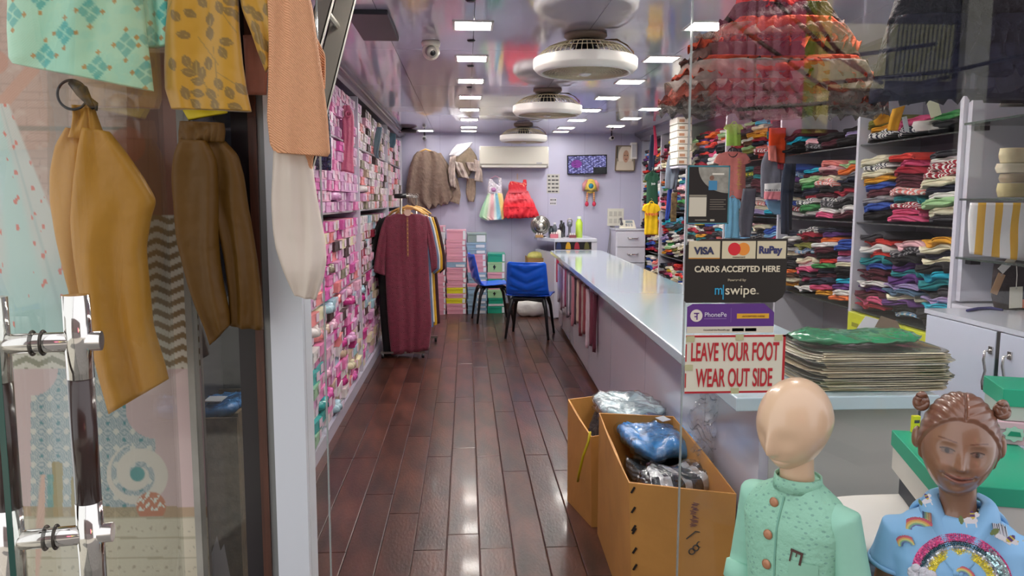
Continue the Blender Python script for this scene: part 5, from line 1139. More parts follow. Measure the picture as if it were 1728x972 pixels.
ftext(t, 'small_print', 'Download the PhonePe app', 0, w*.19, h*.085, h*.07, '#5a4f48', w*.30); rect(t, 'store_badge', w*.52, w*.655, h*.05, h*.16, '#26221f'); rect(t, 'store_badge', w*.67, w*.80, h*.05, h*.16, '#26221f')
# dark poster with a round picture
t, w, h = plate('wall_poster', 'black poster with teal edges and a round beach picture, stuck on the glass', 'poster', 1161, 279, 1229, 378, '#16120f')
for q in ((0, w*.03, 0, h), (w*.97, w, 0, h), (0, w, h*.975, h), (0, w, 0, h*.02)): rect(t, 'teal_edge', *q, '#3f7a86')
arc = [(w*.97, h*.52)]+[(w*(.97-.72*math.sin(a)), h*(1.02-.50*math.cos(a))) for a in np.linspace(0, PI/2, 14)]+[(w*.97, h*.97)]
arc = [(w*.97, h*.53)]+[(w*(.25+.72*(1-math.cos(a))), h*(.97-.44*math.sin(a))) for a in np.linspace(PI/2, 0, 14)]
arc.append((w*.97, h*.97)); MB().prism(arc, -.0013, -.0006).obj('round_picture', mat('st_picture', '#8d8a80', .4, var=.25, vscale=60), t)
rect(t, 'printed_figure', w*.50, w*.70, h*.58, h*.74, '#3f80a6', y=-.0017); disc(t, 'figure_head', w*.57, h*.79, h*.04, '#7a5848', y=-.0018); rect(t, 'printed_sail', w*.58, w*.86, h*.84, h*.87, '#d8d2c4', y=-.0017)
rect(t, 'blank_label', w*.05, w*.46, h*.13, h*.46, '#c9c1ae'); rect(t, 'label_strip', w*.05, w*.46, h*.47, h*.50, '#8d8676')
for k in range(5): rect(t, 'printed_line', w*.54, w*(.92-.05*(k % 2)), h*(.25+.04*k), h*(.265+.04*k), '#6d655a')
rect(t, 'printed_line', w*.2, w*.48, h*.06, h*.075, '#8d8676'); rect(t, 'printed_line', w*.56, w*.66, h*.05, h*.08, '#b9b09c')

# ================================================================ HANGING NET SKIRT AND NAVY FROCK BEHIND THE GLASS
def sheer(name, hexc, al):
    m = mat(name, hexc, .8, bump=1.5, bscale=45, var=.2, vscale=25, alpha=al); return m
t = thing('tulle_skirt', 'orange red and grey tiered net skirt hanging high behind the glass', 'skirt', tuple(P(1318, 5, 1, 2.62)))
TY = 2.62
tiers = [  # y0, y1, half widths top and bottom, colour, alpha
    (-70, 16, 60, 76, '#e8341a', 1, .07), (8, 54, 78, 104, '#3c2c2a', 1, .10), (34, 96, 88, 144, '#cf4a26', .9, .12), (44, 84, 104, 132, '#c0a294', .45, .13), (78, 130, 128, 158, '#5d3c36', .85, .15),
    (100, 150, 140, 170, '#cf4b2c', .8, .17), (108, 172, 150, 182, '#b9a8a0', .5, .19), (140, 196, 165, 192, '#b04f3c', .6, .18), (160, 210, 170, 193, '#8f8680', .55, .19)]
for k, (y0, y1, w0, w1, c, al, th) in enumerate(tiers):
    f = lambda q: 1318-12*(q > 60)-(q-60)*.02*(q > 60)
    garment('ruffle_tier' if k else 'waistband', [(f(y0)-w0, y0, f(y0)+w0, y0), (f(y0)-(w0*.4+w1*.6), (y0+y1)/2, f(y0)+(w0*.4+w1*.6), (y0+y1)/2), (f(y1)-w1, y1-w1*.12, f(y1)+w1, y1-w1*.10)], TY, sheer('net_tier_%d' % k, c, al), t, th, 17 if k else 4, .028 if k else .005, 60+k, 130, 22, root=t, hemwave=.02)
t = thing('navy_frock', 'dark navy net frock hanging high behind the glass at the right', 'dress', tuple(P(1640, 5, 1, 2.5)))
for k, (y0, y1, x0, x1, X0_, X1_, c, al, th) in enumerate([(-60, 42, 1530, 1760, 1500, 1780, '#0c0c1c', 1, .10), (30, 120, 1505, 1770, 1478, 1800, '#15162c', .85, .13), (80, 165, 1490, 1780, 1470, 1810, '#20223c', .7, .14)]):
    garment('ruffle_tier', [(x0, y0, x1, y0), (X0_, y1, X1_, y1-6)], 2.35, sheer('navy_tier_%d' % k, c, al), t, th, 14, .022, 80+k, 120, 18, root=t, hemwave=.02)

# ================================================================ LADDER
t = thing('aluminium_ladder', 'aluminium ladder leaning beside the peach garment at the left of the entrance', 'ladder', (0, 0, 0))
def rail(p0, p1, w, d):
    p0, p1 = Vector(p0), Vector(p1); b = MB(); ax = (p1-p0).normalized(); sx = Vector((1, 0, 0)); sy = ax.cross(sx).normalized()
    for (u0, u1, v0, v1) in ((-w/2, w/2, -d/2, -d/2+.003), (-w/2, -w/2+.004, -d/2, d/2), (w/2-.004, w/2, -d/2, d/2)):
        vs = [q+sx*u+sy*v for q in (p0, p1) for u, v in ((u0, v0), (u1, v0), (u1, v1), (u0, v1))]
        b.add(vs, [(0, 1, 2, 3), (7, 6, 5, 4), (0, 4, 5, 1), (1, 5, 6, 2), (2, 6, 7, 3), (3, 7, 4, 0)])
    return b
def ext(a, b_, z): k = (z-a.z)/(b_.z-a.z); return a+(b_-a)*k
A0, A1 = P(583, 0, 1, 2.8), P(543, 160, 1, 2.8); B0, B1 = P(549, 0, 1, 2.52), P(525, 90, 1, 2.52)
a_lo, a_hi = ext(A0, A1, .0), ext(A0, A1, 2.36); b_lo, b_hi = ext(B0, B1, .0), ext(B0, B1, 2.36)
M_alu = mat('ladder_aluminium', '#b5b1a6', .42, .5); rail(a_lo, a_hi, .068, .028).obj('side_rail', M_alu, t); rail(b_lo, b_hi, .05, .028).obj('side_rail', M_alu, t)
for k in range(7):
    z = .35+.29*k; p, q = ext(A0, A1, z), ext(B0, B1, z); b = MB(); d_ = (p-q)
    for o_ in (0, .012, .024): b.tube([q+Vector((0, 0, .012-o_*.2)), p+Vector((0, 0, .012-o_*.2-.0))], .0085, 6)
    b.obj('rung', M_alu, t)

# ================================================================ GLASS DOOR WITH PULL HANDLES (open, edge-on)
hz0, hz1 = P(150, 578, 1, 1.0).z, P(165, 905, 1, 1.0).z
dd = Vector((-.19, 1.04, 0)).normalized(); D0 = Vector((-.545, 1.0, 0))-dd*.125; D1 = D0+dd*1.02
ang = math.atan2(dd.y, dd.x)
t = thing('glass_door', 'open frameless glass door with wood and chrome pull handle, seen almost edge on', 'door', tuple(D0), ang)
MB().box(0, 1.0, -.003, .003, .03, 2.33).obj('glass_pane', glass_mat('door_glass', (.97, .985, .97), .02, power=5), t)
MB().box(-.0015, 0.0, -.0031, .0031, .03, 2.33).obj('glass_edge', mat('edge_green', '#1f4d44', .1, coat=.5), t)
MB().box(.93, 1.0, -.018, .018, .0, .06).obj('floor_hinge', M_chrome, t); MB().box(.93, 1.0, -.018, .018, 2.3, 2.36).obj('top_hinge', M_chrome, t)
M_wood = mat('handle_wood', '#2c130d', .28, coat=.5, var=.3, vscale=10, stretch=(6, 6, .5))
for s in (-1, 1):
    yy = s*.047; x = .125; zt2, zb2 = P(128, 499, 1, 1.0).z, hz1-.062
    h_ = MB().tube([(x, yy, P(150, 640, 1, 1.0).z), (x, yy, P(160, 850, 1, 1.0).z)], .0158, 28).obj('wood_grip', M_wood, t, smooth=False); h_.data.polygons.foreach_set('use_smooth', [len(p.vertices) == 4 for p in h_.data.polygons])
    for za, zb_ in ((zt2, P(150, 640, 1, 1.0).z), (P(160, 850, 1, 1.0).z, zb2)):
        c = MB().tube([(x, yy, za), (x, yy, zb_)], .0162, 28).obj('chrome_tube', M_chrome, t); c.data.polygons.foreach_set('use_smooth', [len(p.vertices) == 4 for p in c.data.polygons])
for z in (hz0, hz1):
    c = MB().tube([(.125, -.074, z), (.125, .074, z)], .0128, 24).obj('standoff', M_chrome, t); c.data.polygons.foreach_set('use_smooth', [len(p.vertices) == 4 for p in c.data.polygons])
    for s in (-1, 1): MB().torus((.125, s*.006, z), .0150, .0018, 'y', 28, 8).obj('washer', mat('washer_dark', '#4a4540', .25, .8), t, smooth=True)

# ================================================================ WINDOW PANEL WITH PRINTED PICTURE (left)
PYY = 2.04
a, b_ = P(-220, 0, 1, PYY), P(311, 0, 1, PYY)
def pcol(px, py):
    c = rgba(px.shape, '#b9a99b')
    top = ss(352, 348, py)
    # pale pink brick wall
    c2 = rgba(px.shape, '#c4a394'); rowh = 14; r_ = np.floor(py/rowh); fx = (px+(r_ % 2)*22) % 44; fy = py % rowh
    paint(c2, ((fx < 2)+(fy < 1.6) > 0)*1., '#a98d80', .6); paint(c2, ss(.2, .9, fnoise(px/30, py/14)), '#d4bcb0', .7)
    c[:] = c*(1-top[..., None])+c2*top[..., None]
    paint(c, ((px > 80)*(px < 116)*(py < 330))*1., '#9a7f66', .55)
    paint(c, ((px > 214)*(px < 300)*(py > 88)*(py < 362))*1., '#95695a'); paint(c, ss(2, 0, np.abs((px-214) % 24-12))*(px > 214)*(px < 300)*(py > 88)*(py < 362), '#7c5446', .6)
    paint(c, ((py > 214)*(py < 220)*(px < 214))*1., '#8a8376')
    # orange circle
    paint(c, ss(32, 29, np.hypot(px-215, py-245)), '#b0654f', .6)
    # chevrons
    ch = ((py > 362)*(py < 622))*1.; zz = (py+np.abs(((px*1.0) % 44)-22)*.45) % 20
    c3 = rgba(px.shape, '#d9d4c6'); paint(c3, ss(9.5, 10.5, zz), '#8f7a5c'); paint(c3, ((px < 230)*(zz > 10))*1., '#8f8f78'); c[:] = c*(1-ch[..., None])+c3*ch[..., None]
    # ornate blue tile area
    m = ((py > 622)*(py < 872))*1.; c4 = rgba(px.shape, '#d3b9b8'); inner = (px > 52)*(px < 262)*1.*(1-(np.hypot(px-52, py-622) < 46))*(1-(np.hypot(px-262, py-690) < 50)); paint(c4, inner, '#b9c2c2')
    gx, gy = (px % 28)-14, (py % 28)-14; rr = np.hypot(gx, gy); paint(c4, inner*(np.sin(rr*1.9) > .3), '#7d9aa4', .8); paint(c4, inner*(rr < 3), '#4f8f96'); gx2, gy2 = ((px+14) % 28)-14, ((py+14) % 28)-14; paint(c4, inner*(np.hypot(gx2, gy2) < 5), '#e4dfd2', .8)
    paint(c4, ss(34, 24, np.abs(np.hypot(px-80, py-760)-30))*(px < 130)*0.0, '#ffffff')
    # towers
    paint(c4, ((px > 88)*(px < 106)*(py > 780))*1.+((px > 120)*(px < 130)*(py > 806)*(py < 872)), '#a3945c'); paint(c4, ((px > 80)*(px < 90)*(py > 800))*1., '#5aa3a0', .8)
    # swirl
    dx, dy = px-232, py-800; th = np.arctan2(dy, dx); rad = np.hypot(dx, dy); sp = np.abs(((rad-8-th*5.2) % 32)-16); paint(c4, (rad < 52)*ss(3, 6, sp)*(rad > 6), '#ded6ca'); paint(c4, ss(14, 11, rad), '#4f9a9a')
    paint(c4, ((py > 855))*1., '#a98a4c', .7); paint(c4, ss(26, 24, np.hypot(px-255, (py-855)*1.0)), '#c47a5a'); paint(c4, (np.hypot(px-255, py-855) < 24)*(fnoise(px/6, py/6) > .2)*(py < 862), '#dfe6da')
    c[:] = c*(1-m[..., None])+c4*m[..., None]
    # sheet music
    m = (py >= 872)*1.; c5 = rgba(px.shape, '#d6cdb6'); paint(c5, (((py-872) % 34) < 3)*1., '#a8a084', .7); paint(c5, (np.abs(((py-872) % 34)-20) < 5)*(fnoise(px/7, py/6, 1, 3) > .45), '#a39a86', .7); c[:] = c*(1-m[..., None])+c5*m[..., None]
    # printed girl in a pale aqua dress with coral flowers
    arm = ss(13, 10, np.abs((px-30)*.75+(py-145)*.66)); arm = arm*(px < 66)*(py > 105)*(py < 190); paint(c, arm, '#cf9a82')
    paint(c, ss(22, 18, np.hypot(px+6, py-105)), '#c98f78')
    edge = 14+(py-175)*.40; dr = ss(edge+3, edge-3, px)*(py > 175)*(py < 566+px*.02); paint(c, dr, '#d3d8d2')
    q = (px+30)/(edge+30); paint(c, dr*ss(.25, .1, np.abs(q-.45)), '#bfe0da'); paint(c, dr*ss(400, 540, py)*.9, '#b4dcd8'); paint(c, dr*ss(.04, .0, np.abs(q-.72))*.6, '#a9c4c2')
    fl_ = (fnoise(px/13, py/17, 1, 1) > .62)*(q > .45)*(py < 510)+(fnoise(px/9, py/22, 1, 7) > .72)*(q < .3); paint(c, dr*np.clip(fl_, 0, 1), '#e0705c')
    paint(c, (np.hypot(px-60, (py-500)*.6) < 0)*1., '#ffffff')
    paint(c, ((px > 60)*(px < 76)*(py > 800)*(py < 972))*ss(10, 4, np.abs(px-68+(py-880)*.1)), '#dfb9a8')
    return c
def ppos(U, V):
    x = a.x+(b_.x-a.x)*U; z = 2.42-2.42*V; return x, PYY+0*U, z
def pcw(U, V):
    x, y, z = ppos(U, V); dx, dy, dz = x-CAM.x, y-CAM.y, z-CAM.z
    zc = dx*_F.x+dy*_F.y+dz*_F.z; return pcol(864+FPX*(dx*_R.x+dy*_R.y+dz*_R.z)/zc, 486-FPX*(dx*_U.x+dy*_U.y+dz*_U.z)/zc)
# the print is one flat picture, fixed to a board
bd_ = thing('window_picture', 'large printed window picture with brick wall, chevrons, tiles and a girl in floral dress', 'poster', (0, 0, 0))
grid(330, 620, ppos, pcw).obj('print', mat('poster_print', '#ffffff', .35, vcol=True, coat=.3), bd_)
MB().box(a.x, b_.x, PYY+.001, PYY+.02, 0, 2.42).obj('board', mat('board_back', '#77706a', .6), bd_)
MB().box(a.x, b_.x-.002, 2.002, 2.008, 0, 2.42).obj('window_4', G1)['kind'] = 'structure'

# dark carton with blue packet behind the tinted pane
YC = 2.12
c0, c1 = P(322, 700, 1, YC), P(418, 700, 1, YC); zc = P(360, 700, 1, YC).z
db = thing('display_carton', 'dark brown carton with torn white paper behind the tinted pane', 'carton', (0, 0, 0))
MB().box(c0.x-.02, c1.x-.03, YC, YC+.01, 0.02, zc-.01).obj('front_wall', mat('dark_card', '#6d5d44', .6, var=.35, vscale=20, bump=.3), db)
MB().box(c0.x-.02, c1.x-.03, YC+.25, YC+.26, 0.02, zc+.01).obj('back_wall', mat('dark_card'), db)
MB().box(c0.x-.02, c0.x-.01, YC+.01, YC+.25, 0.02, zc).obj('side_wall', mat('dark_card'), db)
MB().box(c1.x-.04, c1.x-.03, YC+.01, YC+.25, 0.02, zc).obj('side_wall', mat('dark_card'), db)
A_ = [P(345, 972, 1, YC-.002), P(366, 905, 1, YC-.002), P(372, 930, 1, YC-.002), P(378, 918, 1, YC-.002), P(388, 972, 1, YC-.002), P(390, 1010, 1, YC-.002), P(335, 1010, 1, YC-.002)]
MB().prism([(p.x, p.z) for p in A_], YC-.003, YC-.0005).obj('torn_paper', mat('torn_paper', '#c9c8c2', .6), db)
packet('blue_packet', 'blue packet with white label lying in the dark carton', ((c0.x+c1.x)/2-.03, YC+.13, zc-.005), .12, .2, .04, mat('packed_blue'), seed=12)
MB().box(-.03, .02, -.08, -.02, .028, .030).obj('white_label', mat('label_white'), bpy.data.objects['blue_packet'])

# ================================================================ GARMENTS HUNG OUTSIDE THE FRONT
def mint(px, py, f):
    c = rgba(px.shape, '#a4dcc0')
    for X, Y_ in [(159, 23), (119, 60), (31, 29), (85, 97), (173, 117), (219, 79), (76, 0), (200, -20), (250, 125), (236, -8), (282, 25), (256, 66)]:
        dx, dy = (px-X)/19., (py-Y_)/23.; d = np.abs(dx)+np.abs(dy); sgn = 1.0
        paint(c, ss(1.0, .93, d), '#4fb3a8'); paint(c, ss(.10, .04, np.abs(dx*.8+dy*.5-.08*np.sin(dy*9)))*ss(1, .9, d), '#a4dcc0', .8); paint(c, ss(.10, .04, np.abs(dx*.5-dy*.8))*ss(1, .9, d), '#a4dcc0', .8)
        for ex, ey in ((0, 1.12), (0, -1.12), (1.05, 0), (-1.05, 0)): paint(c, ss(.26, .20, np.abs(dx-ex)+np.abs(dy-ey)), '#b08a52')
    return c
MV = mat('mint_brocade', '#ffffff', .36, vcol=True, bump=1.2, bscale=7, sheen=.3)
GYY = 1.86
t = thing('mint_kurta', 'mint green childs kurta with teal diamond motifs hanging at top left', 'kurta', tuple(P(140, 10, 1, GYY)))
garment('kurta_body', [(20, -120, 230, -120), (16, -60, 236, -60), (14, 0, 240, -5), (13, 50, 247, 60), (16, 98, 254, 110), (22, 107, 259, 154)], GYY, MV, t, .05, 2, .012, 3, 220, 150, mint, root=t)
garment('side_panel', [(225, -120, 272, -120), (232, -40, 282, -40), (236, 30, 288, 24), (240, 82, 292, 77)], GYY+.045, MV, t, .02, 2, .006, 5, 120, 70, mint, root=t)
leaves = [(200, 80, .5), (170, 190, .2), (350, 50, 1.2), (400, 70, .4), (130, 95, .9), (185, 325, 1.2), (230, 350, 1.5), (195, 380, .3), (262, 385, 1.6), (240, 425, .2), (180, 485, 1.2), (240, 485, .3), (230, 540, .8), (295, 335, 1.4), (385, 225, .2), (370, 280, 1.0), (405, 485, 1.1), (310, 490, .8), (115, 340, 1.2), (300, 180, 1.5), (300, 110, 1.5), (455, 460, .9), (430, 555, .3), (330, 545, 1.2), (350, 440, 1), (400, 20, .3), (260, 20, 1), (530, 150, 1.1), (545, 200, 1.4), (580, 240, 1.2), (540, 90, .7), (590, 60, 1.3), (500, 60, .4), (560, 300, 1.2), (440, 90, 1), (425, 10, .3)]
def mustard(px, py, f):
    c = rgba(px.shape, '#b5861c')
    for X, Y_, a_ in leaves:
        X, Y_ = 260+X*.329, Y_*.329; dx, dy = px-X, py-Y_; u = dx*math.cos(a_)+dy*math.sin(a_); v = -dx*math.sin(a_)+dy*math.cos(a_)
        paint(c, ss(1.05, .9, np.abs(v)/(7.5*np.clip(1-(u/12.5)**2, .02, 1)))*(np.abs(u) < 12.5), '#7d6128'); paint(c, ss(.7, .2, np.abs(v))*(np.abs(u) < 11), '#a88a3c', .6)
    for x0, y0, x1, y1 in ((180, 320, 300, 470), (240, 200, 350, 345), (350, 60, 430, 170), (320, 250, 350, 500), (340, 380, 450, 450), (110, 20, 60, 110), (500, 60, 590, 240)):
        x0, y0, x1, y1 = 260+x0*.329, y0*.329, 260+x1*.329, y1*.329; L = math.hypot(x1-x0, y1-y0); tt_ = np.clip(((px-x0)*(x1-x0)+(py-y0)*(y1-y0))/L**2, 0, 1)
        paint(c, ss(1.2, .5, np.hypot(px-x0-(x1-x0)*tt_, py-y0-(y1-y0)*tt_)), '#8a6d28', .9)
    return c
MM = mat('mustard_brocade', '#ffffff', .42, vcol=True, bump=1.2, bscale=8, sheen=.3)
t = thing('mustard_kurta', 'mustard yellow childs kurta with olive leaf print hanging at top left', 'kurta', tuple(P(350, 10, 1, 1.93)))
garment('kurta_body', [(296, -120, 400, -120), (290, -60, 402, -60), (285, -10, 402, -10), (280, 50, 404, 50), (278, 110, 410, 110), (279, 150, 416, 150), (290, 184, 424, 188)], 1.90, MM, t, .045, 3, .010, 8, 170, 150, mustard, root=t)
garment('lining', [(300, 150, 410, 150), (304, 178, 384, 184), (318, 203, 384, 190)], 1.915, cloth('#d8c21a', .6), t, .02, 2, .004, 9, 40, 20, root=t)
garment('sleeve', [(388, -90, 440, -70), (400, -30, 456, -20), (410, 20, 462, 20), (424, 55, 466, 58), (434, 85, 471, 88), (448, 122, 470, 96)], 1.905, MM, t, .04, 2, .006, 10, 90, 80, mustard, root=t)
MP = mat('peach_weave', '#f3b083', .7, bump=.0)
nt = MP.node_tree; wv = nt.nodes.new('ShaderNodeTexWave'); wv.inputs['Scale'].default_value = 105; wv.inputs['Distortion'].default_value = .6; wv.bands_direction = 'DIAGONAL'; tc_ = [n for n in nt.nodes if n.type == 'TEX_COORD'][0]; nt.links.new(tc_.outputs['Object'], wv.inputs[0])
bp = nt.nodes.new('ShaderNodeBump'); bp.inputs['Strength'].default_value = .8; bp.inputs['Distance'].default_value = .005; nt.links.new(wv.outputs[1], bp.inputs['Height']); nt.links.new(bp.outputs[0], nt.nodes['Principled BSDF'].inputs['Normal'])
t = thing('peach_kurta', 'peach woven childs kurta hanging above the white trousers', 'kurta', tuple(P(495, 10, 1, 1.9)))
garment('kurta_body', [(452, -120, 510, -110), (450, -40, 516, -30), (452, 20, 527, 10), (454, 70, 534, 60), (453, 140, 546, 140), (451, 200, 553, 200), (456, 245, 557, 258), (468, 258, 553, 264)], 1.9, MP, t, .04, 2, .010, 21, 100, 80, root=t)
garment('under_layer', [(456, 190, 530, 190), (454, 238, 534, 245), (462, 256, 528, 272), (500, 278, 526, 292)], 1.925, MP, t, .03, 2, .006, 22, 50, 30, root=t)
garment('sleeve_cuff', [(530, 60, 536, 66), (534, 85, 549, 92), (538, 110, 550, 110), (540, 150, 549, 150)], 1.93, MP, t, .02, 1, .003, 23, 30, 20, root=t)
garment('back_panel', [(410, 60, 452, 60), (414, 120, 452, 120), (415, 160, 450, 160)], 1.95, cloth('#9c6552', .7), t, .012, 1, .003, 24, 30, 16, root=t)
MT = mat('tan_satin', '#b98430', .42, spec=.35, bump=1.6, bscale=7, var=.06, vscale=6)
t = thing('tan_trousers', 'golden tan childs trousers hanging from a black ring behind the door handle', 'trousers', tuple(P(150, 180, 1, 1.9)))
garment('waist', [(122, 178, 158, 178), (124, 195, 163, 196), (122, 214, 172, 222), (116, 232, 186, 240)], 1.9, MT, t, .035, 5, .010, 31, 60, 24, root=t)
garment('left_leg', [(112, 215, 150, 222), (96, 245, 170, 260), (86, 290, 190, 300), (86, 340, 192, 350), (96, 400, 190, 410), (108, 450, 186, 460), (118, 490, 180, 500), (124, 520, 176, 520)], 1.915, MT, t, .05, 2, .014, 32, 60, 50, root=t)
garment('right_leg', [(140, 215, 184, 222), (134, 250, 212, 258), (126, 300, 242, 300), (122, 340, 264, 338), (120, 372, 254, 368), (124, 420, 246, 420), (132, 480, 252, 480), (148, 550, 258, 550), (166, 630, 279, 618), (185, 698, 284, 640)], 1.885, MT, t, .05, 2, .012, 33, 70, 60, root=t)
t2 = thing('ring_hook', 'black plastic ring hook above the tan trousers', 'hook', tuple(P(122, 160, 1, 1.88)))
s_ = 1.88/FPX; MB().torus((0, 0, 0), 23*s_, .0032, 'y', 36, 8).obj('ring', M_dark, t2, smooth=True)
MB().tube([(-.002, 0, 20*s_), (.022, 0, 6*s_), (.034, 0, -8*s_), (.046, .0, -22*s_)], [.008, .016, .010, .004], 10).obj('clip', M_dark, t2, smooth=True)
MB().tube([(.03, .004, -2*s_), (.05, .004, -14*s_), (.052, 0, -24*s_)], [.005, .006, .003], 8).obj('clip_arm', M_dark, t2, smooth=True)
MBR = mat('brown_satin', '#573a0a', .55, spec=.3, bump=1.8, bscale=8, var=.10, vscale=7)
t = thing('brown_trousers', 'dark bronze childs trousers with elastic waist hanging left of the door jamb', 'trousers', tuple(P(350, 215, 1, 1.93)))
garment('waistband', [(304, 205, 378, 208), (302, 222, 380, 222), (302, 240, 378, 240)], 1.915, MBR, t, .035, 9, .006, 41, 80, 16, root=t)
garment('left_leg', [(304, 236, 350, 238), (294, 262, 366, 270), (290, 300, 368, 310), (294, 345, 368, 352), (298, 400, 368, 402), (308, 440, 371, 442), (318, 480, 377, 482), (332, 520, 386, 522), (345, 550, 388, 546), (355, 582, 388, 548)], 1.905, MBR, t, .045, 2, .010, 42, 60, 50, root=t)
garment('right_leg', [(334, 236, 380, 238), (340, 262, 402, 262), (344, 300, 412, 300), (352, 345, 418, 345), (366, 380, 426, 390), (378, 430, 434, 440), (386, 490, 441, 500), (389, 548, 444, 556)], 1.93, MBR, t, .04, 2, .010, 43, 60, 50, root=t)
t = thing('white_trousers', 'off white childs trousers hanging below the peach kurta', 'trousers', tuple(P(500, 270, 1, 1.93)))
garment('leg', [(462, 255, 524, 262), (460, 300, 530, 300), (458, 340, 536, 340), (461, 390, 544, 380), (466, 420, 549, 410), (476, 450, 551, 440), (486, 475, 546, 470), (497, 498, 533, 506)], 1.93, mat('white_cotton', '#d3c5b8', .55, bump=1.6, bscale=6), t, .05, 2, .016, 51, 70, 60, root=t)
t = thing('hanging_rail', 'steel rail above the shop front carrying the hung garments', 'rail', (0, 0, 0))
MB().tube([(-1.3, 1.9, 2.36), (-.36, 1.9, 2.36)], .012, 12).obj('tube', M_steel, t, smooth=True)
for x in (-1.25, -.42): MB().tube([(x, 1.9, 2.36), (x, 1.93, 2.45)], .01, 8).obj('bracket', M_steel, t)
# ================================================================ MANNEQUINS
from mathutils.bvhtree import BVHTree
def remeshed(mb, name, m, parent, vox=.005, sm=6):
    o = mb.obj(name, m, parent, smooth=True)
    r = o.modifiers.new('remesh', 'REMESH'); r.mode = 'VOXEL'; r.voxel_size = vox; r.use_smooth_shade = True
    s = o.modifiers.new('smooth', 'SMOOTH'); s.factor = .5; s.iterations = sm
    bpy.context.view_layer.update(); dg = bpy.context.evaluated_depsgraph_get()
    me = bpy.data.meshes.new_from_object(o.evaluated_get(dg)); me.name = name; o.modifiers.clear(); o.data = me
    me.materials.clear(); me.materials.append(m); me.polygons.foreach_set('use_smooth', [True]*len(me.polygons)); return o
def rings(rows, n=40, k=2.4):
    """rows of (cx, cy, cz, rx, ry) stacked into a closed tube with squarish sections"""
    b = MB(); vs = []; fs = []
    for cx, cy, cz, rx, ry in rows:
        for j in range(n):
            a = 2*PI*j/n; c, s = math.cos(a), math.sin(a)
            vs.append((cx+rx*math.copysign(abs(c)**(2/k), c), cy+ry*math.copysign(abs(s)**(2/k), s), cz))
    for i in range(len(rows)-1):
        for j in range(n): a = i*n+j; q = i*n+(j+1) % n; fs.append((a, q, q+n, a+n))
    fs += [tuple(range(n-1, -1, -1)), tuple(range((len(rows)-1)*n, len(rows)*n))]
    return b.add(vs, fs)
def headgrid(W, D, Hh, feat, nu=200, nv=180, col=None, jk=.30):
    """egg shaped head; face towards -y; feat(fx, fz) = outward relief on the front, fx, fz in head half units"""
    def pos(U, V):
        az = (U-.5)*2*PI; el = PI*(V*.995+.0025); dx, dy, dz = np.sin(az)*np.sin(el), -np.cos(az)*np.sin(el), np.cos(el)
        low = np.clip(-dz, 0, 1); jaw = 1-jk*low**1.5; x = W*dx*jaw; front = dy < 0
        y = D*dy*(1-.12*low*front)*np.where(front, 1, 1.06-.35*low**1.2)-.12*D*low*(1-.5*low)
        z = Hh*dz; fm = np.clip(-dy*1.6, 0, 1)
        r = feat(dx*jaw/np.maximum(.2, 1), dz)*fm
        y = y-r; return x, y, z
    def cc(U, V):
        az = (U-.5)*2*PI; el = PI*(V*.995+.0025); dx, dy, dz = np.sin(az)*np.sin(el), -np.cos(az)*np.sin(el), np.cos(el); return col(dx*(1-jk*np.clip(-dz, 0, 1)**1.5), dy, dz)
    return grid(nu, nv, pos, cc if col else None, close_u=True)
def G(x, s): return np.exp(-(x/s)**2)
def transform(b, M):
    b.v = [tuple(M @ Vector(v)) for v in b.v]; return b
def stick(o, x, z, lift=.001, side=-1):
    """point on the front of a mesh at local x, z"""
    if not hasattr(stick, 'c'): stick.c = {}
    if o.name not in stick.c:
        me = o.data; stick.c[o.name] = BVHTree.FromPolygons([v.co for v in me.vertices], [tuple(p.vertices) for p in me.polygons])
    h = stick.c[o.name].ray_cast(Vector((x, side*1.0, z)), Vector((0, -side, 0)))
    return (h[0]+h[1]*lift) if h[0] is not None else Vector((x, side*.1, z))
def decal(o, name, cx, cz, w, h, fn, m, parent, n=26, rot=0, lift=.0012):
    """small print patch that follows the cloth; fn(u, v) -> (mask, colour)"""
    b = MB(); idx = {}; cols = []; cr, sr = math.cos(rot), math.sin(rot)
    u = np.linspace(-1, 1, n); U, V = np.meshgrid(u, u); mk, col = fn(U, V)
    for j in range(n-1):
        for i in range(n-1):
            if mk[j, i] and mk[j+1, i] and mk[j, i+1] and mk[j+1, i+1]:
                f = []
                for jj, ii in ((j, i), (j, i+1), (j+1, i+1), (j+1, i)):
                    if (jj, ii) not in idx:
                        a, c = u[ii]*w/2, u[jj]*h/2; p = stick(o, cx+a*cr-c*sr, cz+a*sr+c*cr, lift); idx[(jj, ii)] = len(b.v); b.v.append(tuple(p)); cols.append(col[jj, ii])
                    f.append(idx[(jj, ii)])
                b.f.append(tuple(f))
    if not b.f: return
    b.col = cols; return b.obj(name, m, parent, smooth=True)

# ---------------------------------------------------------------- boy: faceless head, mint waistcoat suit
BYY = 1.5
base = P(1342, 900, 1, BYY)
boy = thing('boy_mannequin', 'bald faceless cream child mannequin in a mint green buttoned suit', 'mannequin', (base.x, BYY, 0), math.radians(-55)); boy.scale.z = 1.02
def toL(root, px, py, Y):
    p = P(px, py, 1, Y)-root.location; a = -root.rotation_euler.z; return Vector((p.x*math.cos(a)-p.y*math.sin(a), p.x*math.sin(a)+p.y*math.cos(a), p.z))
M_skin = mat('mannequin_cream', '#d8b797', .3, coat=.35, var=.03, vscale=3)
hc = P(1333, 716, 1, BYY); hz = hc.z/1.02
zsh = .875
def bfeat(x, z):
    return .020*G(x, .13)*np.where(z > -.33, G(z+.33, .42), G(z+.33, .10))+.004*G(x, .3)*G(z+.55, .10)-.007*G(x, .24)*G(z+.60, .035)+.006*G(x, .28)*G(z+.78, .12)-.006*(G(x-.42, .28)+G(x+.42, .28))*G(z+.05, .2)
hb = headgrid(.070, .088, .093, bfeat, 160, 140)
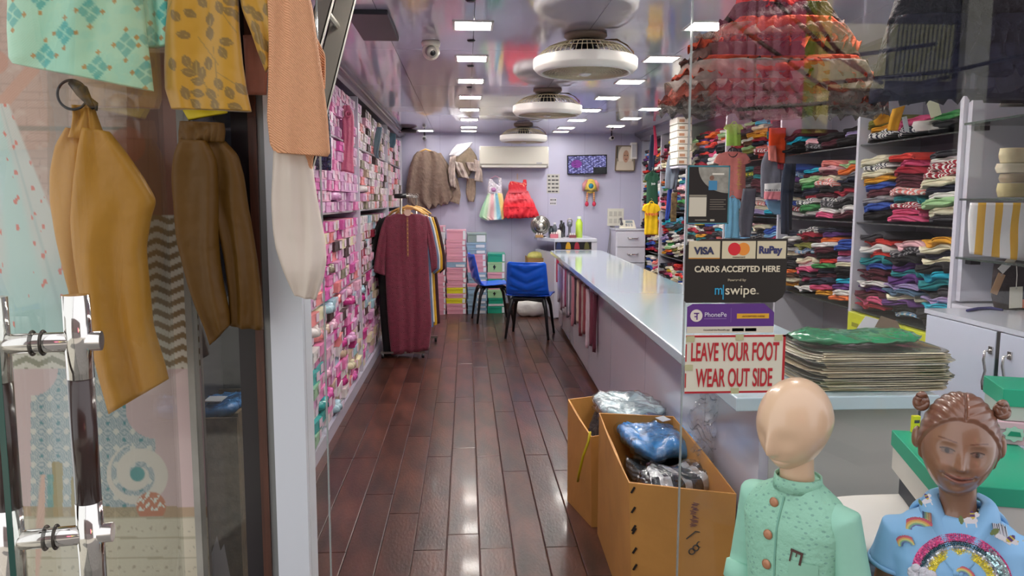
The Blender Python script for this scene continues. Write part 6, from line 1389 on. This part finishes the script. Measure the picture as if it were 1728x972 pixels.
Mh = Matrix.Translation((-.010+.0, -.004, hz)) @ Matrix.Rotation(math.radians(0), 4, 'Z') @ Matrix.Rotation(math.radians(9), 4, 'X')
transform(hb, Mh)
body = MB()
def tor(sc=1.0, e=0.0):
    return rings([(0, .0, .46, .098*sc, .072*sc), (0, 0, .52, .098*sc, .074*sc), (0, 0, .60, .092*sc, .070*sc), (0, 0, .68, .094*sc, .070*sc), (0, 0, .76, .104*sc, .072*sc), (0, 0, .82, .112*sc, .070*sc), (0, .002, .85, .108*sc, .062*sc), (0, .004, .875, .088*sc, .052*sc), (0, .004, .892, .060*sc, .044*sc), (0, .002, .905, .040*sc, .038*sc)])
for b_ in (tor(.84),): body.add(b_.v, b_.f)
body.tube([(0, .004, .87), (-.002, -.002, .93), (-.006, -.004, hz-.04)], [.036, .034, .036], 24)
arms = {}
for s in (-1, 1):
    sh = Vector((s*.094, .005, .848)); el = Vector((s*.126, .02, .70)); wr = Vector((s*.122, -.03, .56)); arms[s] = (sh, el, wr)
    body.tube([Vector((s*.06, .004, .85)), sh, sh.lerp(el, .5), el, el.lerp(wr, .5), wr, wr+Vector((0, -.012, -.03))], [.030, .030, .026, .023, .021, .016, .017], 20)
    hand = wr+Vector((0, -.018, -.045)); body.ball(hand, .014, .024, .034, 14, 10)
    for q in range(4):
        f0 = hand+Vector((0, -.018+.012*q, -.022)); body.tube([f0, f0+Vector((s*.002, -.002, -.022)), f0+Vector((-s*.006, -.002, -.038+.004*abs(q-1.5)))], [.0065, .006, .0045], 8)
    body.tube([hand+Vector((-s*.004, -.018, .008)), hand+Vector((-s*.014, -.034, -.008)), hand+Vector((-s*.016, -.038, -.024))], [.008, .0065, .005], 8)
for s in (-1, 1):
    body.tube([(s*.045, 0, .48), (s*.05, 0, .40), (s*.052, -.004, .27), (s*.052, .004, .16), (s*.052, .004, .06), (s*.052, 0, .035)], [.058, .052, .038, .036, .024, .026], 20); body.ball((s*.052, -.035, .026), .028, .065, .026, 14, 8)
bo = remeshed(body, 'body', M_skin, boy, .0055, 8)
hb.obj('head', M_skin, boy, smooth=True)
# kurta sleeves and waistcoat body
M_mint = mat('mint_cotton', '#93c9b2', .6, bump=.35, bscale=14)
sl = MB()
for s in (-1, 1):
    sh, el, wr = arms[s]; k = el.lerp(wr, .35)
    sl.tube([Vector((s*.07, .004, .850)), sh+Vector((0, 0, .004)), sh.lerp(el, .45), el, k], [.036, .040, .037, .036, .035], 28)
so_ = remeshed(sl, 'sleeves', M_mint, boy, .005, 5)
for s in (-1, 1):
    sh, el, wr = arms[s]; k = el.lerp(wr, .12); k2 = el.lerp(wr, .42)
    b = MB(); b.tube([k, k.lerp(k2, .1), k.lerp(k2, .9), k2], [.034, .0415, .041, .035], 28); b.obj('rolled_cuff', M_mint, boy, smooth=True)
M_mintp = mat('mint_speckle', '#8fc4aa', .6, bump=.5, bscale=60)
nt = M_mintp.node_tree; vt = nt.nodes.new('ShaderNodeTexVoronoi'); vt.inputs['Scale'].default_value = 62; vt.inputs['Randomness'].default_value = .5; tc_ = [n for n in nt.nodes if n.type == 'TEX_COORD'][0]
mp_ = nt.nodes.new('ShaderNodeMapping'); mp_.inputs['Scale'].default_value = (1, 1, 1.7); mp_.inputs['Rotation'].default_value = (0, .5, 0); nt.links.new(tc_.outputs['Object'], mp_.inputs[0]); nt.links.new(mp_.outputs[0], vt.inputs[0])
lt = nt.nodes.new('ShaderNodeMath'); lt.operation = 'LESS_THAN'; lt.inputs[1].default_value = .24; nt.links.new(vt.outputs['Distance'], lt.inputs[0])
mx = nt.nodes.new('ShaderNodeMix'); mx.data_type = 'RGBA'; mx.inputs[6].default_value = (*lin('#8fc4aa'), 1); mx.inputs[7].default_value = (*lin('#78a896'), 1); nt.links.new(lt.outputs[0], mx.inputs[0]); nt.links.new(mx.outputs[2], nt.nodes['Principled BSDF'].inputs['Base Color'])
wc = tor(1.0)
wc.v = [(x, y, z+.004) for x, y, z in wc.v]
wc.tube([(0, .003, .880), (0, .001, .905), (0, 0, .912)], [.052, .047, .045], 28)
wo = remeshed(wc, 'waistcoat', M_mintp, boy, .0045, 5)
MB().lathe([(.0505, -.012), (.0465, .014), (.043, .014), (.046, -.012), (.0505, -.012)], n=40).obj('collar', M_mintp, boy, smooth=True, loc=(0, .001, .905))
p_pl = [stick(wo, .0, z, .0015) for z in np.linspace(.885, .50, 24)]
b = MB(); 
for i, z in enumerate(np.linspace(.885, .50, 24)):
    for x in (-.002, .002): b.v.append(tuple(stick(wo, x, z, .0018)))
b.f = [(2*i, 2*i+1, 2*i+3, 2*i+2) for i in range(23)]; b.obj('placket_edge', mat('mint_dark', '#6fa590', .6), boy)
M_btn = mat('button_copper', '#b07a58', .4, .3, coat=.4)
for z in (.868, .806, .744, .682, .62, .56):
    p = stick(wo, -.018, z, .002); b = MB().lathe([(0, .003), (.006, .0035), (.0095, .002), (.0105, 0), (.009, -.002), (0, -.002)], n=20)
    o = b.obj('button', M_btn, boy, smooth=True, loc=p); o.rotation_euler = (PI/2, 0, 0)
def pocket(U, V): return np.ones(U.shape, bool), rgba(U.shape, '#8cc0a6')
mvp = mat('print_vcol', '#ffffff', .5, vcol=True)
decal(wo, 'pocket', .056, .748, .052, .05, pocket, mat('pocket_vcol', '#fff', .6, vcol=True) if False else mvp, boy, 14, 0, .002)
def emb(U, V):
    m = ((np.abs(U+.7) < .16)*(V < .7))+((np.abs(U-.75) < .17)*(V < .6))+((np.abs(V-.72) < .2)*(np.abs(U) < .95))+(np.abs(U-.05) < .12)*(V > -.1)*(V < .5)
    return m > 0, rgba(U.shape, '#4a2d26')
decal(wo, 'emblem', .044, .782, .026, .028, emb, mvp, boy, 26, -.15, .003)
# plain trousers and foot plate
tr = MB()
for s in (-1, 1): tr.tube([(s*.046, 0, .53), (s*.05, 0, .42), (s*.052, 0, .28), (s*.052, .0, .06)], [.064, .062, .05, .040], 20)
remeshed(tr, 'trousers', cloth('#d9d4c4', .7), boy, .007, 4)

# ---------------------------------------------------------------- girl: brown painted face, hair buns, blue printed dress
GYG = 1.40
base = P(1615, 920, 1, GYG)
girl = thing('girl_mannequin', 'brown smiling child mannequin with two hair buns in a pale blue rainbow dress', 'mannequin', (base.x, GYG, 0), math.radians(-31))
hz = P(1617, 751, 1, GYG).z
def gfeat(x, z):
    r = .017*G(x, .12)*np.where(z > -.26, G(z+.26, .26), G(z+.26, .07))                      # nose bridge to tip
    r = r+.006*G(x, .22)*G(z+.27, .07)                                                        # nostril wings
    r = r-.0065*(G(x-.37, .20)+G(x+.37, .20))*G(z-.02, .13)                                   # sockets
    r = r+.0042*(G(x-.37, .13)+G(x+.37, .13))*G(z-.00, .075)                                  # eyeballs
    r = r+.0022*(G(x-.37, .2)+G(x+.37, .2))*G(z-.19, .05)                                     # brow
    r = r+.007*(G(x-.46, .24)+G(x+.46, .24))*G(z+.30, .20)                                    # cheeks
    sm = -.52+.30*np.clip(np.abs(x), 0, .5)**1.7
    r = r+.0060*G(x, .30)*G(z-sm-.045, .045)+.0068*G(x, .26)*G(z-sm+.055, .05)-.0055*G(x, .34)*G(z-sm, .018)   # lips and their parting
    r = r-.004*G(np.abs(x)-.40, .05)*G(z+.45, .06)+.007*G(x, .26)*G(z+.82, .12)-.0025*G(x, .12)*G(z+.69, .04)
    return r
def gcol(x, y, z):
    c = rgba(x.shape, '#85604a'); fr = (y < 0)*1.
    for s in (-1, 1):
        u = x*s-.37
        paint(c, fr*ss(.018, .006, np.abs(z-(.225-.30*np.clip(u, -.1, .5)**2+.10*u)))*(np.abs(u-.02) < .23), '#5a3322', .85)
        ex, ez = u/.155, (z-.015)/.055; e = ss(1.05, .9, np.hypot(ex, ez)); paint(c, fr*e, '#6b5346'); paint(c, fr*ss(1.1, .8, np.hypot((u+.0)/.062, (z-.015)/.058)), '#2b1a14')
        paint(c, fr*ss(.020, .006, np.abs(z-(.062-.9*u*u)))*(np.abs(u) < .19), '#35201a', .95); paint(c, fr*ss(.014, .004, np.abs(z-(-.035+.6*u*u)))*(np.abs(u) < .16), '#6a4434', .6)
        paint(c, fr*ss(1, .4, np.hypot((u-.08)/.22, (z+.3)/.16)), '#a5705a', .35)
        paint(c, fr*ss(1, .5, np.hypot((x*s-.075)/.035, (z+.335)/.025)), '#5a3a2c', .8)
    sm = -.52+.30*np.clip(np.abs(x), 0, .5)**1.7
    lip = fr*ss(.095, .075, np.abs(z-sm)*(1+1.4*np.abs(x)))*ss(.36, .32, np.abs(x)); paint(c, lip, '#8f5548', .75); paint(c, fr*ss(.016, .006, np.abs(z-sm))*ss(.40, .36, np.abs(x)), '#54302a', .9)
    return c
hb = headgrid(.0665, .085, .098, gfeat, 260, 240, gcol, .22)
Mh = Matrix.Translation((-.010, -.004, hz)) @ Matrix.Rotation(math.radians(2), 4, 'Z') @ Matrix.Rotation(math.radians(3), 4, 'Y') @ Matrix.Rotation(math.radians(-4), 4, 'X')
transform(hb, Mh); hb.obj('head', mat('painted_face', '#ffffff', .3, vcol=True, coat=.4), girl, smooth=True)
M_gsk = mat('mannequin_brown', '#85604a', .32, coat=.35)
zn = P(1610, 868, 1, GYG).z        # base of the neck
body = MB()
def gt_(sc, e=0): return rings([(0, 0, zn-.42, .098*sc, .072*sc), (0, 0, zn-.33, .092*sc, .068*sc), (0, 0, zn-.24, .086*sc, .064*sc), (0, 0, zn-.16, .094*sc, .068*sc), (0, 0, zn-.09, .106*sc, .068*sc), (0, .002, zn-.05, .104*sc, .060*sc), (0, .004, zn-.022, .082*sc, .050*sc), (0, .004, zn-.004, .052*sc, .042*sc), (0, .002, zn+.008, .036*sc, .036*sc)])
b_ = gt_(.93); body.add(b_.v, b_.f)
body.tube([(0, .004, zn-.02), (-.004, .002, zn+.03), (-.010, 0, hz-.045)], [.034, .032, .036], 24)
garms = {}
for s in (-1, 1):
    sh = Vector((s*.100, .004, zn-.055)); el = Vector((s*.124, .015, zn-.19)); wr = Vector((s*.124, -.02, zn-.32)); garms[s] = (sh, el, wr)
    body.tube([Vector((s*.06, .004, zn-.04)), sh, sh.lerp(el, .5), el, el.lerp(wr, .5), wr, wr+Vector((0, -.01, -.03))], [.032, .032, .028, .024, .022, .016, .017], 20)
    hand = wr+Vector((0, -.014, -.045)); body.ball(hand, .013, .023, .032, 14, 10)
    for q in range(4):
        f0 = hand+Vector((0, -.016+.011*q, -.02)); body.tube([f0, f0+Vector((0, -.002, -.02)), f0+Vector((-s*.005, -.002, -.036+.004*abs(q-1.5)))], [.006, .0055, .0042], 8)
    body.tube([hand+Vector((-s*.004, -.016, .008)), hand+Vector((-s*.012, -.030, -.008)), hand+Vector((-s*.014, -.034, -.022))], [.0075, .006, .0048], 8)
    body.tube([(s*.045, 0, zn-.40), (s*.05, 0, .36), (s*.05, -.004, .25), (s*.05, .004, .15), (s*.05, .004, .06), (s*.05, 0, .03)], [.056, .05, .037, .034, .023, .025], 20); body.ball((s*.05, -.033, .024), .026, .06, .024, 14, 8)
for s in (-1, 1):  # ears join the head sides
    body.ball((-.010+s*.0720, .010, hz+.002), .010, .016, .024, 14, 12)
body.tube([(-.075, .010, hz+.002), (.055, .010, hz+.002)], .012, 10)
remeshed(body, 'body', M_gsk, girl, .0045, 6)
# sculpted hair: cap with combed strands from a centre parting, two buns
def hairpos(U, V):
    az = (U-.5)*2*PI; dz_lo = np.where(np.abs(az) < 1.9, .50+.0*az, 0); fr = np.clip(np.cos(az), 0, 1)
    lim = .56*fr**.55*(1-.10*G(az, .25))+(-.30)*(1-fr)**.8         # lower edge of the hair (dz)
    lim = np.where(np.abs(az) > PI/2, -.42, lim*(np.abs(az) <= PI/2))
    lim = .60*fr**.6-.42*(1-fr)**1.2-.02*G(az, .2)
    el = np.arccos(np.clip(lim, -.95, .95))*V
    dx, dy, dz = np.sin(az)*np.sin(el), -np.cos(az)*np.sin(el), np.cos(el)
    strand = .0030*np.abs(np.sin(13*(dz*1.15-.75*np.abs(dx)+.35*dy)+1.2*np.sin(3*dx)))*ss(0, .2, V)-.006*G(dx, .035)*(dy < .3)*ss(0, .1, V)
    e = ss(1.0, .93, V); low = np.clip(-dz, 0, 1)
    k = 1+(.052)*e+strand*9*e; jaw = 1-.22*low**1.5
    x = .0665*dx*k*jaw; y = .085*dy*k*np.where(dy < 0, 1, 1.06-.35*low**1.2)-.12*.085*low*(1-.5*low); z = .098*dz*(1+.05*e+strand*9*e)
    return x, y, z
hr = grid(300, 120, hairpos, close_u=True); transform(hr, Mh)
M_hair = mat('painted_hair', '#744c38', .3, coat=.45, var=.12, vscale=12, stretch=(3, 1, 3))
ho = hr.obj('hair', M_hair, girl, smooth=True)
for s in (-1, 1):
    bn = MB()
    for k in range(3):
        pts = []
        for q in range(17):
            a = q/16*2*PI*1.0+k*1.3; pts.append((-.010+s*.068+.009*math.cos(a)*(1-.2*k), .004+.008*math.sin(a+k), hz+.074+.009*math.sin(a)+.004*k))
        bn.tube(pts, [.0068]*17, 10)
    bn.ball((-.010+s*.068, .004, hz+.074), .012, .011, .013, 16, 12)
    bn.obj('hair_bun', M_hair, girl, smooth=True)
# dress with hood collar
M_blued = mat('blue_jersey', '#86b7df', .65, bump=.3, bscale=12)
dr = rings([(0, 0, .40, .17, .13), (0, 0, zn-.42, .135, .105), (0, 0, zn-.33, .108, .082), (0, 0, zn-.24, .099, .074), (0, 0, zn-.16, .106, .077), (0, 0, zn-.09, .118, .077), (0, .002, zn-.045, .116, .068), (0, .004, zn-.018, .095, .056), (0, .004, zn-.002, .066, .048), (0, .004, zn+.004, .05, .043)])
for s in (-1, 1):
    sh, el, wr = garms[s]; dr.tube([Vector((s*.07, .004, zn-.05)), sh+Vector((s*.004, 0, 0)), sh.lerp(el, .35), sh.lerp(el, .52)], [.034, .038, .042, .046], 28)
do = remeshed(dr, 'dress', M_blued, girl, .0042, 5)
for s in (-1, 1):
    sh, el, wr = garms[s]; p, q = sh.lerp(el, .50), sh.lerp(el, .56); b = MB(); b.tube([p, q], [.0460, .0475], 28); b.obj('sleeve_hem', M_blued, girl, smooth=True)
# crossed collar: two folded bands meeting in a V and a soft hood behind
for s in (-1, 1):
    def pos(U, V, s=s):
        a = V*1.0; ang = (-.12+a*2.6)*s      # around the neck from the front to the nape
        r0 = .040+.028*U*(1-.15*V)+.004*np.sin(PI*U); zt_ = zn-.052+.072*ss(0, .55, V)+.006*V
        zz = zt_-(.030*U**1.4)*(1-.25*V)+.010*np.sin(PI*U)-.012*U*(1-ss(0, .5, V))
        return np.sin(ang)*r0*(1+.25*(1-V)*0), -np.cos(ang)*(r0*.94+.018*(1-ss(0, .6, V)))+.006, zz
    o = grid(14, 40, pos).obj('collar', M_blued, girl, smooth=True); sm = o.modifiers.new('t', 'SOLIDIFY'); sm.thickness = .005; sm.offset = 1
def hd(U, V):
    a = (U-.5)*2.9; r = .055+.022*np.sin(PI*V); return np.sin(a)*r*1.15, np.cos(a)*r*.9+.016+.01*np.sin(PI*V), zn+.012-.075*V+.02*np.cos(a)*np.sin(PI*V)
o = grid(30, 16, hd).obj('hood', M_blued, girl, smooth=True); sm = o.modifiers.new('t', 'SOLIDIFY'); sm.thickness = .008
# big sequin rainbow
cxr, czr = toL(girl, 1622, 983, GYG-.07).x, toL(girl, 1622, 983, GYG-.075).z
mseq = {}
def arc(name, r0, r1, hexc, metal, lift, a0=.0, a1=PI, seed=0):
    rr = random.Random(seed); b = MB(); n = 0; r = r0
    while r < r1:
        cnt_ = int((a1-a0)*r/.0034)
        for i in range(cnt_):
            a = a0+(i+.5*(int((r-r0)/.0028) % 2))*(a1-a0)/cnt_; x, z = cxr+r*math.cos(a), czr+r*math.sin(a); p = stick(do, x, z, lift)
            t1 = Vector((1, rr.uniform(-.5, .5), rr.uniform(-.3, .3)))*.0021; t2_ = Vector((rr.uniform(-.2, .2), rr.uniform(-.5, .5), 1))*.0021
            b.add([p+t1, p+t2_, p-t1, p-t2_], [(0, 1, 2, 3)])
        r += .0028
    return b.obj(name, mat('seq_'+hexc.strip('#'), hexc, .3, metal, coat=.5, rnd=0), girl, kind='stuff')
arc('sequin_band', .070, .0815, '#e03a80', .15, .002, seed=1); arc('sequin_band', .0635, .0705, '#20464a', .5, .002, seed=2); arc('sequin_band', .056, .0635, '#c9ccd0', .8, .002, seed=3); arc('sequin_band', .045, .0565, '#e8d21e', .15, .002, seed=4)
arc('sequin_highlights', .064, .078, '#bfe6ea', .9, .0035, .25, 1.0, seed=5)
for s in (-1, 1):
    b = MB()
    for k in range(9): p = stick(do, cxr+s*(.064+.016*math.cos(k*.9)), czr-.004+.009*math.sin(k*1.7), .002); b.ball(p, .010, .004, .009, 10, 6)
    b.obj('cloud', mat('cloud_white', '#cfcdd6', .7, bump=1, bscale=80), girl, smooth=True)
def mini(U, V):
    r = np.hypot(U, V+.6); c = rgba(U.shape, '#b05a5e')
    for a, h in ((1.3, '#c0566a'), (1.12, '#d09a5a'), (.96, '#c9c07a'), (.8, '#7aa88a'), (.64, '#6a6aa0')): paint(c, ss(a+.02, a, r), h)
    return (r < 1.42)*(r > .5)*(V > -.6), c
def pony(U, V):
    body_ = (np.hypot(U/.62, (V+.15)/.34) < 1)+(np.hypot((U-.55)/.28, (V-.38)/.26) < 1)+((np.abs(U-.38) < .14)*(V < .4)*(V > -.1))+((np.abs(np.abs(U)-.38) < .10)*(V < -.2)*(V > -.85))
    mane = (np.hypot((U-.22)/.22, (V-.38)/.42) < 1); tail = (np.hypot((U+.75)/.22, (V+.1)/.45) < 1); horn = (np.abs(U-.72-.4*(V-.75)) < .05)*(V > .55)*(V < .95)
    c = rgba(U.shape, '#d9d6dc'); paint(c, mane*1., '#5a3a6e'); paint(c, tail*1., '#6a7a4a'); paint(c, horn*1., '#d8b84a'); paint(c, mane*(np.sin(V*16) > .3), '#c9b64a'); return (body_+mane+tail+horn) > 0, c
def at_(px, py): p = toL(girl, px, py, GYG-.072); return p.x, p.z
for fn, px, py, w, h, r, nm in [(mini, 1551, 895, .044, .040, 0, 'rainbow_print'), (pony, 1690, 890, .050, .044, -.7, 'unicorn_print'), (pony, 1636, 868, .04, .04, .2, 'unicorn_print'), (mini, 1528, 945, .03, .026, .5, 'rainbow_print'), (pony, 1563, 850, .03, .03, .5, 'unicorn_print'), (mini, 1630, 967, .03, .024, -.5, 'rainbow_print')]:
    x, z = at_(px, py); decal(do, nm, x, z, w, h, fn, mvp, girl, 34, r, .004 if py > 880 else .009)

# ================================================================ STOOL, GREEN CARTONS BETWEEN MANNEQUINS AND GLASS
t = thing('padded_stool', 'white padded display stool behind the two mannequins', 'stool', (P(1560, 850, 1, 1.75).x+.03, 1.765, 0)); zs = P(1480, 826, 1, 1.93).z
def cush(U, V):
    a = U*2*PI; r = np.sin(PI*V)**.3; return np.sign(np.cos(a))*np.abs(np.cos(a))**.5*.27*r, np.sign(np.sin(a))*np.abs(np.sin(a))**.5*.165*r, zs-.03-.032*np.cos(PI*V)
grid(48, 20, cush, close_u=True).obj('cushion', mat('cushion_white', '#e2dcd4', .5, bump=.2, bscale=10), t, smooth=True)
MB().box(-.25, .25, -.15, .15, .0, zs-.058).obj('body', mat('stool_blue', '#56616c', .5), t, bevel=.01)
def lidbox(name, label, c, w, d, h, rz, lid, bodyc, lh=.035, lw=.004, cat='carton'):
    t = thing(name, label, cat, c, rz)
    MB().box(-w/2, w/2, -d/2, d/2, 0, h-.004).obj('body', mat('box_'+bodyc.strip('#'), bodyc, .45, coat=.1), t, bevel=.002)
    MB().box(-w/2-lw, w/2+lw, -d/2-lw, d/2+lw, h-lh, h).obj('lid', mat('box_'+lid.strip('#'), lid, .4, coat=.2), t, bevel=.002); return t
ZT = .89; NL, BLc = P(1588, 815, 2, ZT), P(1508, 726, 2, ZT); dv = (BLc-NL); dv.z = 0; L_ = dv.length; dv.normalize(); pv = Vector((dv.y, -dv.x, 0)); W_ = .27
rzg = -math.atan2(dv.x, dv.y); cc_ = NL+dv*L_/2+pv*W_/2; zb0 = ZT-.105
tag(MB().box(-W_*.46, W_*.46, -L_*.46, L_*.40, 0, zb0-zs-.001).obj('dark_crate', mat('crate_dark', '#3c3f44', .6), loc=(cc_.x, cc_.y, zs), rz=rzg), 'dark flat crate under the large green lidded carton', 'crate')
lidbox('shoe_carton', 'large green lidded white carton standing behind the girl mannequin', (cc_.x, cc_.y, zb0), W_, L_, ZT-zb0, rzg, '#1fa07a', '#d3cdc2', .042)
pc_ = P(1690, 752, 2, ZT)+pv*.105+dv*.075
t = lidbox('pink_carton', 'pale pink carton with a mint star label behind the girl at right', (pc_.x, pc_.y, ZT+.001), .21, .15, .058, rzg-.15, '#d9b4bd', '#d9b4bd', .02)
st = MB().prism([((.020 if i % 2 else .026)*math.cos(PI*i/8), (.020 if i % 2 else .026)*math.sin(PI*i/8)*.8) for i in range(16)], -.0015, .0).obj('star_label', mat('star_mint', '#a9d0bc', .5), t, loc=(-.065, -.080, .029))
MB().prism([(-.015, -.004), (.015, -.004), (.012, .007), (-.008, .008)], -.003, -.0014).obj('label_print', mat('star_green', '#1f8a6a', .5), t, loc=(-.065, -.080, .028))
lidbox('shoe_carton', 'upper green lidded carton at the right edge, above the pink one', (pc_.x+.012, pc_.y+.01, ZT+.060), .21, .15, .082, rzg-.05, '#1fa580', '#b9c2b8', .045); bigz = ZT
p = P(1546, 730, 1, 1.84); o = MB().cbox(0, 0, 0, .02, .012, .045).obj('yellow_tag', mat('tag_yellow', '#d9d62a', .5), loc=(P(1544, 730, 2, ZT).x, P(1544, 730, 2, ZT).y, ZT+.0235), bevel=.001)
tag(o, 'small bright yellow carton standing on the green lid beside the girls bun', 'carton')
for zz in (-.010, .008): MB().box(-.007, .007, -.0068, -.006, zz-.004, zz+.004).obj('print', mat('ink', '#4a4a4c', .6), o)

# ================================================================ THE STREET OPPOSITE (behind the photographer, reflected in the glass)
FY = -8.0
def mirror(px, py): p = P(px, py, 1, 4.0-FY); return p.x, p.z
f = thing('opposite_building', 'colourful painted building across the street behind the photographer', 'building', (0, 0, 0))
def slabf(nm, px0, py0, px1, py1, c, d=0.0, th=.3):
    x0, z1_ = mirror(px0, py0); x1, z0 = mirror(px1, py1); MB().box(x0, x1, FY+d-th, FY+d, z0, z1_).obj(nm, mat('fac_'+c.strip('#'), c, .7), f)
x0, z1_ = mirror(900, -60)
MB().box(-5, 9.5, FY-1, FY-.35, 0, 9).obj('wall', mat('fac_base', '#3b3033', .8), f)
MB().box(-5, 9.5, FY-.34, FY-.3, 0, 2.4).obj('shutter', mat('fac_dark', '#4a4548', .8), f)
slabf('pink_panel', 1215, -20, 1335, 225, '#c05a80'); slabf('pink_pillar', 1335, -20, 1348, 225, '#e86a90', .1)
slabf('lime_panel', 1348, -20, 1380, 225, '#8fa828', .0); slabf('yellow_pillar', 1381, -20, 1390, 225, '#f0dc78', .12)
slabf('cream_window', 1391, 40, 1490, 150, '#d8d2a4', .05); slabf('grey_wall', 1492, -20, 1640, 225, '#33353a', .0); slabf('grille_window', 1500, 42, 1600, 138, '#a8a884', .08)
for px in (1240, 1262, 1278, 1305): slabf('pink_post', px, -20, px+3, 225, '#e08aa8', .08)
for k in range(14): x0, z0 = mirror(1502+k*7.2, 138); _, z1_ = mirror(1500, 42); MB().tube([(x0, FY+.1, z0), (x0+.05, FY+.1, z1_)], .012, 5).obj('grille_bar', mat('fac_bar', '#5a5c50', .6), f)
slabf('pale_pole', 1612, -60, 1628, 300, '#a8a8a0', .4, .15)
for k, (a_, b_, c_, d_) in enumerate([(1180, 60, 1460, 230), (1170, 120, 1500, 100), (1200, 200, 1520, 150), (1250, 30, 1420, 160), (1300, 40, 1400, 150), (1330, 160, 1728, 95)]):
    p0, p1 = mirror(a_, b_), mirror(c_, d_); MB().tube([(p0[0], FY+1.2, p0[1]), ((p0[0]+p1[0])/2, FY+1.2, (p0[1]+p1[1])/2-.12), (p1[0], FY+1.2, p1[1])], .03, 6).obj('overhead_cable', M_dark, f, smooth=True)
